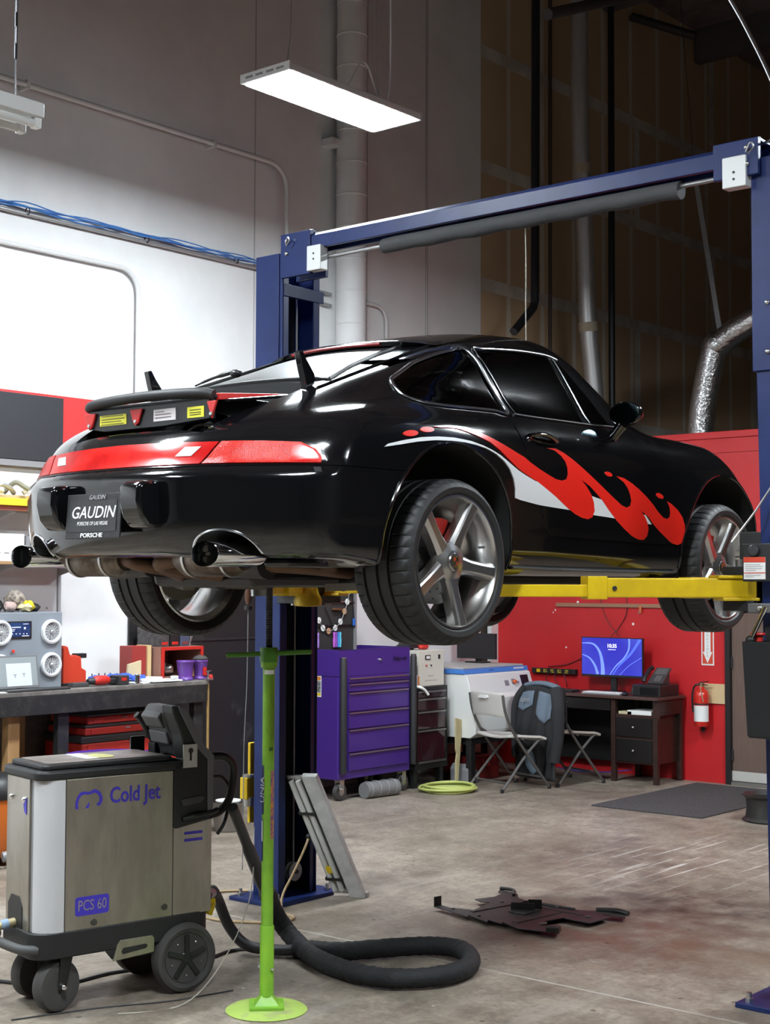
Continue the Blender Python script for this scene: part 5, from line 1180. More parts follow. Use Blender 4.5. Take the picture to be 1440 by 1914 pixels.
# odds and ends on the cabinet
def lump(name, label, cat, loc, rad, m, seed, sc=(1, 1, .7), group=None):
    random.seed(seed); b = B(); b.ball((0, 0, 0), rad, 12, 8, sc)
    for v in b.bm.verts: v.co += Vector([random.uniform(-.16, .16) * rad for _ in range(3)])
    zmin = min(v.co.z for v in b.bm.verts)
    for v in b.bm.verts: v.co.z -= zmin
    o = b.out(name, m, smooth=60); o.location = loc
    return tag(o, label, cat, group)
lump('rag', 'crumpled yellow cloth on top of the grey speaker cabinet', 'rag', (-8.25, 6.085, 1.553), .045, mat('rag_yellow', (.70, .52, .02), .8), 2, (1, .8, .8))
lump('rag', 'crumpled pale cream rag on the grey speaker cabinet', 'rag', (-8.22, 6.03, 1.553), .05, mat('rag_cream', (.55, .50, .30), .9), 5, (1, 1, .5))
lump('rag', 'grey and brown patterned rag heaped on the grey speaker cabinet', 'rag', (-8.33, 6.03, 1.553), .075, mat('rag_pattern', (.35, .30, .25), .9, col2=(.10, .08, .07), scale=30), 8, (1, 1, .9))
lump('rag', 'small black rag at the end of the grey speaker cabinet', 'rag', (-8.30, 6.16, 1.553), .045, BLACKP, 9, (1, 1.2, .6))
lump('rag', 'dark bundled rag at the left on the grey speaker cabinet', 'rag', (-8.30, 5.83, 1.553), .06, mat('rag_dark', (.06, .055, .05), .9), 11, (1, 1.4, .6))
lump('rag', 'pale pink rag between the other rags on the grey speaker cabinet', 'rag', (-8.26, 5.94, 1.553), .045, mat('rag_pink', (.45, .33, .30), .9), 12, (1, 1.1, .7))
tag(at(B().tube(cr([(0, -.05, 0), (0, -.03, .06), (0, .01, .07), (0, .04, .02), (0, .05, .0)], 5), .005, 6).out('wire_loop', BLACKP), (-8.24, 5.84, 1.558)), 'black wire loop sticking up beside the dark rag', 'wire')
# laptop
lt = thing('laptop', 'open grey laptop with a document on its screen in front of the speaker cabinet', 'laptop', (-8.0, 5.88, Z0), world=True)
B().box(-8.07, -7.955, 5.725, 6.22, Z0, Z0 + .014).out('base', mat('laptop_dark', (.04, .04, .042), .4), lt, smooth=0, bevel=.003)
M_ = Matrix.Translation((-8.062, 0, Z0 + .016)) @ Matrix.Rotation(R(-10), 4, 'Y')
lid_ = B().box(-.006, .004, 5.715, 6.045, 0, .218, M_).out('lid', mat('laptop_grey', (.16, .165, .17), .4), lt, smooth=0, bevel=.003)
B().box(.004, .0052, 5.728, 6.032, .016, .205, M_).out('screen', mat('laptop_screen', (.27, .30, .31), .35), lid_, smooth=0)
B().box(.0052, .0062, 5.79, 5.985, .016, .165, M_).out('document', mat('doc_pale', (.50, .54, .60), .5, emis=.25), lid_, smooth=0)
for y, z in ((5.855, .09), (5.925, .095)):
    B().box(.0062, .0068, y - .012, y + .012, z - .003, z + .003, M_).box(.0062, .0068, y - .003, y + .003, z - .02, z - .003, M_).out('drawing_mark', mat('doc_mark', (.25, .28, .32), .6), lid_, smooth=0)
B().box(.0052, .0062, 5.865, 5.90, .004, .012, M_).out('badge', STEEL, lid_, smooth=0)
tag(at(B().lathe([(.001, .02), (.008, .019), (.010, .010), (.010, 0)], axis='Z', seg=14).out('push_button', REDP), (-8.135, 5.885, 1.289)), 'small red knob above the laptop lid', 'knob')
for i, (x0, x1, y0, y1, dz) in enumerate(((-8.03, -7.97, 5.45, 5.80, .003), (-8.02, -7.98, 5.52, 5.72, .006))):
    tag(B().box(x0, x1, y0, y1, Z0 + dz - .003, Z0 + dz, None).out('paper_sheet', PAPER, smooth=0), ('loose white paper strip at the left end of the bench edge', 'smaller white paper strip lying on the longer strip at the bench edge')[i], 'paper')
# red battery tool stand
ORR = mat('orange_red', (.62, .055, .025), .4)
rt = thing('tool_charger', 'orange-red plastic tool holder with a black drill chuck beside the speaker cabinet', 'tool', (-8.28, 6.45, Z0), world=True)
B().prism([(6.36, Z0), (6.56, Z0), (6.56, 1.14), (6.52, 1.16), (6.515, 1.235), (6.47, 1.25), (6.42, 1.25), (6.40, 1.31), (6.37, 1.32), (6.36, 1.30)], -8.34, -8.22, 'X').out('body', ORR, rt, smooth=0, bevel=.008)
B().box(-8.31, -8.25, 6.50, 6.585, 1.225, 1.258).box(-8.29, -8.27, 6.53, 6.55, 1.17, 1.225).out('chuck', BLACKP, rt, smooth=0, bevel=.004)
B().box(-8.34, -8.20, 6.34, 6.60, Z0, Z0 + .02).out('foot', BLACKP, rt, smooth=0, bevel=.004)
# cordless drill lying down
dr_ = thing('cordless_drill', 'red and black cordless drill lying on the workbench', 'drill', (-8.08, 6.62, Z0), world=True)
B().tube([(-8.07, 6.45, Z0 + .035), (-8.07, 6.50, Z0 + .035)], [.016, .026], 12).out('chuck', DARKM, dr_)
B().tube([(-8.07, 6.50, Z0 + .035), (-8.07, 6.53, Z0 + .037), (-8.07, 6.60, Z0 + .037), (-8.07, 6.63, Z0 + .035)], [.028, .034, .034, .026], 14).out('body', REDP, dr_)
B().bar((-8.07, 6.60, Z0 + .028), (-8.06, 6.70, Z0 + .028), .04, .04).out('grip', BLACKP, dr_, smooth=0, bevel=.008)
B().box(-8.12, -8.01, 6.68, 6.77, Z0, Z0 + .065).out('battery', mat('battery_dark', (.03, .03, .032), .5), dr_, smooth=0, bevel=.006)
B().box(-8.0099, -8.0085, 6.70, 6.745, Z0 + .03, Z0 + .052).out('battery_label', REDP, dr_, smooth=0)
tag(B().box(-8.12, -8.06, 6.32, 6.46, Z0, Z0 + .03).out('tool_case', mat('case_grey', (.06, .06, .062), .5), smooth=0, bevel=.006), 'flat dark grey tool lying left of the cordless drill', 'tool')
BRAG = mat('rag_blue', (.035, .10, .48), .8)
for i, (x, y, r_) in enumerate(((-8.22, 6.66, .05), (-8.20, 6.78, .055), (-8.22, 6.90, .05), (-8.16, 6.98, .045))):
    lump('rag', ('blue shop rag behind the drill chuck', 'blue shop rag behind the drill battery', 'blue shop rag heaped mid bench right of the drill', 'blue shop rag nearest the white papers')[i], 'rag', (x, y, Z0), r_, BRAG, 20 + i, (1.1, 1.5, .55), 'blue rags on the workbench')
for i, (y, a) in enumerate(((6.62, .2), (6.70, -.2), (6.74, .1), (6.78, .25))):
    bt_ = tag(at(B().cyl((0, 0, .0), (0, .05 * a, .07), .004, seg=8).cyl((0, 0, 0), (0, 0, .025), .008, seg=8).out('drill_bit', DARKM), (-8.27, y + .02, Z0)), 'thin dark drill bit standing behind the rags, number %s from the left' % ('one', 'two', 'three', 'four')[i], 'drill bit', 'bits standing on the bench')
cn = tag(at(B().lathe([(.001, 0), (.026, 0), (.027, .004), (.019, .010), (.019, .060), (.027, .066), (.026, .070), (.001, .070)], axis='Z', seg=24).out('metal_spool', CHROME), (-8.03, 6.86, Z0)), 'shiny metal spool standing right of the drill on the bench', 'spool')
pb_ = tag(B().lathe([(.001, 0), (.022, 0), (.024, .02), (.018, .05), (.001, .052)], axis='Z', seg=16).out('clear_cup', mat('cup_clear', (.55, .60, .65), .2)), 'small pale plastic cup lying near the metal spool', 'cup'); at(pb_, (-8.10, 6.80, Z0))
for i, (x, y, rz, l_) in enumerate(((-8.12, 7.02, .2, .30), (-8.06, 7.10, -.1, .26), (-8.18, 7.06, .5, .24))):
    tag(at(B().box(-.09, .09, -l_ / 2, l_ / 2, 0, .006 + .004 * i).out('paper_stack', PAPER, smooth=0), (x, y, Z0 + .0075 * i), rz), ('white paper stack flat on the bench in front of the red cubby', 'upper tilted white paper stack in front of the red cubby', 'topmost turned white paper stack in front of the red cubby')[i], 'paper')
tag(at(B().box(-.02, .02, -.07, .07, 0, .018).out('multitool', BLACKP, smooth=0, bevel=.006), (-8.02, 7.17, Z0), .15), 'black folding tool lying in front of the white papers', 'tool')
tag(at(B().lathe([(.001, 0), (.028, 0), (.030, .03), (.026, .035), (.001, .035)], axis='Z', seg=20).out('tape_roll', PAPER), (-8.10, 7.27, Z0)), 'small white tape roll beside the purple cup', 'tape')
# boards, red cubby, cups
tag(B().box(-8.42, -8.28, 7.02, 7.155, Z0, 1.292).out('red_board', mat('board_red', (.32, .035, .03), .5), smooth=0, bevel=.003), 'upright dark red painted board left of the red cubby', 'board')
tag(B().box(-8.40, -8.27, 7.16, 7.195, Z0, 1.296).out('timber_offcut', mat('pale_timber', (.62, .45, .22), .7), smooth=0, bevel=.002), 'narrow pale timber standing against the red board', 'timber')
tag(B().prism([(6.945, Z0), (7.075, Z0), (7.075, 1.19), (6.955, 1.165)], -8.26, -8.24, 'X').out('wood_block', mat('ply_pale', (.62, .50, .30), .7), smooth=0, bevel=.002), 'small pale plywood offcut leaning in front of the red board', 'board')
cb = thing('cubby_box', 'red edged wooden cubby box open to the front at the bench end', 'box', (-8.35, 7.43, Z0), world=True)
SIDE = mat('cubby_side', (.33, .17, .13), .6)
for nm, b in (('side', (-8.56, -8.20, 7.225, 7.245, Z0, 1.26)), ('side', (-8.56, -8.20, 7.615, 7.635, Z0 if False else 1.045, 1.26)), ('top', (-8.56, -8.20, 7.225, 7.635, 1.2605, 1.28)), ('back', (-8.58, -8.561, 7.225, 7.635, Z0, 1.28)), ('bottom', (-8.56, -8.20, 7.246, 7.614, Z0, 1.058))):
    B().box(*b).out(nm, SIDE, cb, smooth=0)
B().box(-8.1995, -8.185, 7.225, 7.248, Z0, 1.28).box(-8.1995, -8.185, 7.612, 7.635, Z0, 1.28).box(-8.1995, -8.185, 7.248, 7.612, 1.256, 1.28).out('front_edging', REDP, cb, smooth=0, bevel=.002)
PURP = mat('purple_plastic', (.14, .05, .30), .25)
for i, (y, s_) in enumerate(((7.365, 1.0), (7.515, .86))):
    cu = thing('storage_cup', ('wider purple plastic tub in front of the red cubby', 'narrower purple plastic tub at the bench corner')[i], 'tub', (-8.09, y, Z0))
    B().lathe([(.001, 0), (.058 * s_, 0), (.060 * s_, .008), (.052 * s_, .02), (.050 * s_, .03), (.064 * s_, .13), (.068 * s_, .134), (.066 * s_, .142), (.060 * s_, .138), (.046 * s_, .032), (.001, .030)], axis='Z', seg=32).out('tub', PURP, cu)
    if i: B().ball((0, 0, .15), .055, 14, 8, (1, 1, .5)).out('rag_in_tub', mat('rag_dark', (.06, .055, .05), .9), cu); B().box(.048, .054, -.02, .015, .03, .09).out('tub_label', REDP, cu, smooth=0)
tag(at(B().lathe([(.001, 0), (.016, 0), (.018, .02), (.012, .034), (.001, .036)], axis='Z', seg=14).out('red_pot', REDP), (-8.02, 7.555, Z0)), 'tiny red pot at the corner of the bench', 'pot')
for i, (y, m_, s_) in enumerate(((7.34, GREYM, 1.), (7.43, STEEL, .8), (7.30, mat('part_blue', (.08, .14, .25), .5), .8))):
    lump('metal_part', ('grey metal part inside the red cubby', 'bright metal part inside the red cubby', 'bluish part inside the red cubby at left')[i], 'part', (-8.36, y, 1.06), .06 * s_, m_, 30 + i, (1, 1, .9))
# cases on the cubby
for i, (y0, y1, z1, m_, lb) in enumerate(((7.27, 7.36, 1.42, mat('case_print', (.035, .032, .034), .5, col2=(.08, .075, .075), scale=30), 'dark printed carton standing on the red cubby'), (7.37, 7.46, 1.38, BLACKP, 'black tool case in the middle on the red cubby'), (7.47, 7.56, 1.37, mat('case_blue', (.06, .08, .13), .3), 'dark blue-grey tool box right on the red cubby'))):
    c_ = thing('tool_case', lb, 'case', (-8.38, (y0 + y1) / 2, 1.281), world=True)
    B().box(-8.52, -8.26, y0, y1, 1.281, z1).out('case_body', m_, c_, smooth=0, bevel=.005)
    B().box(-8.26, -8.258, y0 + .015, y1 - .015, 1.295, 1.315).out('case_label', REDP if i < 2 else STEEL, c_, smooth=0)
    if i == 2: B().box(-8.5, -8.28, y0 + .01, y1 - .01, z1, z1 + .012).out('case_handle', REDP, c_, smooth=0, bevel=.003)
for i, (y, a) in enumerate(((7.585, .3), (7.605, -.2), (7.595, .6))):
    tag(at(B().cyl((0, 0, 0), (.01, .06 * a, .07 + .02 * i), .004, seg=8).out('screwdriver_bit', STEEL), (-8.30, y, 1.281)), ('short steel pick standing at the corner of the red cubby', 'leaning steel pick at the corner of the red cubby', 'longest steel pick at the corner of the red cubby')[i], 'pick')
# red storage boxes under the bench
def crate(y0, y1, z0, z1, label, lidm, lt=.05):
    t = thing('storage_box', label, 'storage box', (-8.25, (y0 + y1) / 2, z0), world=True)
    B().box(-8.50, -8.085, y0, y1, z0, z1 - lt).out('box_body', mat('box_red', (.50, .03, .02), .42), t, smooth=0, bevel=.012)
    B().box(-8.51, -8.075, y0 - .01, y1 + .01, z1 - lt, z1).out('box_lid', lidm, t, smooth=0, bevel=.012)
    B().box(-8.0849, -8.07, (y0 + y1) / 2 - .02, (y0 + y1) / 2 + .025, z0 + .04, z1 - .04).out('latch', mat('latch_grey', (.45, .45, .45), .4), t, smooth=0, bevel=.004)
    for y in (y0 + .05, y1 - .11): B().box(-8.0849, -8.079, y, y + .06, z0 + .01, z1 - lt - .01).out('rib', mat('box_red', (.50, .03, .02), .42), t, smooth=0, bevel=.003)
    return t
LIDD = mat('lid_dark', (.025, .025, .026), .5)
crate(6.42, 7.30, .451, .70, 'large red storage box with dark lid on the shelf under the bench', LIDD)
crate(6.45, 7.18, .701, .775, 'flat red tool case stacked on the large red storage box', LIDD, .02)
crate(6.47, 7.10, .776, .85, 'topmost flat red tool case of the stack under the bench', LIDD, .02)
tag(at(B().lathe([(.001, 0), (.24, 0), (.30, .05), (.31, .06), (.001, .045)], axis='Z', seg=36).out('purple_basin', mat('purple_basin', (.09, .03, .28), .35)), (-7.68, 6.35, .56)), 'purple plastic basin lid seen behind the blasting machine', 'basin')
st_ = thing('stool', 'low dark stool carrying the purple basin', 'stool', (-7.68, 6.35, 0)); B().lathe([(.001, .52), (.17, .52), (.17, .559), (.001, .559)], axis='Z', seg=28).out('seat', BLACKP, st_)
for k in range(4): B().cyl((.14 * math.cos(PI / 4 + k * PI / 2), .14 * math.sin(PI / 4 + k * PI / 2), .0), (.11 * math.cos(PI / 4 + k * PI / 2), .11 * math.sin(PI / 4 + k * PI / 2), .52), .013, seg=10).out('leg', DARKM, st_)
# black painted plywood sheet beyond the bench
tag(B().box(-8.59, -8.565, 7.66, 8.72, .0, 2.3).box(-8.59, -8.575, 7.24, 7.659, 1.05, 2.3).out('black_board', mat('scuffed_black', (.013, .013, .014), .5, col2=(.10, .09, .08), scale=3.5, contrast=(.60, .82)), smooth=0), 'scuffed black plywood sheet standing against the wall beyond the bench', 'board')
bw = tag(B().box(-8.564, -8.555, 7.70, 8.6, 1.30, 1.315).out('rail_strip', DARKM, smooth=0), 'thin dark rail fixed across the scuffed black sheet', 'rail')
# wall sign, shelves
sg_ = thing('wall_sign', 'red sign board with a dark grey panel high on the white wall', 'sign', (-8.58, 6.4, 2.6), world=True)
B().box(-8.598, -8.575, 5.0, 7.62, 2.76, 3.095).out('red_board', mat('sign_red', (.60, .035, .035), .5), sg_, smooth=0)
B().box(-8.5749, -8.55, 5.0, 6.585, 2.61, 3.075).out('dark_panel', mat('sign_dark', (.022, .023, .029), .55, bump=.05, bscale=100), sg_, smooth=0, bevel=.003)
B().box(-8.5745, -8.555, 5.0, 6.56, 2.565, 2.607).out('lower_strip', GREYM, sg_, smooth=0)
SHW = mat('shelf_wood', (.36, .21, .10), .65)
sh = thing('wall_shelf', 'two-tier wooden wall shelf on white standards above the bench', 'shelf', (-8.45, 6.0, 1.9), world=True)
for z, m_ in ((2.265, SHW), (1.895, SHW)):
    B().box(-8.595, -8.30, 4.6, 6.62, z - .022, z).out('board', m_, sh, smooth=0, bevel=.002)
B().box(-8.2999, -8.295, 4.6, 6.62, 2.238, 2.268).out('edge_strip', mat('edge_redbrown', (.40, .10, .07), .5), sh, smooth=0)
for y in (6.03, 6.60):
    B().box(-8.599, -8.585, y - .012, y + .012, 1.50, 2.5).out('standard', mat('standard_grey', (.45, .45, .46), .5), sh, smooth=0)
    for z in (2.243, 1.873): B().prism([(-8.585, z), (-8.34, z), (-8.34, z - .015), (-8.585, z - .07)], y - .006, y + .006, 'Y').out('bracket', mat('standard_grey', (.45, .45, .46), .5), sh, smooth=0)
tag(B().box(-8.42, -8.27, 5.2, 6.45, 2.269, 2.319).out('spirit_level', mat('level_yellow', (.75, .55, .03), .45), smooth=0, bevel=.004), 'long yellow spirit level lying along the upper shelf edge', 'level')
tag(B().box(-8.56, -8.43, 5.5, 6.4, 2.269, 2.35).out('cardboard_tray', CARD, smooth=0), 'flat cardboard tray behind the yellow level on the shelf', 'tray')
for i in range(7):
    y = 5.40 + i * .15; z = 2.369
    m_ = (mat('part_cream', (.55, .52, .42), .6), mat('part_silver', (.45, .45, .46), .35, .5), mat('part_olive', (.25, .24, .18), .6))[i % 3]
    o = B().tube(cr([(0, -.12, 0), (.02, -.04, .05 + .02 * (i % 2)), (.04, .04, .03), (.02, .12, .0)], 5), .018, 8).out('pipe_part', m_)
    at(o, (-8.46 + .02 * (i % 2), y, z + .0), R(20 * ((i * 7) % 5 - 2)))
    tag(o, '%s bent tube part in the heap on the upper shelf, number %s from the left' % (('cream', 'silver', 'olive')[i % 3], ('one', 'two', 'three', 'four', 'five', 'six', 'seven', 'eight', 'nine')[i]), 'part', 'parts heaped on the upper shelf')
tag(at(B().prism([(-.10, 0), (.14, 0), (.11, .10), (-.02, .13)], -.004, .004, 'Y').out('white_card', PAPER, smooth=0), (-8.40, 6.46, 2.270), R(70)), 'folded white card standing in the shelf heap', 'card')
for i, (y0, y1) in enumerate(((5.3, 6.085), (6.16, 6.56))):
    cx_ = thing('carton', ('white printed carton on the lower shelf, left of the gap', 'white carton on the lower shelf, right of the gap')[i], 'carton', (-8.42, (y0 + y1) / 2, 1.896), world=True)
    B().box(-8.55, -8.31, y0, y1, 1.896, 2.08 - .03 * i).out('carton_body', PAPER, cx_, smooth=0)
    for k in range(4): B().box(-8.3099, -8.309, y1 - .30 + .07 * k, y1 - .26 + .07 * k, 1.945, 1.953).out('carton_print', mat('print_grey', (.2, .16, .17), .6), cx_, smooth=0)
tag(B().box(-8.40, -8.305, 6.10, 6.13, 1.896, 2.07).out('grey_divider', GREYM, smooth=0), 'narrow grey panel between the two white cartons', 'panel')
dk_ = tag(at(B().lathe([(.001, 0), (.03, 0), (.032, .03), (.024, .04), (.024, .09), (.034, .10), (.034, .14), (.001, .14)], axis='Z', seg=20).out('black_bottle', BLACKP), (-8.36, 6.20, 2.052)), 'dark bottle standing on the white carton under the upper shelf', 'bottle')
tag(at(B().tube([(0, 0, 0), (0, 0, -.04)], .003, 6).ball((0, 0, -.055), .016, 10, 8).out('hanging_tag', GREYM), (-8.575, 6.035, 1.60)), 'small grey weight hanging from the shelf standard', 'weight')
for i, (y, z) in enumerate(((6.50, 1.57), (6.47, 1.44), (6.40, 1.38), (6.57, 1.49), (6.30, 1.60))):
    B().cyl((XL, y, z), (XL + .002, y, z), .007 + .002 * (i % 2), seg=8).out('wall_hole', mat('hole_grey', (.22, .22, .22), .9), bpy.data.objects['wall_left'])
# shop vacuum at the frame edge
vc = thing('shop_vacuum', 'orange shop vacuum with black hose at the left edge behind the machine', 'vacuum', (-7.85, 5.52, 0))
ORV = mat('vac_orange', (.62, .15, .02), .4)
B().lathe([(.001, .06), (.17, .06), (.185, .10), (.19, .40), (.20, .41), (.001, .41)], axis='Z', seg=32).out('drum', ORV, vc)
B().lathe([(.20, .411), (.205, .44), (.17, .52), (.10, .56), (.001, .57)], axis='Z', seg=32).out('motor_head', BLACKP, vc)
for k in range(4): B().ball((.15 * math.cos(k * PI / 2 + .5), .15 * math.sin(k * PI / 2 + .5), .03), .03, 10, 8).out('caster', BLACKP, vc)
B().box(.165, .20, .08, .11, .32, .42).out('latch', mat('latch_grey', (.45, .45, .45), .4), vc, smooth=0)
B().tube(cr([(.05, .08, .56), (.14, .16, .58), (.24, .22, .45), (.28, .21, .28), (.27, .13, .12), (.24, .03, .08)], 8), .028, 12).out('hose', BLACKP, vc)
B().cyl((.24, .03, .08), (.21, -.05, .07), .032, seg=14).out('nozzle', GREYM, vc)
tag(at(B().cyl((0, 0, 0), (0, 0, .02), .03, seg=16).out('red_puck', REDP), (-7.55, 5.62, 0)), 'red puck lying on the floor by the vacuum nozzle', 'puck')
# bucket
bk = thing('metal_bucket', 'shiny metal bucket on the floor behind the blasting machine handle', 'bucket', (-7.62, 7.36, 0))
B().lathe([(.001, .0), (.095, 0), (.10, .005), (.115, .20), (.118, .205), (.112, .205), (.095, .01), (.001, .01)], axis='Z', seg=32).out('pail', mat('bucket_steel', (.35, .34, .33), .3, 1.), bk)
B().tube([(.115 * math.cos(R(a)), .115 * math.sin(R(a)) , .205 + .02 * math.sin(R(a * 2))) for a in range(0, 181, 15)], .004, 6).out('bail', DARKM, bk)
B().lathe([(.06, .205), (.09, .206), (.09, .215), (.001, .222)], axis='Z', seg=24).out('filter_lid', PAPER, bk)
# hanging air tool
ht = thing('hanging_tool', 'rusty brown tool hanging on a thin cord beside the far lift column', 'tool', (-5.95, 5.86, 1.6), world=True)
B().tube([(-5.93, 5.87, 1.80), (-5.93, 5.87, 1.75), (-5.93, 5.87, 1.66), (-5.93, 5.87, 1.63)], [.012, .022, .020, .010], 12).out('tool_body', mat('tool_rust', (.10, .045, .025), .5), ht)
B().cyl((-5.93, 5.87, 1.60), (-5.93, 5.87, 1.625), .022, seg=14).out('tool_collar', BLACKP, ht)
B().tube(cr([(-5.93, 5.87, 1.60), (-5.935, 5.87, 1.2), (-5.945, 5.86, .8), (-5.95, 5.86, .15)], 6), .003, 6).out('tail_cord', GREYM, ht)
# ================================================================== purple tool chest
PUR = mat('chest_purple', (.058, .022, .215), .32, coat=.3)
TC = thing('tool_chest', 'purple rolling tool chest with black corner grips against the white wall', 'tool chest', (-8.2, 9.33, 0), world=True)
X0, X1, Y0, Y1 = -8.50, -7.94, 8.88, 9.80
B().box(X0, X1, Y0, Y1, .17, 1.0).out('cabinet', PUR, TC, smooth=0, bevel=.006)
bx = B().box(X0, X1, Y0, Y0 + .012, 1.002, 1.215).box(X0, X1, Y1 - .012, Y1, 1.002, 1.215).box(X1 - .012, X1, Y0 + .012, Y1 - .012, 1.002, 1.215).box(X0, X0 + .012, Y0 + .012, Y1 - .012, 1.002, 1.215)
bx.out('top_well', PUR, TC, smooth=0, bevel=.002)
zs = [(.945, .985), (.875, .935), (.715, .865), (.575, .705), (.385, .565), (.235, .375)]
for z0, z1 in zs:
    d = B().box(X1 + .0005, X1 + .014, Y0 + .12, Y1 - .035, z0, z1).out('drawer', PUR, TC, smooth=0, bevel=.003)
    B().box(X1 + .014, X1 + .026, Y0 + .125, Y1 - .04, z1 - .012, z1 - .001).out('drawer_pull', mat('pull_alloy', (.42, .36, .42), .3, .9), d, smooth=0, bevel=.002)
for y in (Y0 + .015, Y1 - .005):
    B().lathe([(.001, .22), (.026, .22), (.028, .23), (.028, 1.13), (.022, 1.145), (.001, 1.145)], (X1 + .02, y + .03, 0), 'Z', 18).out('corner_grip', mat('grip_black', (.02, .02, .022), .55), TC)
    B().lathe([(.001, 1.146), (.024, 1.146), (.024, 1.156), (.001, 1.156)], (X1 + .02, y + .03, 0), 'Z', 18).out('grip_cap', STEEL, TC)
B().lathe([(.001, .02), (.010, .02), (.014, 0)], (X1, 9.40, 1.12), 'X', 14).out('lock', CHROME, TC)
text('badge', 'Snap-on', .055, mat('badge_dark', (.02, .015, .05), .3), TC, (X1 + .002, 9.66, 1.125), (0, 1, 0), (0, 0, 1), .3, extrude=.002)
B().box(X0 + .05, X1, Y0 - .003, Y0 - .0005, 1.0, 1.003).out('side_seam', mat('seam_dark', (.03, .01, .12), .5), TC, smooth=0)
st = B().box(-8.29, -8.12, Y0 - .003, Y0 - .0005, .83, 1.0).out('warning_sticker', PAPER, TC, smooth=0)
B().box(-8.285, -8.125, Y0 - .004, Y0 - .003, .965, .993).out('sticker_header', mat('label_orange2', (.65, .22, .03), .5), st, smooth=0)
B().box(-8.285, -8.125, Y0 - .004, Y0 - .003, .865, .96).out('sticker_text', mat('label_dark2', (.08, .08, .08), .6, col2=(.3, .3, .3), scale=60), st, smooth=0)
B().box(-8.285, -8.125, Y0 - .004, Y0 - .003, .842, .860).out('sticker_footer', YELLOW, st, smooth=0)
for x in (X0 + .10, X1 - .04):
    for y in (Y0 + .07, Y1 - .06):
        cw = B().lathe([(.02, -.022), (.062, -.022), (.070, -.014), (.070, .014), (.062, .022), (.02, .022)], (x + .0, y, .0705), 'X', 28).out('caster_wheel', WT, TC)
        B().lathe([(.001, -.024), (.03, -.024), (.03, .024), (.001, .024)], (x, y, .0705), 'X', 18).out('wheel_hub', GREYM, cw)
        B().box(x - .03, x - .025, y - .025, y + .025, .06, .165).box(x + .025, x + .03, y - .025, y + .025, .06, .165).box(x - .03, x + .03, y - .03, y + .03, .158, .169).out('caster_fork', mat('zinc', (.5, .48, .44), .35, .9), TC, smooth=0, bevel=.002)
        B().bar((x + .03, y - .03, .13), (x + .075, y - .06, .10), .03, .012).out('brake_pedal', mat('zinc', (.5, .48, .44), .35, .9), TC, smooth=0, bevel=.003)
# tool board standing in the chest well
PG = thing('tool_board', 'black tool board with white paper discs standing in the purple chest', 'tool board', (-8.4, 9.1, 1.01), world=True)
B().box(-8.47, -8.45, 8.80 + .10, 9.40, 1.02, 1.86).out('board', mat('board_black', (.035, .034, .033), .6), PG, smooth=0)
B().box(-8.45, -8.43, 9.375, 9.395, 1.02, 1.86).out('edge_strip', GREYM, PG, smooth=0)
B().box(-8.45, -8.435, 8.90, 9.375, 1.595, 1.605).out('shelf_rail', STEEL, PG, smooth=0)
B().box(-8.45, -8.435, 8.90, 9.375, 1.40, 1.412).out('dark_rail', BLACKP, PG, smooth=0)
def disc(y, z, r_, m, nm='paper_disc'):
    B().lathe([(.001, .004), (r_, .004), (r_, 0), (.001, 0)], (-8.435, y, z), 'X', 18).out(nm, m, PG)
for y, z in ((9.30, 1.69), (9.275, 1.60), (9.19, 1.435), (9.125, 1.385), (8.975, 1.385), (8.925, 1.45)): disc(y, z, .026, PAPER)
for y, z in ((9.24, 1.52), (9.045, 1.36)): disc(y, z, .026, mat('disc_tan', (.55, .30, .16), .6), 'tan_disc')
disc(9.15, 1.64, .018, mat('disc_teal', (.03, .25, .28), .4), 'teal_disc')
B().tube(cr([(-8.43, 9.31, 1.72), (-8.43, 9.275, 1.60), (-8.43, 9.24, 1.52), (-8.43, 9.19, 1.435), (-8.43, 9.125, 1.385), (-8.43, 9.045, 1.36), (-8.43, 8.975, 1.385), (-8.43, 8.925, 1.45)], 5), .003, 6).out('string', GREYM, PG)
B().bar((-8.43, 9.0, 1.56), (-8.43, 9.10, 1.40), .016, .006).out('pry_bar', mat('tool_grey', (.10, .10, .10), .4, .5), PG, smooth=0)
B().bar((-8.43, 9.33, 1.70), (-8.43, 9.36, 1.42), .008, .008).out('rod_tool', DARKM, PG, smooth=0)
B().box(-8.432, -8.42, 9.345, 9.365, 1.40, 1.46).out('blue_grip', mat('grip_blue', (.03, .15, .55), .4), PG, smooth=0)
B().bar((-8.43, 9.09, 1.54), (-8.43, 9.20, 1.535), .03, .02).out('brown_tool', mat('tool_brown', (.12, .05, .02), .5), PG, smooth=0, bevel=.006)
for i, (y, m_) in enumerate(((9.105, mat('pink_grip', (.50, .12, .55), .35)), (9.13, mat('violet_grip', (.25, .08, .45), .35)), (9.155, mat('cyan_grip', (.05, .30, .65), .35)), (9.178, mat('sky_grip', (.15, .55, .75), .35)), (8.905, mat('lilac_grip', (.35, .2, .6), .35)))):
    B().lathe([(.001, 0), (.011, 0), (.013, .06), (.009, .09), (.012, .12), (.001, .125)], (-8.425, y, 1.225), 'Z', 12).out('screwdriver_grip', m_, PG)
PG.location.x += .24
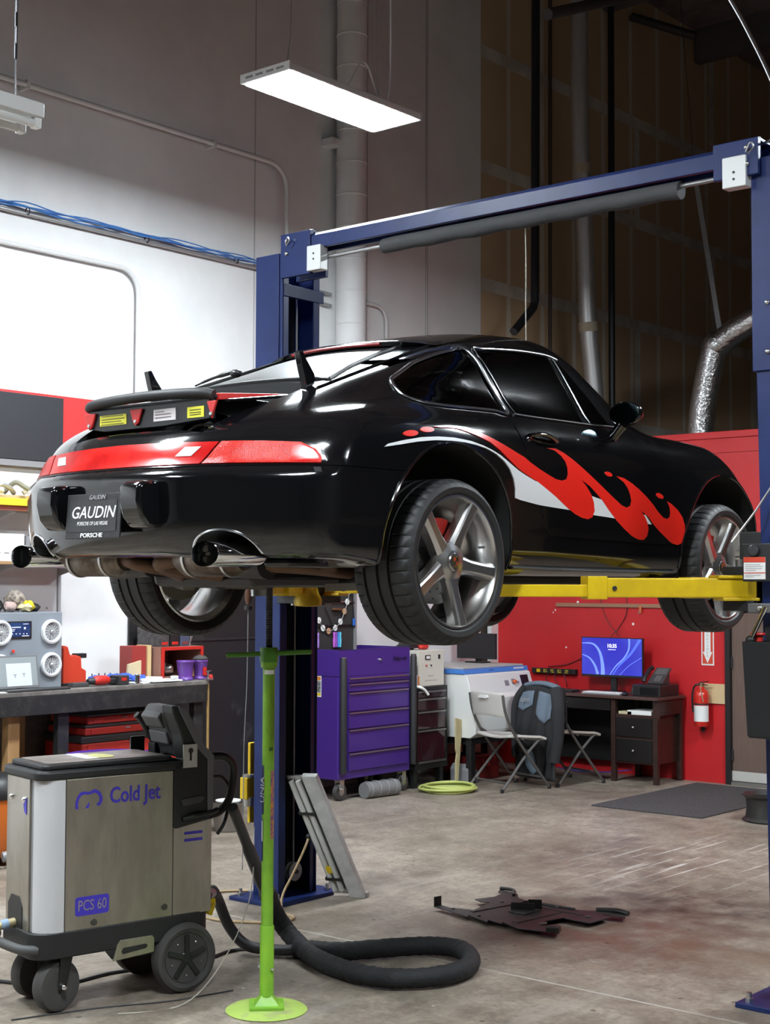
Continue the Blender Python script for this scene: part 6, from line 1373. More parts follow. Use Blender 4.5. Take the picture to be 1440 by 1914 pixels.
# ================================================================== black drawer cabinet + power supply
DC = thing('drawer_cabinet', 'black drawer cabinet with dark glossy drawers right of the purple chest', 'drawer cabinet', (-8.2, 10.07, 0), world=True)
DKC = mat('cabinet_black', (.012, .014, .015), .4)
B().box(-8.45, -7.925, 9.86, 10.31, .16, .865).out('cabinet', DKC, DC, smooth=0, bevel=.005)
for z0, z1 in ((.775, .82), (.665, .755), (.505, .645), (.235, .485)):
    d = B().box(-7.9245, -7.91, 9.875, 10.255, z0, z1).out('drawer', mat('drawer_maroon', (.030, .008, .012), .08, coat=.5), DC, smooth=0, bevel=.002)
    B().box(-7.91, -7.898, 9.875, 10.255, z1 - .004, z1 + .010).out('drawer_pull', mat('pull_grey', (.34, .33, .33), .3, .9), d, smooth=0, bevel=.002)
B().box(-7.91, -7.898, 9.875, 10.255, .215, .232).out('bottom_rail', mat('pull_grey', (.34, .33, .33), .3, .9), DC, smooth=0)
for y in (9.90, 10.26):
    for x in (-8.38, -7.98): B().box(x - .025, x + .025, y - .025, y + .025, 0, .16).out('foot', DKC, DC, smooth=0)
PS = thing('power_supply', 'cream metal power supply box with a small meter on the black drawer cabinet', 'power supply', (-8.15, 10.09, .866), world=True)
CREAM = mat('cream_enamel', (.66, .64, .56), .45)
B().box(-8.35, -7.95, 9.93, 10.29, .866, 1.175).out('case', CREAM, PS, smooth=0, bevel=.004)
B().box(-7.95, -7.945, 10.10, 10.19, .0, .0001).bm.free()
for r_ in range(4):
    for c_ in range(3): B().box(-8.30 + .10 * c_, -8.235 + .10 * c_, 9.926, 9.929, 1.04 + .025 * r_, 1.046 + .025 * r_).out('vent_slot', mat('slot_shadow', (.28, .27, .24), .6), PS, smooth=0)
mt = B().box(-7.9495, -7.942, 10.02, 10.09, 1.095, 1.135).out('meter', BLACKP, PS, smooth=0, bevel=.002)
B().box(-7.942, -7.941, 10.03, 10.08, 1.103, 1.127).out('meter_face', PAPER, mt, smooth=0)
B().box(-7.9495, -7.942, 10.205, 10.225, 1.10, 1.135).out('switch', BLACKP, PS, smooth=0)
for y in (10.035, 10.10): B().cyl((-7.9495, y, 1.045), (-7.938, y, 1.045), .007, seg=10).out('terminal', REDP if y < 10.05 else BLACKP, PS)
for i, (y0_, y1_, z_) in enumerate(((10.06, 10.14, .955), (10.02, 10.19, .915))): B().box(-7.9499, -7.949, y0_, y1_, z_ - .006, z_ + .004).out('front_print', mat('print_cream', (.45, .44, .40), .6), PS, smooth=0)
lump('cable_heap', 'red and black clamp cables heaped on the cream power supply', 'cables', (-8.14, 10.02, 1.176), .07, BLACKP, 40, (1.2, 2.0, .4))
lump('red_clamp', 'red clamp lying on the cream power supply', 'clamp', (-8.05, 10.12, 1.176), .035, REDP, 41, (1, 1.8, .7))
lump('red_clamp', 'smaller red clamp at the back of the cream power supply', 'clamp', (-8.25, 10.17, 1.176), .03, REDP, 42, (1, 1.5, .9))
gbx = thing('glove_box', 'blue and white glove box beside the cream power supply', 'box', (-8.05, 9.89, .866), world=True)
B().box(-8.10, -7.935, 9.862, 9.922, .866, .965).out('carton', mat('box_lightblue', (.35, .50, .72), .5, col2=(.65, .7, .78), scale=25), gbx, smooth=0)
B().box(-7.9349, -7.933, 9.90, 9.921, .875, .96).out('orange_end', mat('label_orange2', (.65, .22, .03), .5), gbx, smooth=0)
tag(B().tube(cr([(-7.95, 9.87, .872), (-7.90, 9.89, .868), (-7.885, 9.94, .84), (-7.88, 9.98, .80)], 5), .012, 8).out('white_cable', PAPER), 'white plug lead hanging over the black drawer cabinet edge', 'cable')
# yellow-green hose coil
HC = thing('hose_coil', 'coiled yellow-green air hose on the floor before the black drawer cabinet', 'hose', (-7.665, 9.98, 0))
YG = mat('hose_yellowgreen', (.50, .56, .16), .5)
for k in range(6):
    r_ = .20 + .012 * ((k * 5) % 4); z = .014 + .017 * (k // 2)
    B().tube([(r_ * math.cos(a) + .01 * (k % 3), r_ * 1.02 * math.sin(a) - .012 * (k % 2), z + .004 * math.sin(a * 2 + k)) for a in [j * PI / 18 for j in range(36)]], .0105, 8, closed=True).out('hose_turn', YG, HC)
# grey cylinder under the chest
gc = thing('filter_canister', 'grey ribbed canister lying on the floor under the purple chest', 'canister', (-7.86, 9.33, 0), world=True)
B().cyl((-7.90, 9.16, .0655), (-7.86, 9.52, .0655), .065, seg=28).out('body', mat('canister_grey', (.20, .20, .205), .5), gc)
for q in (.1, .35, .6, .85): B().lathe([(.066, -.01), (.069, -.01), (.069, .01), (.066, .01)], (-7.90 + .04 * q, 9.16 + .36 * q, .0688), 'Y', 28, closed=True).out('rib', mat('canister_grey2', (.28, .28, .285), .5), gc)
# cardboard rack
tag(B().prism([(10.33, .0), (10.36, .0), (10.412, .46), (10.412, .56), (10.325, .58), (10.33, .30), (10.345, .27), (10.33, .2)], -7.86, -7.845, 'X').out('cardboard_stand', mat('card_beige', (.52, .44, .24), .8), smooth=0, bevel=.002), 'beige cut cardboard sheet standing beside the black drawer cabinet', 'cardboard')
# ================================================================== laser engraver
LZ = thing('laser_engraver', 'white laser engraver cabinet with a blue stripe in the corner', 'machine', (-8.15, 10.95, 0), world=True)
LW = mat('laser_white', (.74, .74, .72), .4)
prof = [(-8.56, .40), (-7.76, .40), (-7.70, .44), (-7.70, .74), (-7.745, .775), (-7.80, .945), (-7.83, .955), (-8.56, .955)]
B().prism(prof, 10.42, 11.40, 'Y').out('cabinet', LW, LZ, smooth=0, bevel=.006)
B().prism([(-8.56, .956), (-7.822, .956), (-7.835, .995), (-8.56, .995)], 10.41, 11.41, 'Y').out('blue_band', mat('laser_blue', (.06, .21, .62), .4), LZ, smooth=0, bevel=.004)
B().box(-8.55, -7.86, 10.45, 11.38, .9955, 1.012).out('lid', mat('lid_grey', (.45, .44, .42), .5), LZ, smooth=0, bevel=.004)
B().box(-7.834, -7.828, 10.80, 10.87, .968, .982).out('lid_latch', mat('latch_blue', (.02, .05, .2), .4), LZ, smooth=0)
B().box(-7.834, -7.828, 11.18, 11.34, .972, .988).out('lid_label', PAPER, LZ, smooth=0)
sl = Vector((-7.80, 0, .945)) - Vector((-7.745, 0, .775)); sl.normalize()
def lzp(y, t, o=.002): return Vector((-7.745, y, .775)) + sl * t + Vector((sl.z, 0, -sl.x)) * o
def lzq(nm, y0_, y1_, t0, t1, m_, o=.003, par=None):
    b = B(); v = [b.bm.verts.new(lzp(y, t, oo)) for y in (y0_, y1_) for t in (t0, t1) for oo in (-.002, o)]
    for f in ((0, 1, 3, 2), (4, 6, 7, 5), (0, 4, 5, 1), (2, 3, 7, 6), (0, 2, 6, 4), (1, 5, 7, 3)): b.bm.faces.new([v[i] for i in f])
    return b.out(nm, m_, par or LZ, smooth=0)
lzq('control_display', 11.22, 11.34, .05, .15, mat('display_dark', (.025, .012, .014), .2))
e_ = lzq('emergency_base', 11.07, 11.12, .07, .12, GREYM)
B().lathe([(.001, .03), (.016, .03), (.020, .02), (.014, .012), (.012, 0)], tuple(lzp(11.095, .095)), 'X', 16).out('emergency_stop', mat('estop_orange', (.75, .12, .02), .4), LZ)
B().cyl(tuple(lzp(11.155, .085)), tuple(lzp(11.155, .085, .018)), .010, seg=12).out('key_switch', STEEL, LZ)
lzq('ammeter', 10.96, 11.02, .06, .11, GREYM)
B().box(-7.6995, -7.697, 10.50, 10.95, .46, .72).out('front_door', LW, LZ, smooth=0, bevel=.002)
for k in range(6): B().box(-7.697, -7.695, 10.52 + .025 * k, 10.528 + .025 * k, .62, .68).out('vent_slot', mat('vent_dark', (.25, .25, .26), .6), LZ, smooth=0)
B().box(-7.697, -7.692, 10.78, 10.81, .63, .66).out('door_lock', DARKM, LZ, smooth=0)
for x in (-8.48, -7.80):
    for y in (10.48, 11.34): B().box(x - .03, x + .03, y - .03, y + .03, 0, .40).out('leg', BLACKP, LZ, smooth=0)
B().box(-8.5, -7.78, 10.46, 11.36, .34, .399).out('stand_frame', BLACKP, LZ, smooth=0)
rbx = thing('red_toolbox', 'dark red toolbox on the floor under the laser engraver', 'toolbox', (-8.0, 10.85, 0), world=True)
B().box(-8.2, -7.85, 10.62, 10.98, 0, .21).out('box_body', mat('box_darkred', (.20, .015, .015), .4), rbx, smooth=0, bevel=.008)
B().tube([(-7.845, 10.72, .19), (-7.825, 10.72, .14), (-7.825, 10.80, .13), (-7.845, 10.80, .18)], .005, 6).out('handle', REDP, rbx)
tag(B().prism([(10.44, 0), (10.62, 0), (10.60, .10), (10.48, .17), (10.44, .12)], -8.0, -7.80, 'X').out('grey_ramp', mat('ramp_grey', (.22, .22, .23), .5), smooth=0, bevel=.01), 'grey wedge shaped case on the floor by the beige cardboard', 'case')
# ================================================================== monitors, desk
def monitor(label, x0, x1, y, z0, z1, base, on):
    t = thing('monitor', label, 'monitor', ((x0 + x1) / 2, y, base), world=True)
    B().box(x0, x1, y, y + .03, z0, z1).out('panel_body', BLACKP, t, smooth=0, bevel=.003)
    B().box((x0 + x1) / 2 - .03, (x0 + x1) / 2 + .03, y + .035, y + .055, base + .012, z0 + .10).out('stand_neck', BLACKP, t, smooth=0)
    B().box((x0 + x1) / 2 - .10, (x0 + x1) / 2 + .10, y - .04, y + .10, base, base + .012).out('stand_base', BLACKP, t, smooth=0, bevel=.003)
    B().box(x0 + .008, x1 - .008, y - .002, y - .0003, z0 + .022, z1 - .008).out('screen', on, t, smooth=0)
    return t
SCR = bpy.data.materials.new('desktop_screen'); SCR.use_nodes = True
_n = SCR.node_tree.nodes; _l = SCR.node_tree.links; _b = _n['Principled BSDF']
_tc = _n.new('ShaderNodeTexCoord'); _mp = _n.new('ShaderNodeMapping'); _l.new(_tc.outputs['Object'], _mp.inputs[0]); _mp.inputs['Scale'].default_value = (1, 1, 1)
_nz = _n.new('ShaderNodeTexNoise'); _nz.inputs['Scale'].default_value = 1.6; _l.new(_mp.outputs[0], _nz.inputs[0])
_rp = _n.new('ShaderNodeValToRGB'); _e = _rp.color_ramp.elements
_e[0].position = .35; _e[0].color = (.035, .035, .62, 1); _e[1].position = .65; _e[1].color = (.085, .11, .78, 1)
_l.new(_nz.outputs[0], _rp.inputs[0]); _l.new(_rp.outputs[0], _b.inputs['Emission Color']); _b.inputs['Emission Strength'].default_value = .85; _b.inputs['Base Color'].default_value = (.01, .01, .02, 1); _b.inputs['Roughness'].default_value = .25
mon = monitor('lit monitor with a blue wave wallpaper on the dark desk', -7.45, -6.80, 11.74, .90, 1.265, .762, SCR)
def ribbon(nm, pts, w0, w1, m_):
    c = cr([(a, b, 0) for a, b in pts], 8); n = len(c); b = B(); L, Rr = [], []
    for i, p in enumerate(c):
        t = (c[min(i + 1, n - 1)] - c[max(i - 1, 0)]).normalized(); q = Vector((-t.y, t.x, 0)); w_ = w0 + (w1 - w0) * i / (n - 1)
        L.append(p + q * w_ / 2); Rr.append(p - q * w_ / 2)
    poly = L + Rr[::-1]
    for i in range(n - 1):
        q = (L[i], L[i + 1], Rr[i + 1], Rr[i])
        b.bm.faces.new([b.bm.verts.new((-7.442 + max(0, min(.634, v.x)), 11.7372, .922 + max(0, min(.335, v.y)))) for v in q])
    return b.out(nm, m_, mon, smooth=0)
RB1 = mat('wave_light', (.14, .22, .85), .4, emis=.95); RB2 = mat('wave_mid', (.07, .12, .80), .4, emis=.85)
ribbon('wallpaper_wave', [(0, .285), (.12, .28), (.19, .21), (.22, .10), (.225, 0)], .006, .045, RB1)
ribbon('wallpaper_wave', [(0, .18), (.08, .15), (.14, .08), (.17, 0)], .005, .03, RB1)
ribbon('wallpaper_wave', [(.30, 0), (.36, .08), (.45, .16), (.50, .24), (.505, .335)], .008, .02, RB1)
ribbon('wallpaper_wave', [(.33, 0), (.40, .09), (.52, .20), (.62, .335)], .008, .03, RB2)
ribbon('wallpaper_wave', [(.40, 0), (.50, .09), (.60, .15), (.634, .17)], .004, .004, RB1)
text('clock_text', '10:35', .048, mat('clock_white', (1, 1, 1), .5, emis=1.1), mon, (-7.12, 11.7365, 1.187), (1, 0, 0), (0, 0, 1), 0, extrude=.0004, bold=.0006)
B().box(-7.16, -7.08, 11.7362, 11.737, 1.152, 1.156).out('date_line', mat('clock_white', (1, 1, 1), .5, emis=1.1), mon, smooth=0)
monitor('switched-off black monitor on top of the laser engraver', -8.50, -8.05, 11.20, 1.05, 1.29, 1.013, mat('screen_off', (.012, .010, .012), .25))
DESKW = mat('desk_wood', (.030, .016, .013), .35, col2=(.045, .022, .018), scale=10, stretch=(.3, 3, 3))
DK = thing('desk', 'dark espresso wooden desk with drawers against the red wall', 'desk', (-7.25, 11.7, 0), world=True)
B().box(-8.02, -6.47, 11.42, 11.93, .735, .761).out('top', mat('desk_top', (.085, .045, .038), .35), DK, smooth=0, bevel=.003)
for x in (-8.0, -6.96, -6.535):
    for y in (11.45, 11.87):
        B().box(x, x + .045, y, y + .045, 0, .734).out('leg', DESKW, DK, smooth=0, bevel=.002)
B().box(-6.914, -6.536, 11.46, 11.90, .17, .60).out('pedestal', DESKW, DK, smooth=0, bevel=.002)
for z0, z1, nm in ((.405, .575, 'drawer'), (.185, .385, 'drawer')):
    d = B().box(-6.905, -6.545, 11.448, 11.4595, z0, z1).out(nm, mat('drawer_black', (.012, .010, .010), .35), DK, smooth=0, bevel=.003)
    B().ball((-6.725, 11.435, (z0 + z1) / 2), .013, 12, 8).out('knob', STEEL, d)
B().box(-6.536, -6.53, 11.50, 11.87, .17, .60).out('side_panel', DESKW, DK, smooth=0)
B().box(-6.535, -6.492, 11.496, 11.869, .60, .734).box(-6.914, -6.536, 11.895, 11.90, .60, .734).out('cubby_back', DESKW, DK, smooth=0)
cd_ = B().box(-7.95, -6.965, 11.44, 11.452, .625, .725).out('center_drawer', mat('drawer_black', (.012, .010, .010), .35), DK, smooth=0, bevel=.003)
B().ball((-7.42, 11.43, .675), .012, 12, 8).out('knob', STEEL, cd_)
B().box(-7.955, -6.96, 11.875, 11.89, .12, .73).out('modesty_panel', mat('panel_black', (.008, .008, .008), .6), DK, smooth=0)
for i, (x0, x1, m_, lb) in enumerate(((-6.89, -6.76, mat('folder_tan', (.55, .48, .30), .7), 'tan folder in the open desk cubby'), (-6.80, -6.56, PAPER, 'stack of white papers in the open desk cubby'))):
    tag(B().box(x0, x1, 11.47, 11.75, .601, .625 + .012 * i).out('paper_stack', m_, smooth=0), lb, 'papers')
# keyboard, mouse, dark keyboard, phone, printer box
def keyboard(label, x0, x1, y0, y1, m_, km):
    t = thing('keyboard', label, 'keyboard', ((x0 + x1) / 2, (y0 + y1) / 2, .762), world=True)
    B().box(x0, x1, y0, y1, .762, .776).out('base', m_, t, smooth=0, bevel=.003)
    kb = B(); nx = 16
    for r_ in range(4):
        for c_ in range(nx):
            w_ = (x1 - x0 - .02) / nx; h_ = (y1 - y0 - .02) / 4
            kb.box(x0 + .01 + c_ * w_ + .001, x0 + .01 + (c_ + 1) * w_ - .001, y0 + .01 + r_ * h_ + .001, y0 + .01 + (r_ + 1) * h_ - .001, .776, .782)
    kb.out('keys', km, t, smooth=0, kind='stuff'); return t
keyboard('white keyboard in front of the lit monitor', -7.28, -6.88, 11.47, 11.60, mat('key_grey', (.4, .4, .4), .5), PAPER)
keyboard('black keyboard at the left of the desk', -7.98, -7.40, 11.50, 11.64, BLACKP, mat('key_black', (.035, .035, .037), .5))
tag(at(B().ball((0, 0, .012), .03, 16, 10, (.9, 1.5, .55)).out('mouse', BLACKP), (-6.83, 11.48, .766)), 'black mouse beside the white keyboard', 'mouse')
tag(at(B().tube(cr([(0, 0, .006), (0, .01, .05), (.01, .02, .085), (.02, .03, .06), (.03, .03, .006)], 6), .016, 10).out('barcode_scanner', BLACKP), (-6.80, 11.56, .766)), 'small black hand scanner standing left of the phone box', 'scanner')
pbx = thing('printer_box', 'black box carrying the desk phone at the right of the desk', 'box', (-6.63, 11.66, .762), world=True)
B().box(-6.775, -6.50, 11.52, 11.86, .762, .862).out('box_body', mat('box_black', (.018, .017, .018), .4), pbx, smooth=0, bevel=.006)
B().box(-6.70, -6.52, 11.518, 11.5197, .775, .84).out('front_cover', mat('box_gloss', (.012, .012, .013), .2), pbx, smooth=0)
ph = thing('desk_phone', 'black office desk phone with a tilted keypad on the black box', 'phone', (-6.65, 11.68, .863), world=True)
Mp = Matrix.Translation((-6.66, 11.62, .870)) @ Matrix.Rotation(R(38), 4, 'X')
B().box(-.02, .13, 0, .21, -.006, .012, Mp).out('console', mat('phone_black', (.05, .05, .052), .45), ph, smooth=0, bevel=.004)
B().box(.0, .115, .115, .195, .012, .014, Mp).out('display', mat('phone_lcd', (.10, .11, .11), .3), ph, smooth=0)
for r_ in range(4):
    for c_ in range(3): B().box(.035 + .022 * c_, .050 + .022 * c_, .025 + .019 * r_, .037 + .019 * r_, .012, .016, Mp).out('key', mat('phone_key', (.16, .16, .165), .5), ph, smooth=0)
B().tube([tuple(Mp @ Vector(p)) for p in ((-.05, .0, .02), (-.05, .03, .04), (-.05, .15, .04), (-.05, .19, .02))], [.022, .018, .018, .022], 10).out('handset', BLACKP, ph)
B().prism([(11.62, .8635), (11.78, .8635), (11.78, .985)], -6.68, -6.55, 'X').out('stand', mat('phone_black', (.05, .05, .052), .45), ph, smooth=0)
# power strip on the wall, cables
pst = thing('power_strip', 'black power strip with yellow sockets on the red wall', 'power strip', (-7.85, 11.93, .9), world=True)
B().box(-8.12, -7.62, 11.90, 11.948, .895, .945).out('strip_body', BLACKP, pst, smooth=0, bevel=.004)
for i in range(5): B().box(-8.06 + .08 * i, -8.02 + .08 * i, 11.896, 11.8995, .905, .937).out('socket', YELLOW if i in (0,) else mat('socket_dark', (.05, .045, .03), .5, col2=(.5, .4, .02), scale=60), pst, smooth=0)
for i, x in enumerate((-7.92, -7.84, -7.74)): cord('black_cable', 'black cable dropping from the power strip, %s one' % ('left', 'middle', 'right')[i], [(x, 11.89, .90), (x - .02 + .02 * i, 11.88, .84), (x + .03, 11.89, .80), (x + .02, 11.90, .775)], .004, BLACKP)
cord('black_cable', 'black cable sagging across the red wall to the lit monitor', [(-7.95, 11.93, .96), (-7.75, 11.935, .985), (-7.60, 11.935, 1.04), (-7.40, 11.80, 1.12)], .004, BLACKP)
cord('black_cable', 'thin black cable rising up the red wall from the lit monitor', [(-7.25, 11.79, 1.2), (-7.18, 11.93, 1.33), (-7.08, 11.94, 1.50), (-7.10, 11.94, 1.75)], .0035, BLACKP)
cord('black_cable', 'second thin cable crossing high on the red wall', [(-7.15, 11.94, 1.27), (-7.28, 11.94, 1.40), (-7.36, 11.94, 1.60), (-7.36, 11.94, 1.8)], .003, BLACKP)
cord('blue_cable', 'blue cable on the floor under the desk', [(-7.75, 11.80, .02), (-7.5, 11.78, .012), (-7.25, 11.80, .02), (-6.98, 11.84, .06)], .005, mat('cable_blue', (.06, .06, .5), .5))
# ================================================================== folding chairs and jacket
CHW = mat('chair_plastic', (.60, .58, .54), .45); CHF = mat('chair_frame', (.13, .125, .12), .4, .4)
def chair(label, loc, rz, seatm):
    t = thing('folding_chair', label, 'chair', loc, rz, 'folding chairs by the desk')
    W_ = .225
    def seat(u, v): 
        x = (u * 2 - 1) * .215; y = -.20 + .42 * v
        return (x, y, .455 - .018 * math.sin(PI * u) + .012 * math.cos(PI * v) - (.02 * max(0, v - .85) / .15))
    B().grid(seat, 12, 12).out('seat', seatm, t, solid=.022, bevel=.004)
    def back(u, v):
        x = (u * 2 - 1) * .215; return (x, -.235 - .035 * v + .030 * (1 - (u * 2 - 1)**2) * -1, .625 + .20 * v + .01 * math.sin(PI * u))
    bk_ = B().grid(back, 12, 8).out('backrest', seatm, t, solid=.018, bevel=.004)
    B().prism([(-.055 + .0, .782), (.055, .782), (.062, .794), (.05, .806), (-.05, .806), (-.062, .794)], -.315, -.278, 'Y').out('hand_slot', mat('slot_light', (.75, .75, .74), .6), bk_, smooth=0)
    for sx in (-1, 1):
        B().tube(cr([(sx * W_, -.275, .815), (sx * W_, -.235, .64), (sx * W_, -.10, .42), (sx * W_, .24, .012)], 5), .0125, 8).out('front_leg', CHF, t)
        B().tube(cr([(sx * (W_ - .025), .17, .44), (sx * (W_ - .02), -.02, .28), (sx * W_, -.28, .012)], 5), .0125, 8).out('rear_leg', CHF, t)
        B().bar((sx * (W_ - .015), -.05, .44), (sx * (W_ - .015), -.16, .50), .006, .018).out('hinge_link', CHF, t, smooth=0)
        for y in (.24, -.28): B().cyl((sx * W_, y, 0), (sx * W_, y, .03), .016, seg=10).out('foot_cap', BLACKP, t)
    B().cyl((-W_, -.225, .075), (W_, -.225, .075), .009, seg=8).out('rear_stretcher', CHF, t)
    B().cyl((-W_, .17, .10), (W_, .17, .10), .009, seg=8).out('front_stretcher', CHF, t)
    B().cyl((-W_, -.05, .435), (W_, -.05, .435), .008, seg=8).out('seat_rail', CHF, t)
    return t
chair('white plastic folding chair standing empty before the laser engraver', (-7.38, 10.50, 0), R(-15.5), CHW)
chair('beige folding chair with the dark jacket over its back', (-7.22, 11.12, 0), R(-17), mat('chair_beige', (.42, .38, .33), .5))
JK = thing('jacket', 'dark grey and slate work jacket hung over the beige folding chair', 'jacket', (-7.22, 11.12, .0), R(-17))
JD = mat('jacket_black', (.018, .018, .020), .85, bump=.3, bscale=60); JS = mat('jacket_slate', (.13, .17, .22), .85, bump=.3, bscale=60)
random.seed(5)
def drape(u, v):
    x = (u * 2 - 1) * (.24 + .05 * v); f = .014 * math.sin(u * 17 + 2 * v) + .010 * math.sin(u * 31 + v * 6)
    return (x, -.305 - .075 * math.sin(PI * min(1, v * 1.2)) * .6 - .05 * v + f * (0.3 + v), .858 - .80 * v - .04 * (u * 2 - 1)**2 * (1 - v))
B().grid(drape, 30, 26).out('back_panel', JD, JK, solid=.012, smooth=80)
def front(u, v):
    x = (u * 2 - 1) * .25; f = .012 * math.sin(u * 19 + 3 * v)
    return (x, -.225 + .02 * v + f, .852 - .36 * v)
B().grid(front, 24, 14).out('front_panel', JD, JK, solid=.012, smooth=80)
B().tube(cr([(-.22, -.27, .850), (-.1, -.27, .872), (0, -.272, .878), (.1, -.27, .872), (.22, -.27, .850)], 5), .032, 10, flat=.8).out('collar', JS, JK)
for sx in (-1, 1):
    B().tube(cr([(sx * .21, -.28, .84), (sx * .29, -.33, .70), (sx * .30, -.34, .45), (sx * .27, -.36, .22)], 7), .062, 14, r2=.046, flat=.65).out('sleeve', JD, JK)
    def yoke(u, v, sx=sx): 
        q = drape(.5 + sx * (.08 + .40 * u), .05 + (.34 if sx > 0 else .22) * v * (1 - .55 * abs(u - .5)))
        return (q[0], q[1] - .014, q[2])
    B().grid(yoke, 10, 8).out('shoulder_panel', JS, JK, solid=.006, smooth=80)
text('back_print', 'apon', .07, mat('print_pale', (.30, .31, .32), .8), JK, (-.10, -.385, .74), (1, 0, 0), (0, 0, 1), .25)
B().tube(cr([(-.05, -.36, .30), (-.03, -.38, .2), (.05, -.37, .12)], 5), .05, 10, flat=.4).out('hem_fold', JS, JK)
# ================================================================== fire extinguisher, sign, mat, rim
tag(B().box(-6.285, -6.085, 11.93, 11.949, .70, .875).out('backing_board', mat('board_pale', (.60, .45, .25), .7), smooth=0, bevel=.002), 'pale plywood backing board beside the brown door', 'board')
FE = thing('fire_extinguisher', 'red fire extinguisher hanging on the red wall by the door', 'fire extinguisher', (-6.275, 11.86, .50))
B().lathe([(.001, .0), (.060, .0), (.066, .008), (.066, .27), (.060, .30), (.040, .325), (.022, .335), (.020, .35), (.001, .35)], axis='Z', seg=32).out('cylinder', mat('extinguisher_red', (.62, .03, .02), .25, coat=.4), FE)
B().grid(lambda u, v: (.0668 * math.cos(R(-150 + 150 * u)), .0668 * math.sin(R(-150 + 150 * u)), .045 + .14 * v), 14, 1).out('label', PAPER, FE)
B().lathe([(.0665, .192), (.068, .192), (.068, .204), (.0665, .204)], axis='Z', seg=32, closed=True).out('strap_band', DARKM, FE)
B().cyl((0, 0, .35), (0, 0, .385), .018, seg=14).out('valve', mat('valve_brass', (.5, .4, .22), .35, .9), FE)
B().bar((-.02, 0, .385), (.075, -.01, .40), .02, .008).bar((-.015, 0, .375), (.06, -.012, .365), .018, .008).out('squeeze_handle', DARKM, FE, smooth=0, bevel=.002)
B().tube(cr([(-.015, 0, .37), (-.06, -.01, .355), (-.085, -.01, .28), (-.082, -.012, .16), (-.075, -.015, .14)], 6), .009, 8).out('hose', BLACKP, FE)
B().cyl((-.075, -.015, .145), (-.072, -.016, .12), .011, seg=10).out('nozzle', BLACKP, FE)
B().cyl((.0, .02, -.03), (.0, .07, -.03), .008, seg=8).box(-.012, .012, .02, .03, -.05, .0).out('wall_hook', DARKM, FE, smooth=0)
B().bar((.02, -.066, .36), (.05, -.064, .22), .012, .004).out('tag_strap', mat('tag_tan', (.5, .38, .22), .6), FE, smooth=0)
SN = thing('extinguisher_sign', 'red and white down arrow sign above the fire extinguisher', 'sign', (-6.265, 11.945, 1.03), world=True)
SR = mat('sign_orange_red', (.62, .07, .035), .5)
B().box(-6.318, -6.196, 11.944, 11.9495, 1.035, 1.60).out('plate', PAPER, SN, smooth=0)
B().box(-6.308, -6.206, 11.943, 11.944, 1.048, 1.588).out('red_field', SR, SN, smooth=0)
B().prism([(-6.287, 1.588), (-6.227, 1.588), (-6.227, 1.155), (-6.210, 1.155), (-6.257, 1.055), (-6.304, 1.155), (-6.287, 1.155)], 11.942, 11.943, 'Y').out('arrow', PAPER, SN, smooth=0)
for i, ch_ in enumerate('FIREEXTINGUISHER'):
    text('sign_letter', ch_, .030, mat('print_grey2', (.35, .35, .36), .6), SN, (-6.257, 11.9415, 1.575 - .0305 * i), (1, 0, 0), (0, 0, 1), 0, extrude=.0003)
mt_ = tag(B().prism(rrect(-6.30, -5.32, 10.05, 11.80, .02, 3), 0, .010, 'Z').out('floor_mat', mat('mat_dark', (.045, .042, .045), .95, col2=(.075, .07, .072), scale=60, bump=.6, bscale=120), smooth=0, bevel=.003), 'dark grey carpet mat on the floor before the brown door', 'mat')
mt_.rotation_euler = (0, 0, 0)
RM = thing('spare_wheel', 'dark steel wheel rim standing on the floor at the right edge', 'wheel rim', (-4.90, 10.30, 0))
B().lathe([(.19, 0), (.20, .01), (.175, .03), (.165, .10), (.17, .17), (.195, .19), (.20, .20), (.19, .20), (.16, .17), (.155, .10), (.165, .03)], axis='Z', seg=36, closed=True).out('barrel', mat('rim_dark', (.07, .068, .066), .4, .7), RM)
B().lathe([(.001, .09), (.16, .09), (.16, .10), (.001, .10)], axis='Z', seg=30).out('disc', mat('rim_dark', (.07, .068, .066), .4, .7), RM)
# ================================================================== ducts, conduits, cables
PIPEW = mat('conduit_white', (.66, .66, .66), .5); PIPEG = mat('conduit_grey', (.40, .40, .40), .4, .6)
def wallpipe(name, label, pts, r, m, cat='conduit', bands=()):
    t = thing(name, label, cat, tuple(pts[0]), world=True)
    B().tube(pts, r, 10).out('pipe', m, t)
    for p in bands: B().box(XL + .001, p[0] + r + .004, p[1] - .012, p[1] + .012, p[2] - r * 1.6, p[2] + r * 1.6).out('clamp', m, t, smooth=0)
    return t
xw = XL + .035; xw2 = XL + .085
wallpipe('conduit', 'upper grey conduit running along the left wall then bending down', [(xw2, 3.0, 5.26)] + [(xw2, y, 5.26) for y in (5, 7, 8.65)] + [(xw2, 8.65 + .20 * math.sin(R(a)), 5.26 - .20 + .20 * math.cos(R(a))) for a in range(15, 91, 15)] + [(xw2, 8.85, 4.7), (xw2, 8.85, 3.8)], .020, PIPEW, bands=((xw2, 4.4, 5.26), (xw2, 6.2, 5.26), (xw2, 8.0, 5.26)))
wallpipe('conduit', 'lower white conduit bending down the wall above the sign', [(xw, 3.0, 4.12)] + [(xw, y, 4.12) for y in (5, 6, 7.1)] + [(xw, 7.1 + .18 * math.sin(R(a)), 4.12 - .18 + .18 * math.cos(R(a))) for a in range(15, 91, 15)] + [(xw, 7.28, 3.6), (xw, 7.28, 3.12)], .018, PIPEW, bands=((xw, 5.9, 4.12),))
wallpipe('conduit', 'straight grey conduit carrying the blue cables on the left wall', [(xw, 3.0, 4.355), (xw, 8.9, 4.355)], .014, PIPEG)
random.seed(9)
bc = thing('cable_bundle', 'bundle of blue network cables tied along the grey conduit', 'cables', (xw, 5.0, 4.38), world=True)
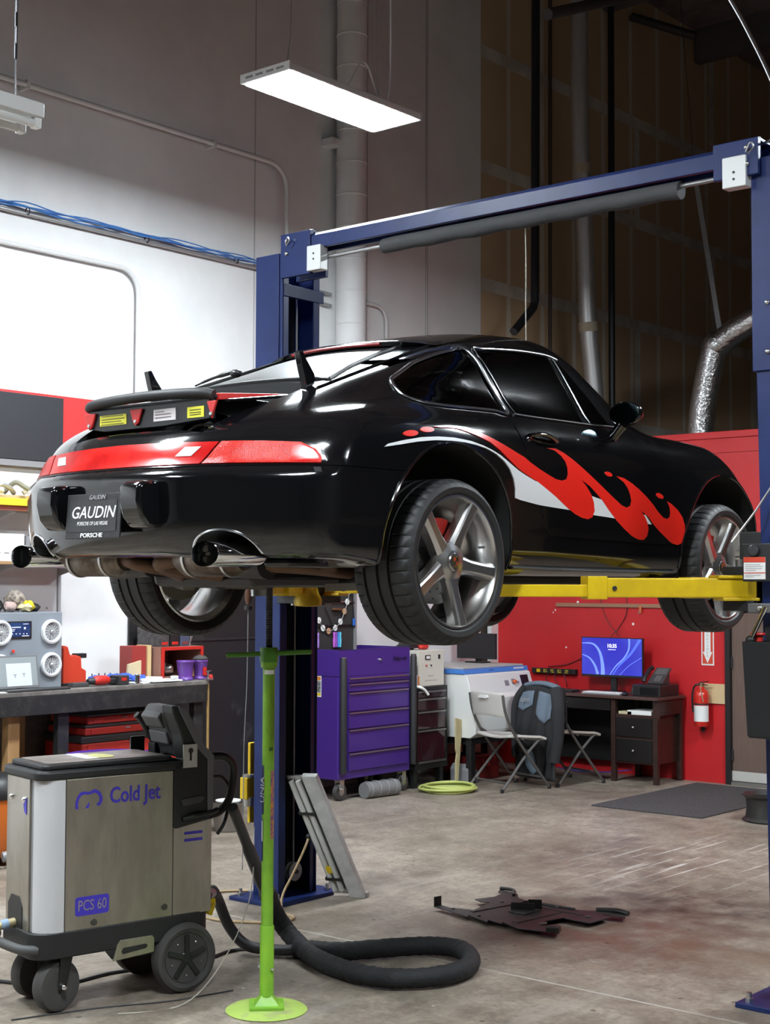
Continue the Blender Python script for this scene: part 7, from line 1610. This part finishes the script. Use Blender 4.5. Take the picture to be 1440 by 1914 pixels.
for k in range(5):
    pts = []
    for i in range(22):
        y = 3.0 + i * .268
        sag = .012 * math.sin(i * 1.25 + k) + .008 * math.sin(i * 2.1 + k * 2)
        pts.append((xw + .01 + .006 * k, y, 4.392 + sag + .006 * (k % 3) + (.02 if i % 5 == 2 else 0) * (k / 4)))
    B().tube(cr(pts, 3), .0048, 6).out('blue_cable', mat('lan_blue', (.06, .20, .52), .45), bc)
for y in (5.3, 6.25, 7.35, 8.3): B().lathe([(.024, -.004), (.028, -.004), (.028, .004), (.024, .004)], (xw + .01, y, 4.372), 'Y', 16, closed=True).out('cable_tie', BLACKP, bc)
wallpipe('conduit', 'short conduit right of the white duct bending down', [(xw, 9.95, 4.27), (xw, 10.08, 4.27)] + [(xw, 10.08 + .14 * math.sin(R(a)), 4.27 - .14 + .14 * math.cos(R(a))) for a in range(15, 91, 15)] + [(xw, 10.22, 3.4), (xw, 10.22, 2.6)], .016, PIPEW)
wallpipe('conduit', 'upper of two short conduits between lift column and white duct', [(xw, 8.9, 4.29), (xw, 9.46, 4.275)], .015, PIPEG)
wallpipe('conduit', 'lower of two short conduits between lift column and white duct', [(xw, 9.15, 4.19), (xw, 9.46, 4.175)], .015, PIPEG)
VD = thing('vent_duct', 'large white painted spiral duct rising along the wall', 'duct', (-8.45, 9.60, 2.6), world=True)
prof = []
rr_ = .132
dz_ = .285; z = 2.6
while z < ZC - .01:
    prof += [(rr_, z), (rr_, min(z + dz_ - .018, ZC)), (rr_ + .005, min(z + dz_ - .012, ZC)), (rr_ + .005, min(z + dz_ - .004, ZC))]; z += dz_
B().lathe(prof, (-8.455, 9.60, 0), 'Z', 36).out('duct_body', WALLW, VD, smooth=35)
for z in (7.1, 5.6): B().box(-8.599, -8.46, 9.36, 9.48, z - .03, z + .03).out('wall_strap', WALLW, VD, smooth=0)
hw = tag(B().cyl((-8.45, 10.65, 2.0), (-8.45, 10.65, ZC), .004, seg=6).out('hanging_wire', GREYM), 'thin wire hanging straight down the white wall beside the duct', 'wire')
# pipes before the bare drywall
DP = mat('pipe_black', (.010, .010, .012), .45)
tag(B().tube([(-8.0, 11.82, ZC), (-8.0, 11.80, 6), (-8.0, 11.79, 4.50)] + [(-8.0, 11.79 - .03, 4.43), (-8.0, 11.43, 4.15)], .042, 14).out('black_pipe', DP), 'thick black pipe hanging in front of the bare drywall with a bent end', 'pipe')
tag(B().cyl((-8.0, 13.21, 3.0), (-8.0, 13.22, ZC), .035, seg=12).out('black_pipe', DP), 'straight black pipe right of the flexible silver duct', 'pipe')
tag(B().cyl((-8.3, 12.50, 3.0), (-8.3, 12.52, ZC), .02, seg=10).out('brown_pipe', mat('pipe_brown', (.045, .03, .022), .6)), 'thin dark brown pipe between the black pipe and the silver duct', 'pipe')
FD = thing('flex_duct', 'flexible silver duct with cream tape joints before the bare drywall', 'duct', (-8.0, 12.62, 3.2), world=True)
SIL = mat('duct_silver', (.62, .61, .61), .42, .75)
path = cr([(-8.0, 12.60, ZC - .16), (-8.0, 12.60, 7.6), (-8.0, 12.60, 6.6), (-8.0, 12.64, 5.9), (-8.0, 12.70, 5.2), (-8.0, 12.74, 4.5), (-8.0, 12.84, 3.9), (-8.0, 12.94, 3.3)], 26)
B().tube(path, [.088 + (.005 if i % 2 else 0) for i in range(len(path))], 20).out('duct_body', SIL, FD, smooth=30)
for q in (5.97, 4.38): 
    i = min(range(len(path)), key=lambda k: abs(path[k].z - q))
    B().tube([path[i - 2], path[i + 2]], .098, 20).out('tape_joint', mat('tape_cream', (.42, .36, .27), .7), FD)
tag(B().cyl((-7.0, 10.52, 6.70), (-7.0, 12.9, 7.72), .05, seg=12).out('ceiling_strut', mat('strut_dark', (.05, .042, .042), .6)), 'dark strut sloping up in front of the silver duct top', 'strut')
FO = thing('foil_duct', 'crinkled foil duct with an elbow above the red wall', 'duct', (-6.55, 12.6, 3.0), world=True)
FOIL = mat('foil', (.46, .45, .45), .28, 1., bump=1.0, bscale=26)
B().tube(cr([(-6.68, 12.6, 3.0), (-6.62, 12.6, 3.5), (-6.50, 12.6, 4.02)], 8), .125, 22).out('riser', FOIL, FO)
B().tube(cr([(-6.52, 12.6, 3.98), (-6.25, 12.6, 4.15), (-5.9, 12.6, 4.28), (-5.3, 12.6, 4.45), (-4.8, 12.6, 4.62), (-4.55, 12.6, 5.0), (-4.5, 12.6, 5.8), (-4.5, 12.6, ZC - .05)], 8), .12, 22).out('branch', FOIL, FO)
B().ball((-6.48, 12.6, 4.02), .135, 20, 12).out('elbow', FOIL, FO)
B().cyl((-6.71, 12.62, 5.69), (-6.95, 12.62, ZC - .005), .003, seg=6).out('hanger_wire', DARKM, FO)
B().bar((-6.71, 12.62, 5.70), (-6.45, 12.60, 4.15), .05, .006, (0, 1, 0)).out('hanger_strap', mat('strap_grey', (.16, .16, .165), .6), FO, smooth=0)
lead = thing('steel_conduit', 'bright steel flexible conduit curving down at the upper right corner', 'conduit', (-3.2, 6.45, 4.3), world=True)
B().tube(cr([(-3.45, 6.25, 5.3), (-3.33, 6.33, 4.82), (-3.22, 6.43, 4.58), (-3.157, 6.489, 4.424), (-3.08, 6.554, 4.21), (-2.98, 6.6, 3.9), (-2.85, 6.3, 3.62)], 8), .010, 8).out('conduit', CHROME, lead)
cw_ = tag(B().tube(cr([(-4.02, 5.84, 3.545), (-4.022, 5.85, 3.3), (-4.03, 5.86, 3.1), (-4.035, 5.87, 2.905)], 8), .0025, 6).out('pull_cord', mat('cord_pale', (.55, .52, .45), .6)), 'pale pull cord hanging behind the car roof', 'cord')
dt = tag(B().cyl((-8.56, 14.6, 8.3), (-7.9, 14.9, 8.0), .05, seg=10).out('dark_brace', mat('strut_dark', (.05, .042, .042), .6)), 'short dark brace on the bare drywall near the roof', 'brace')
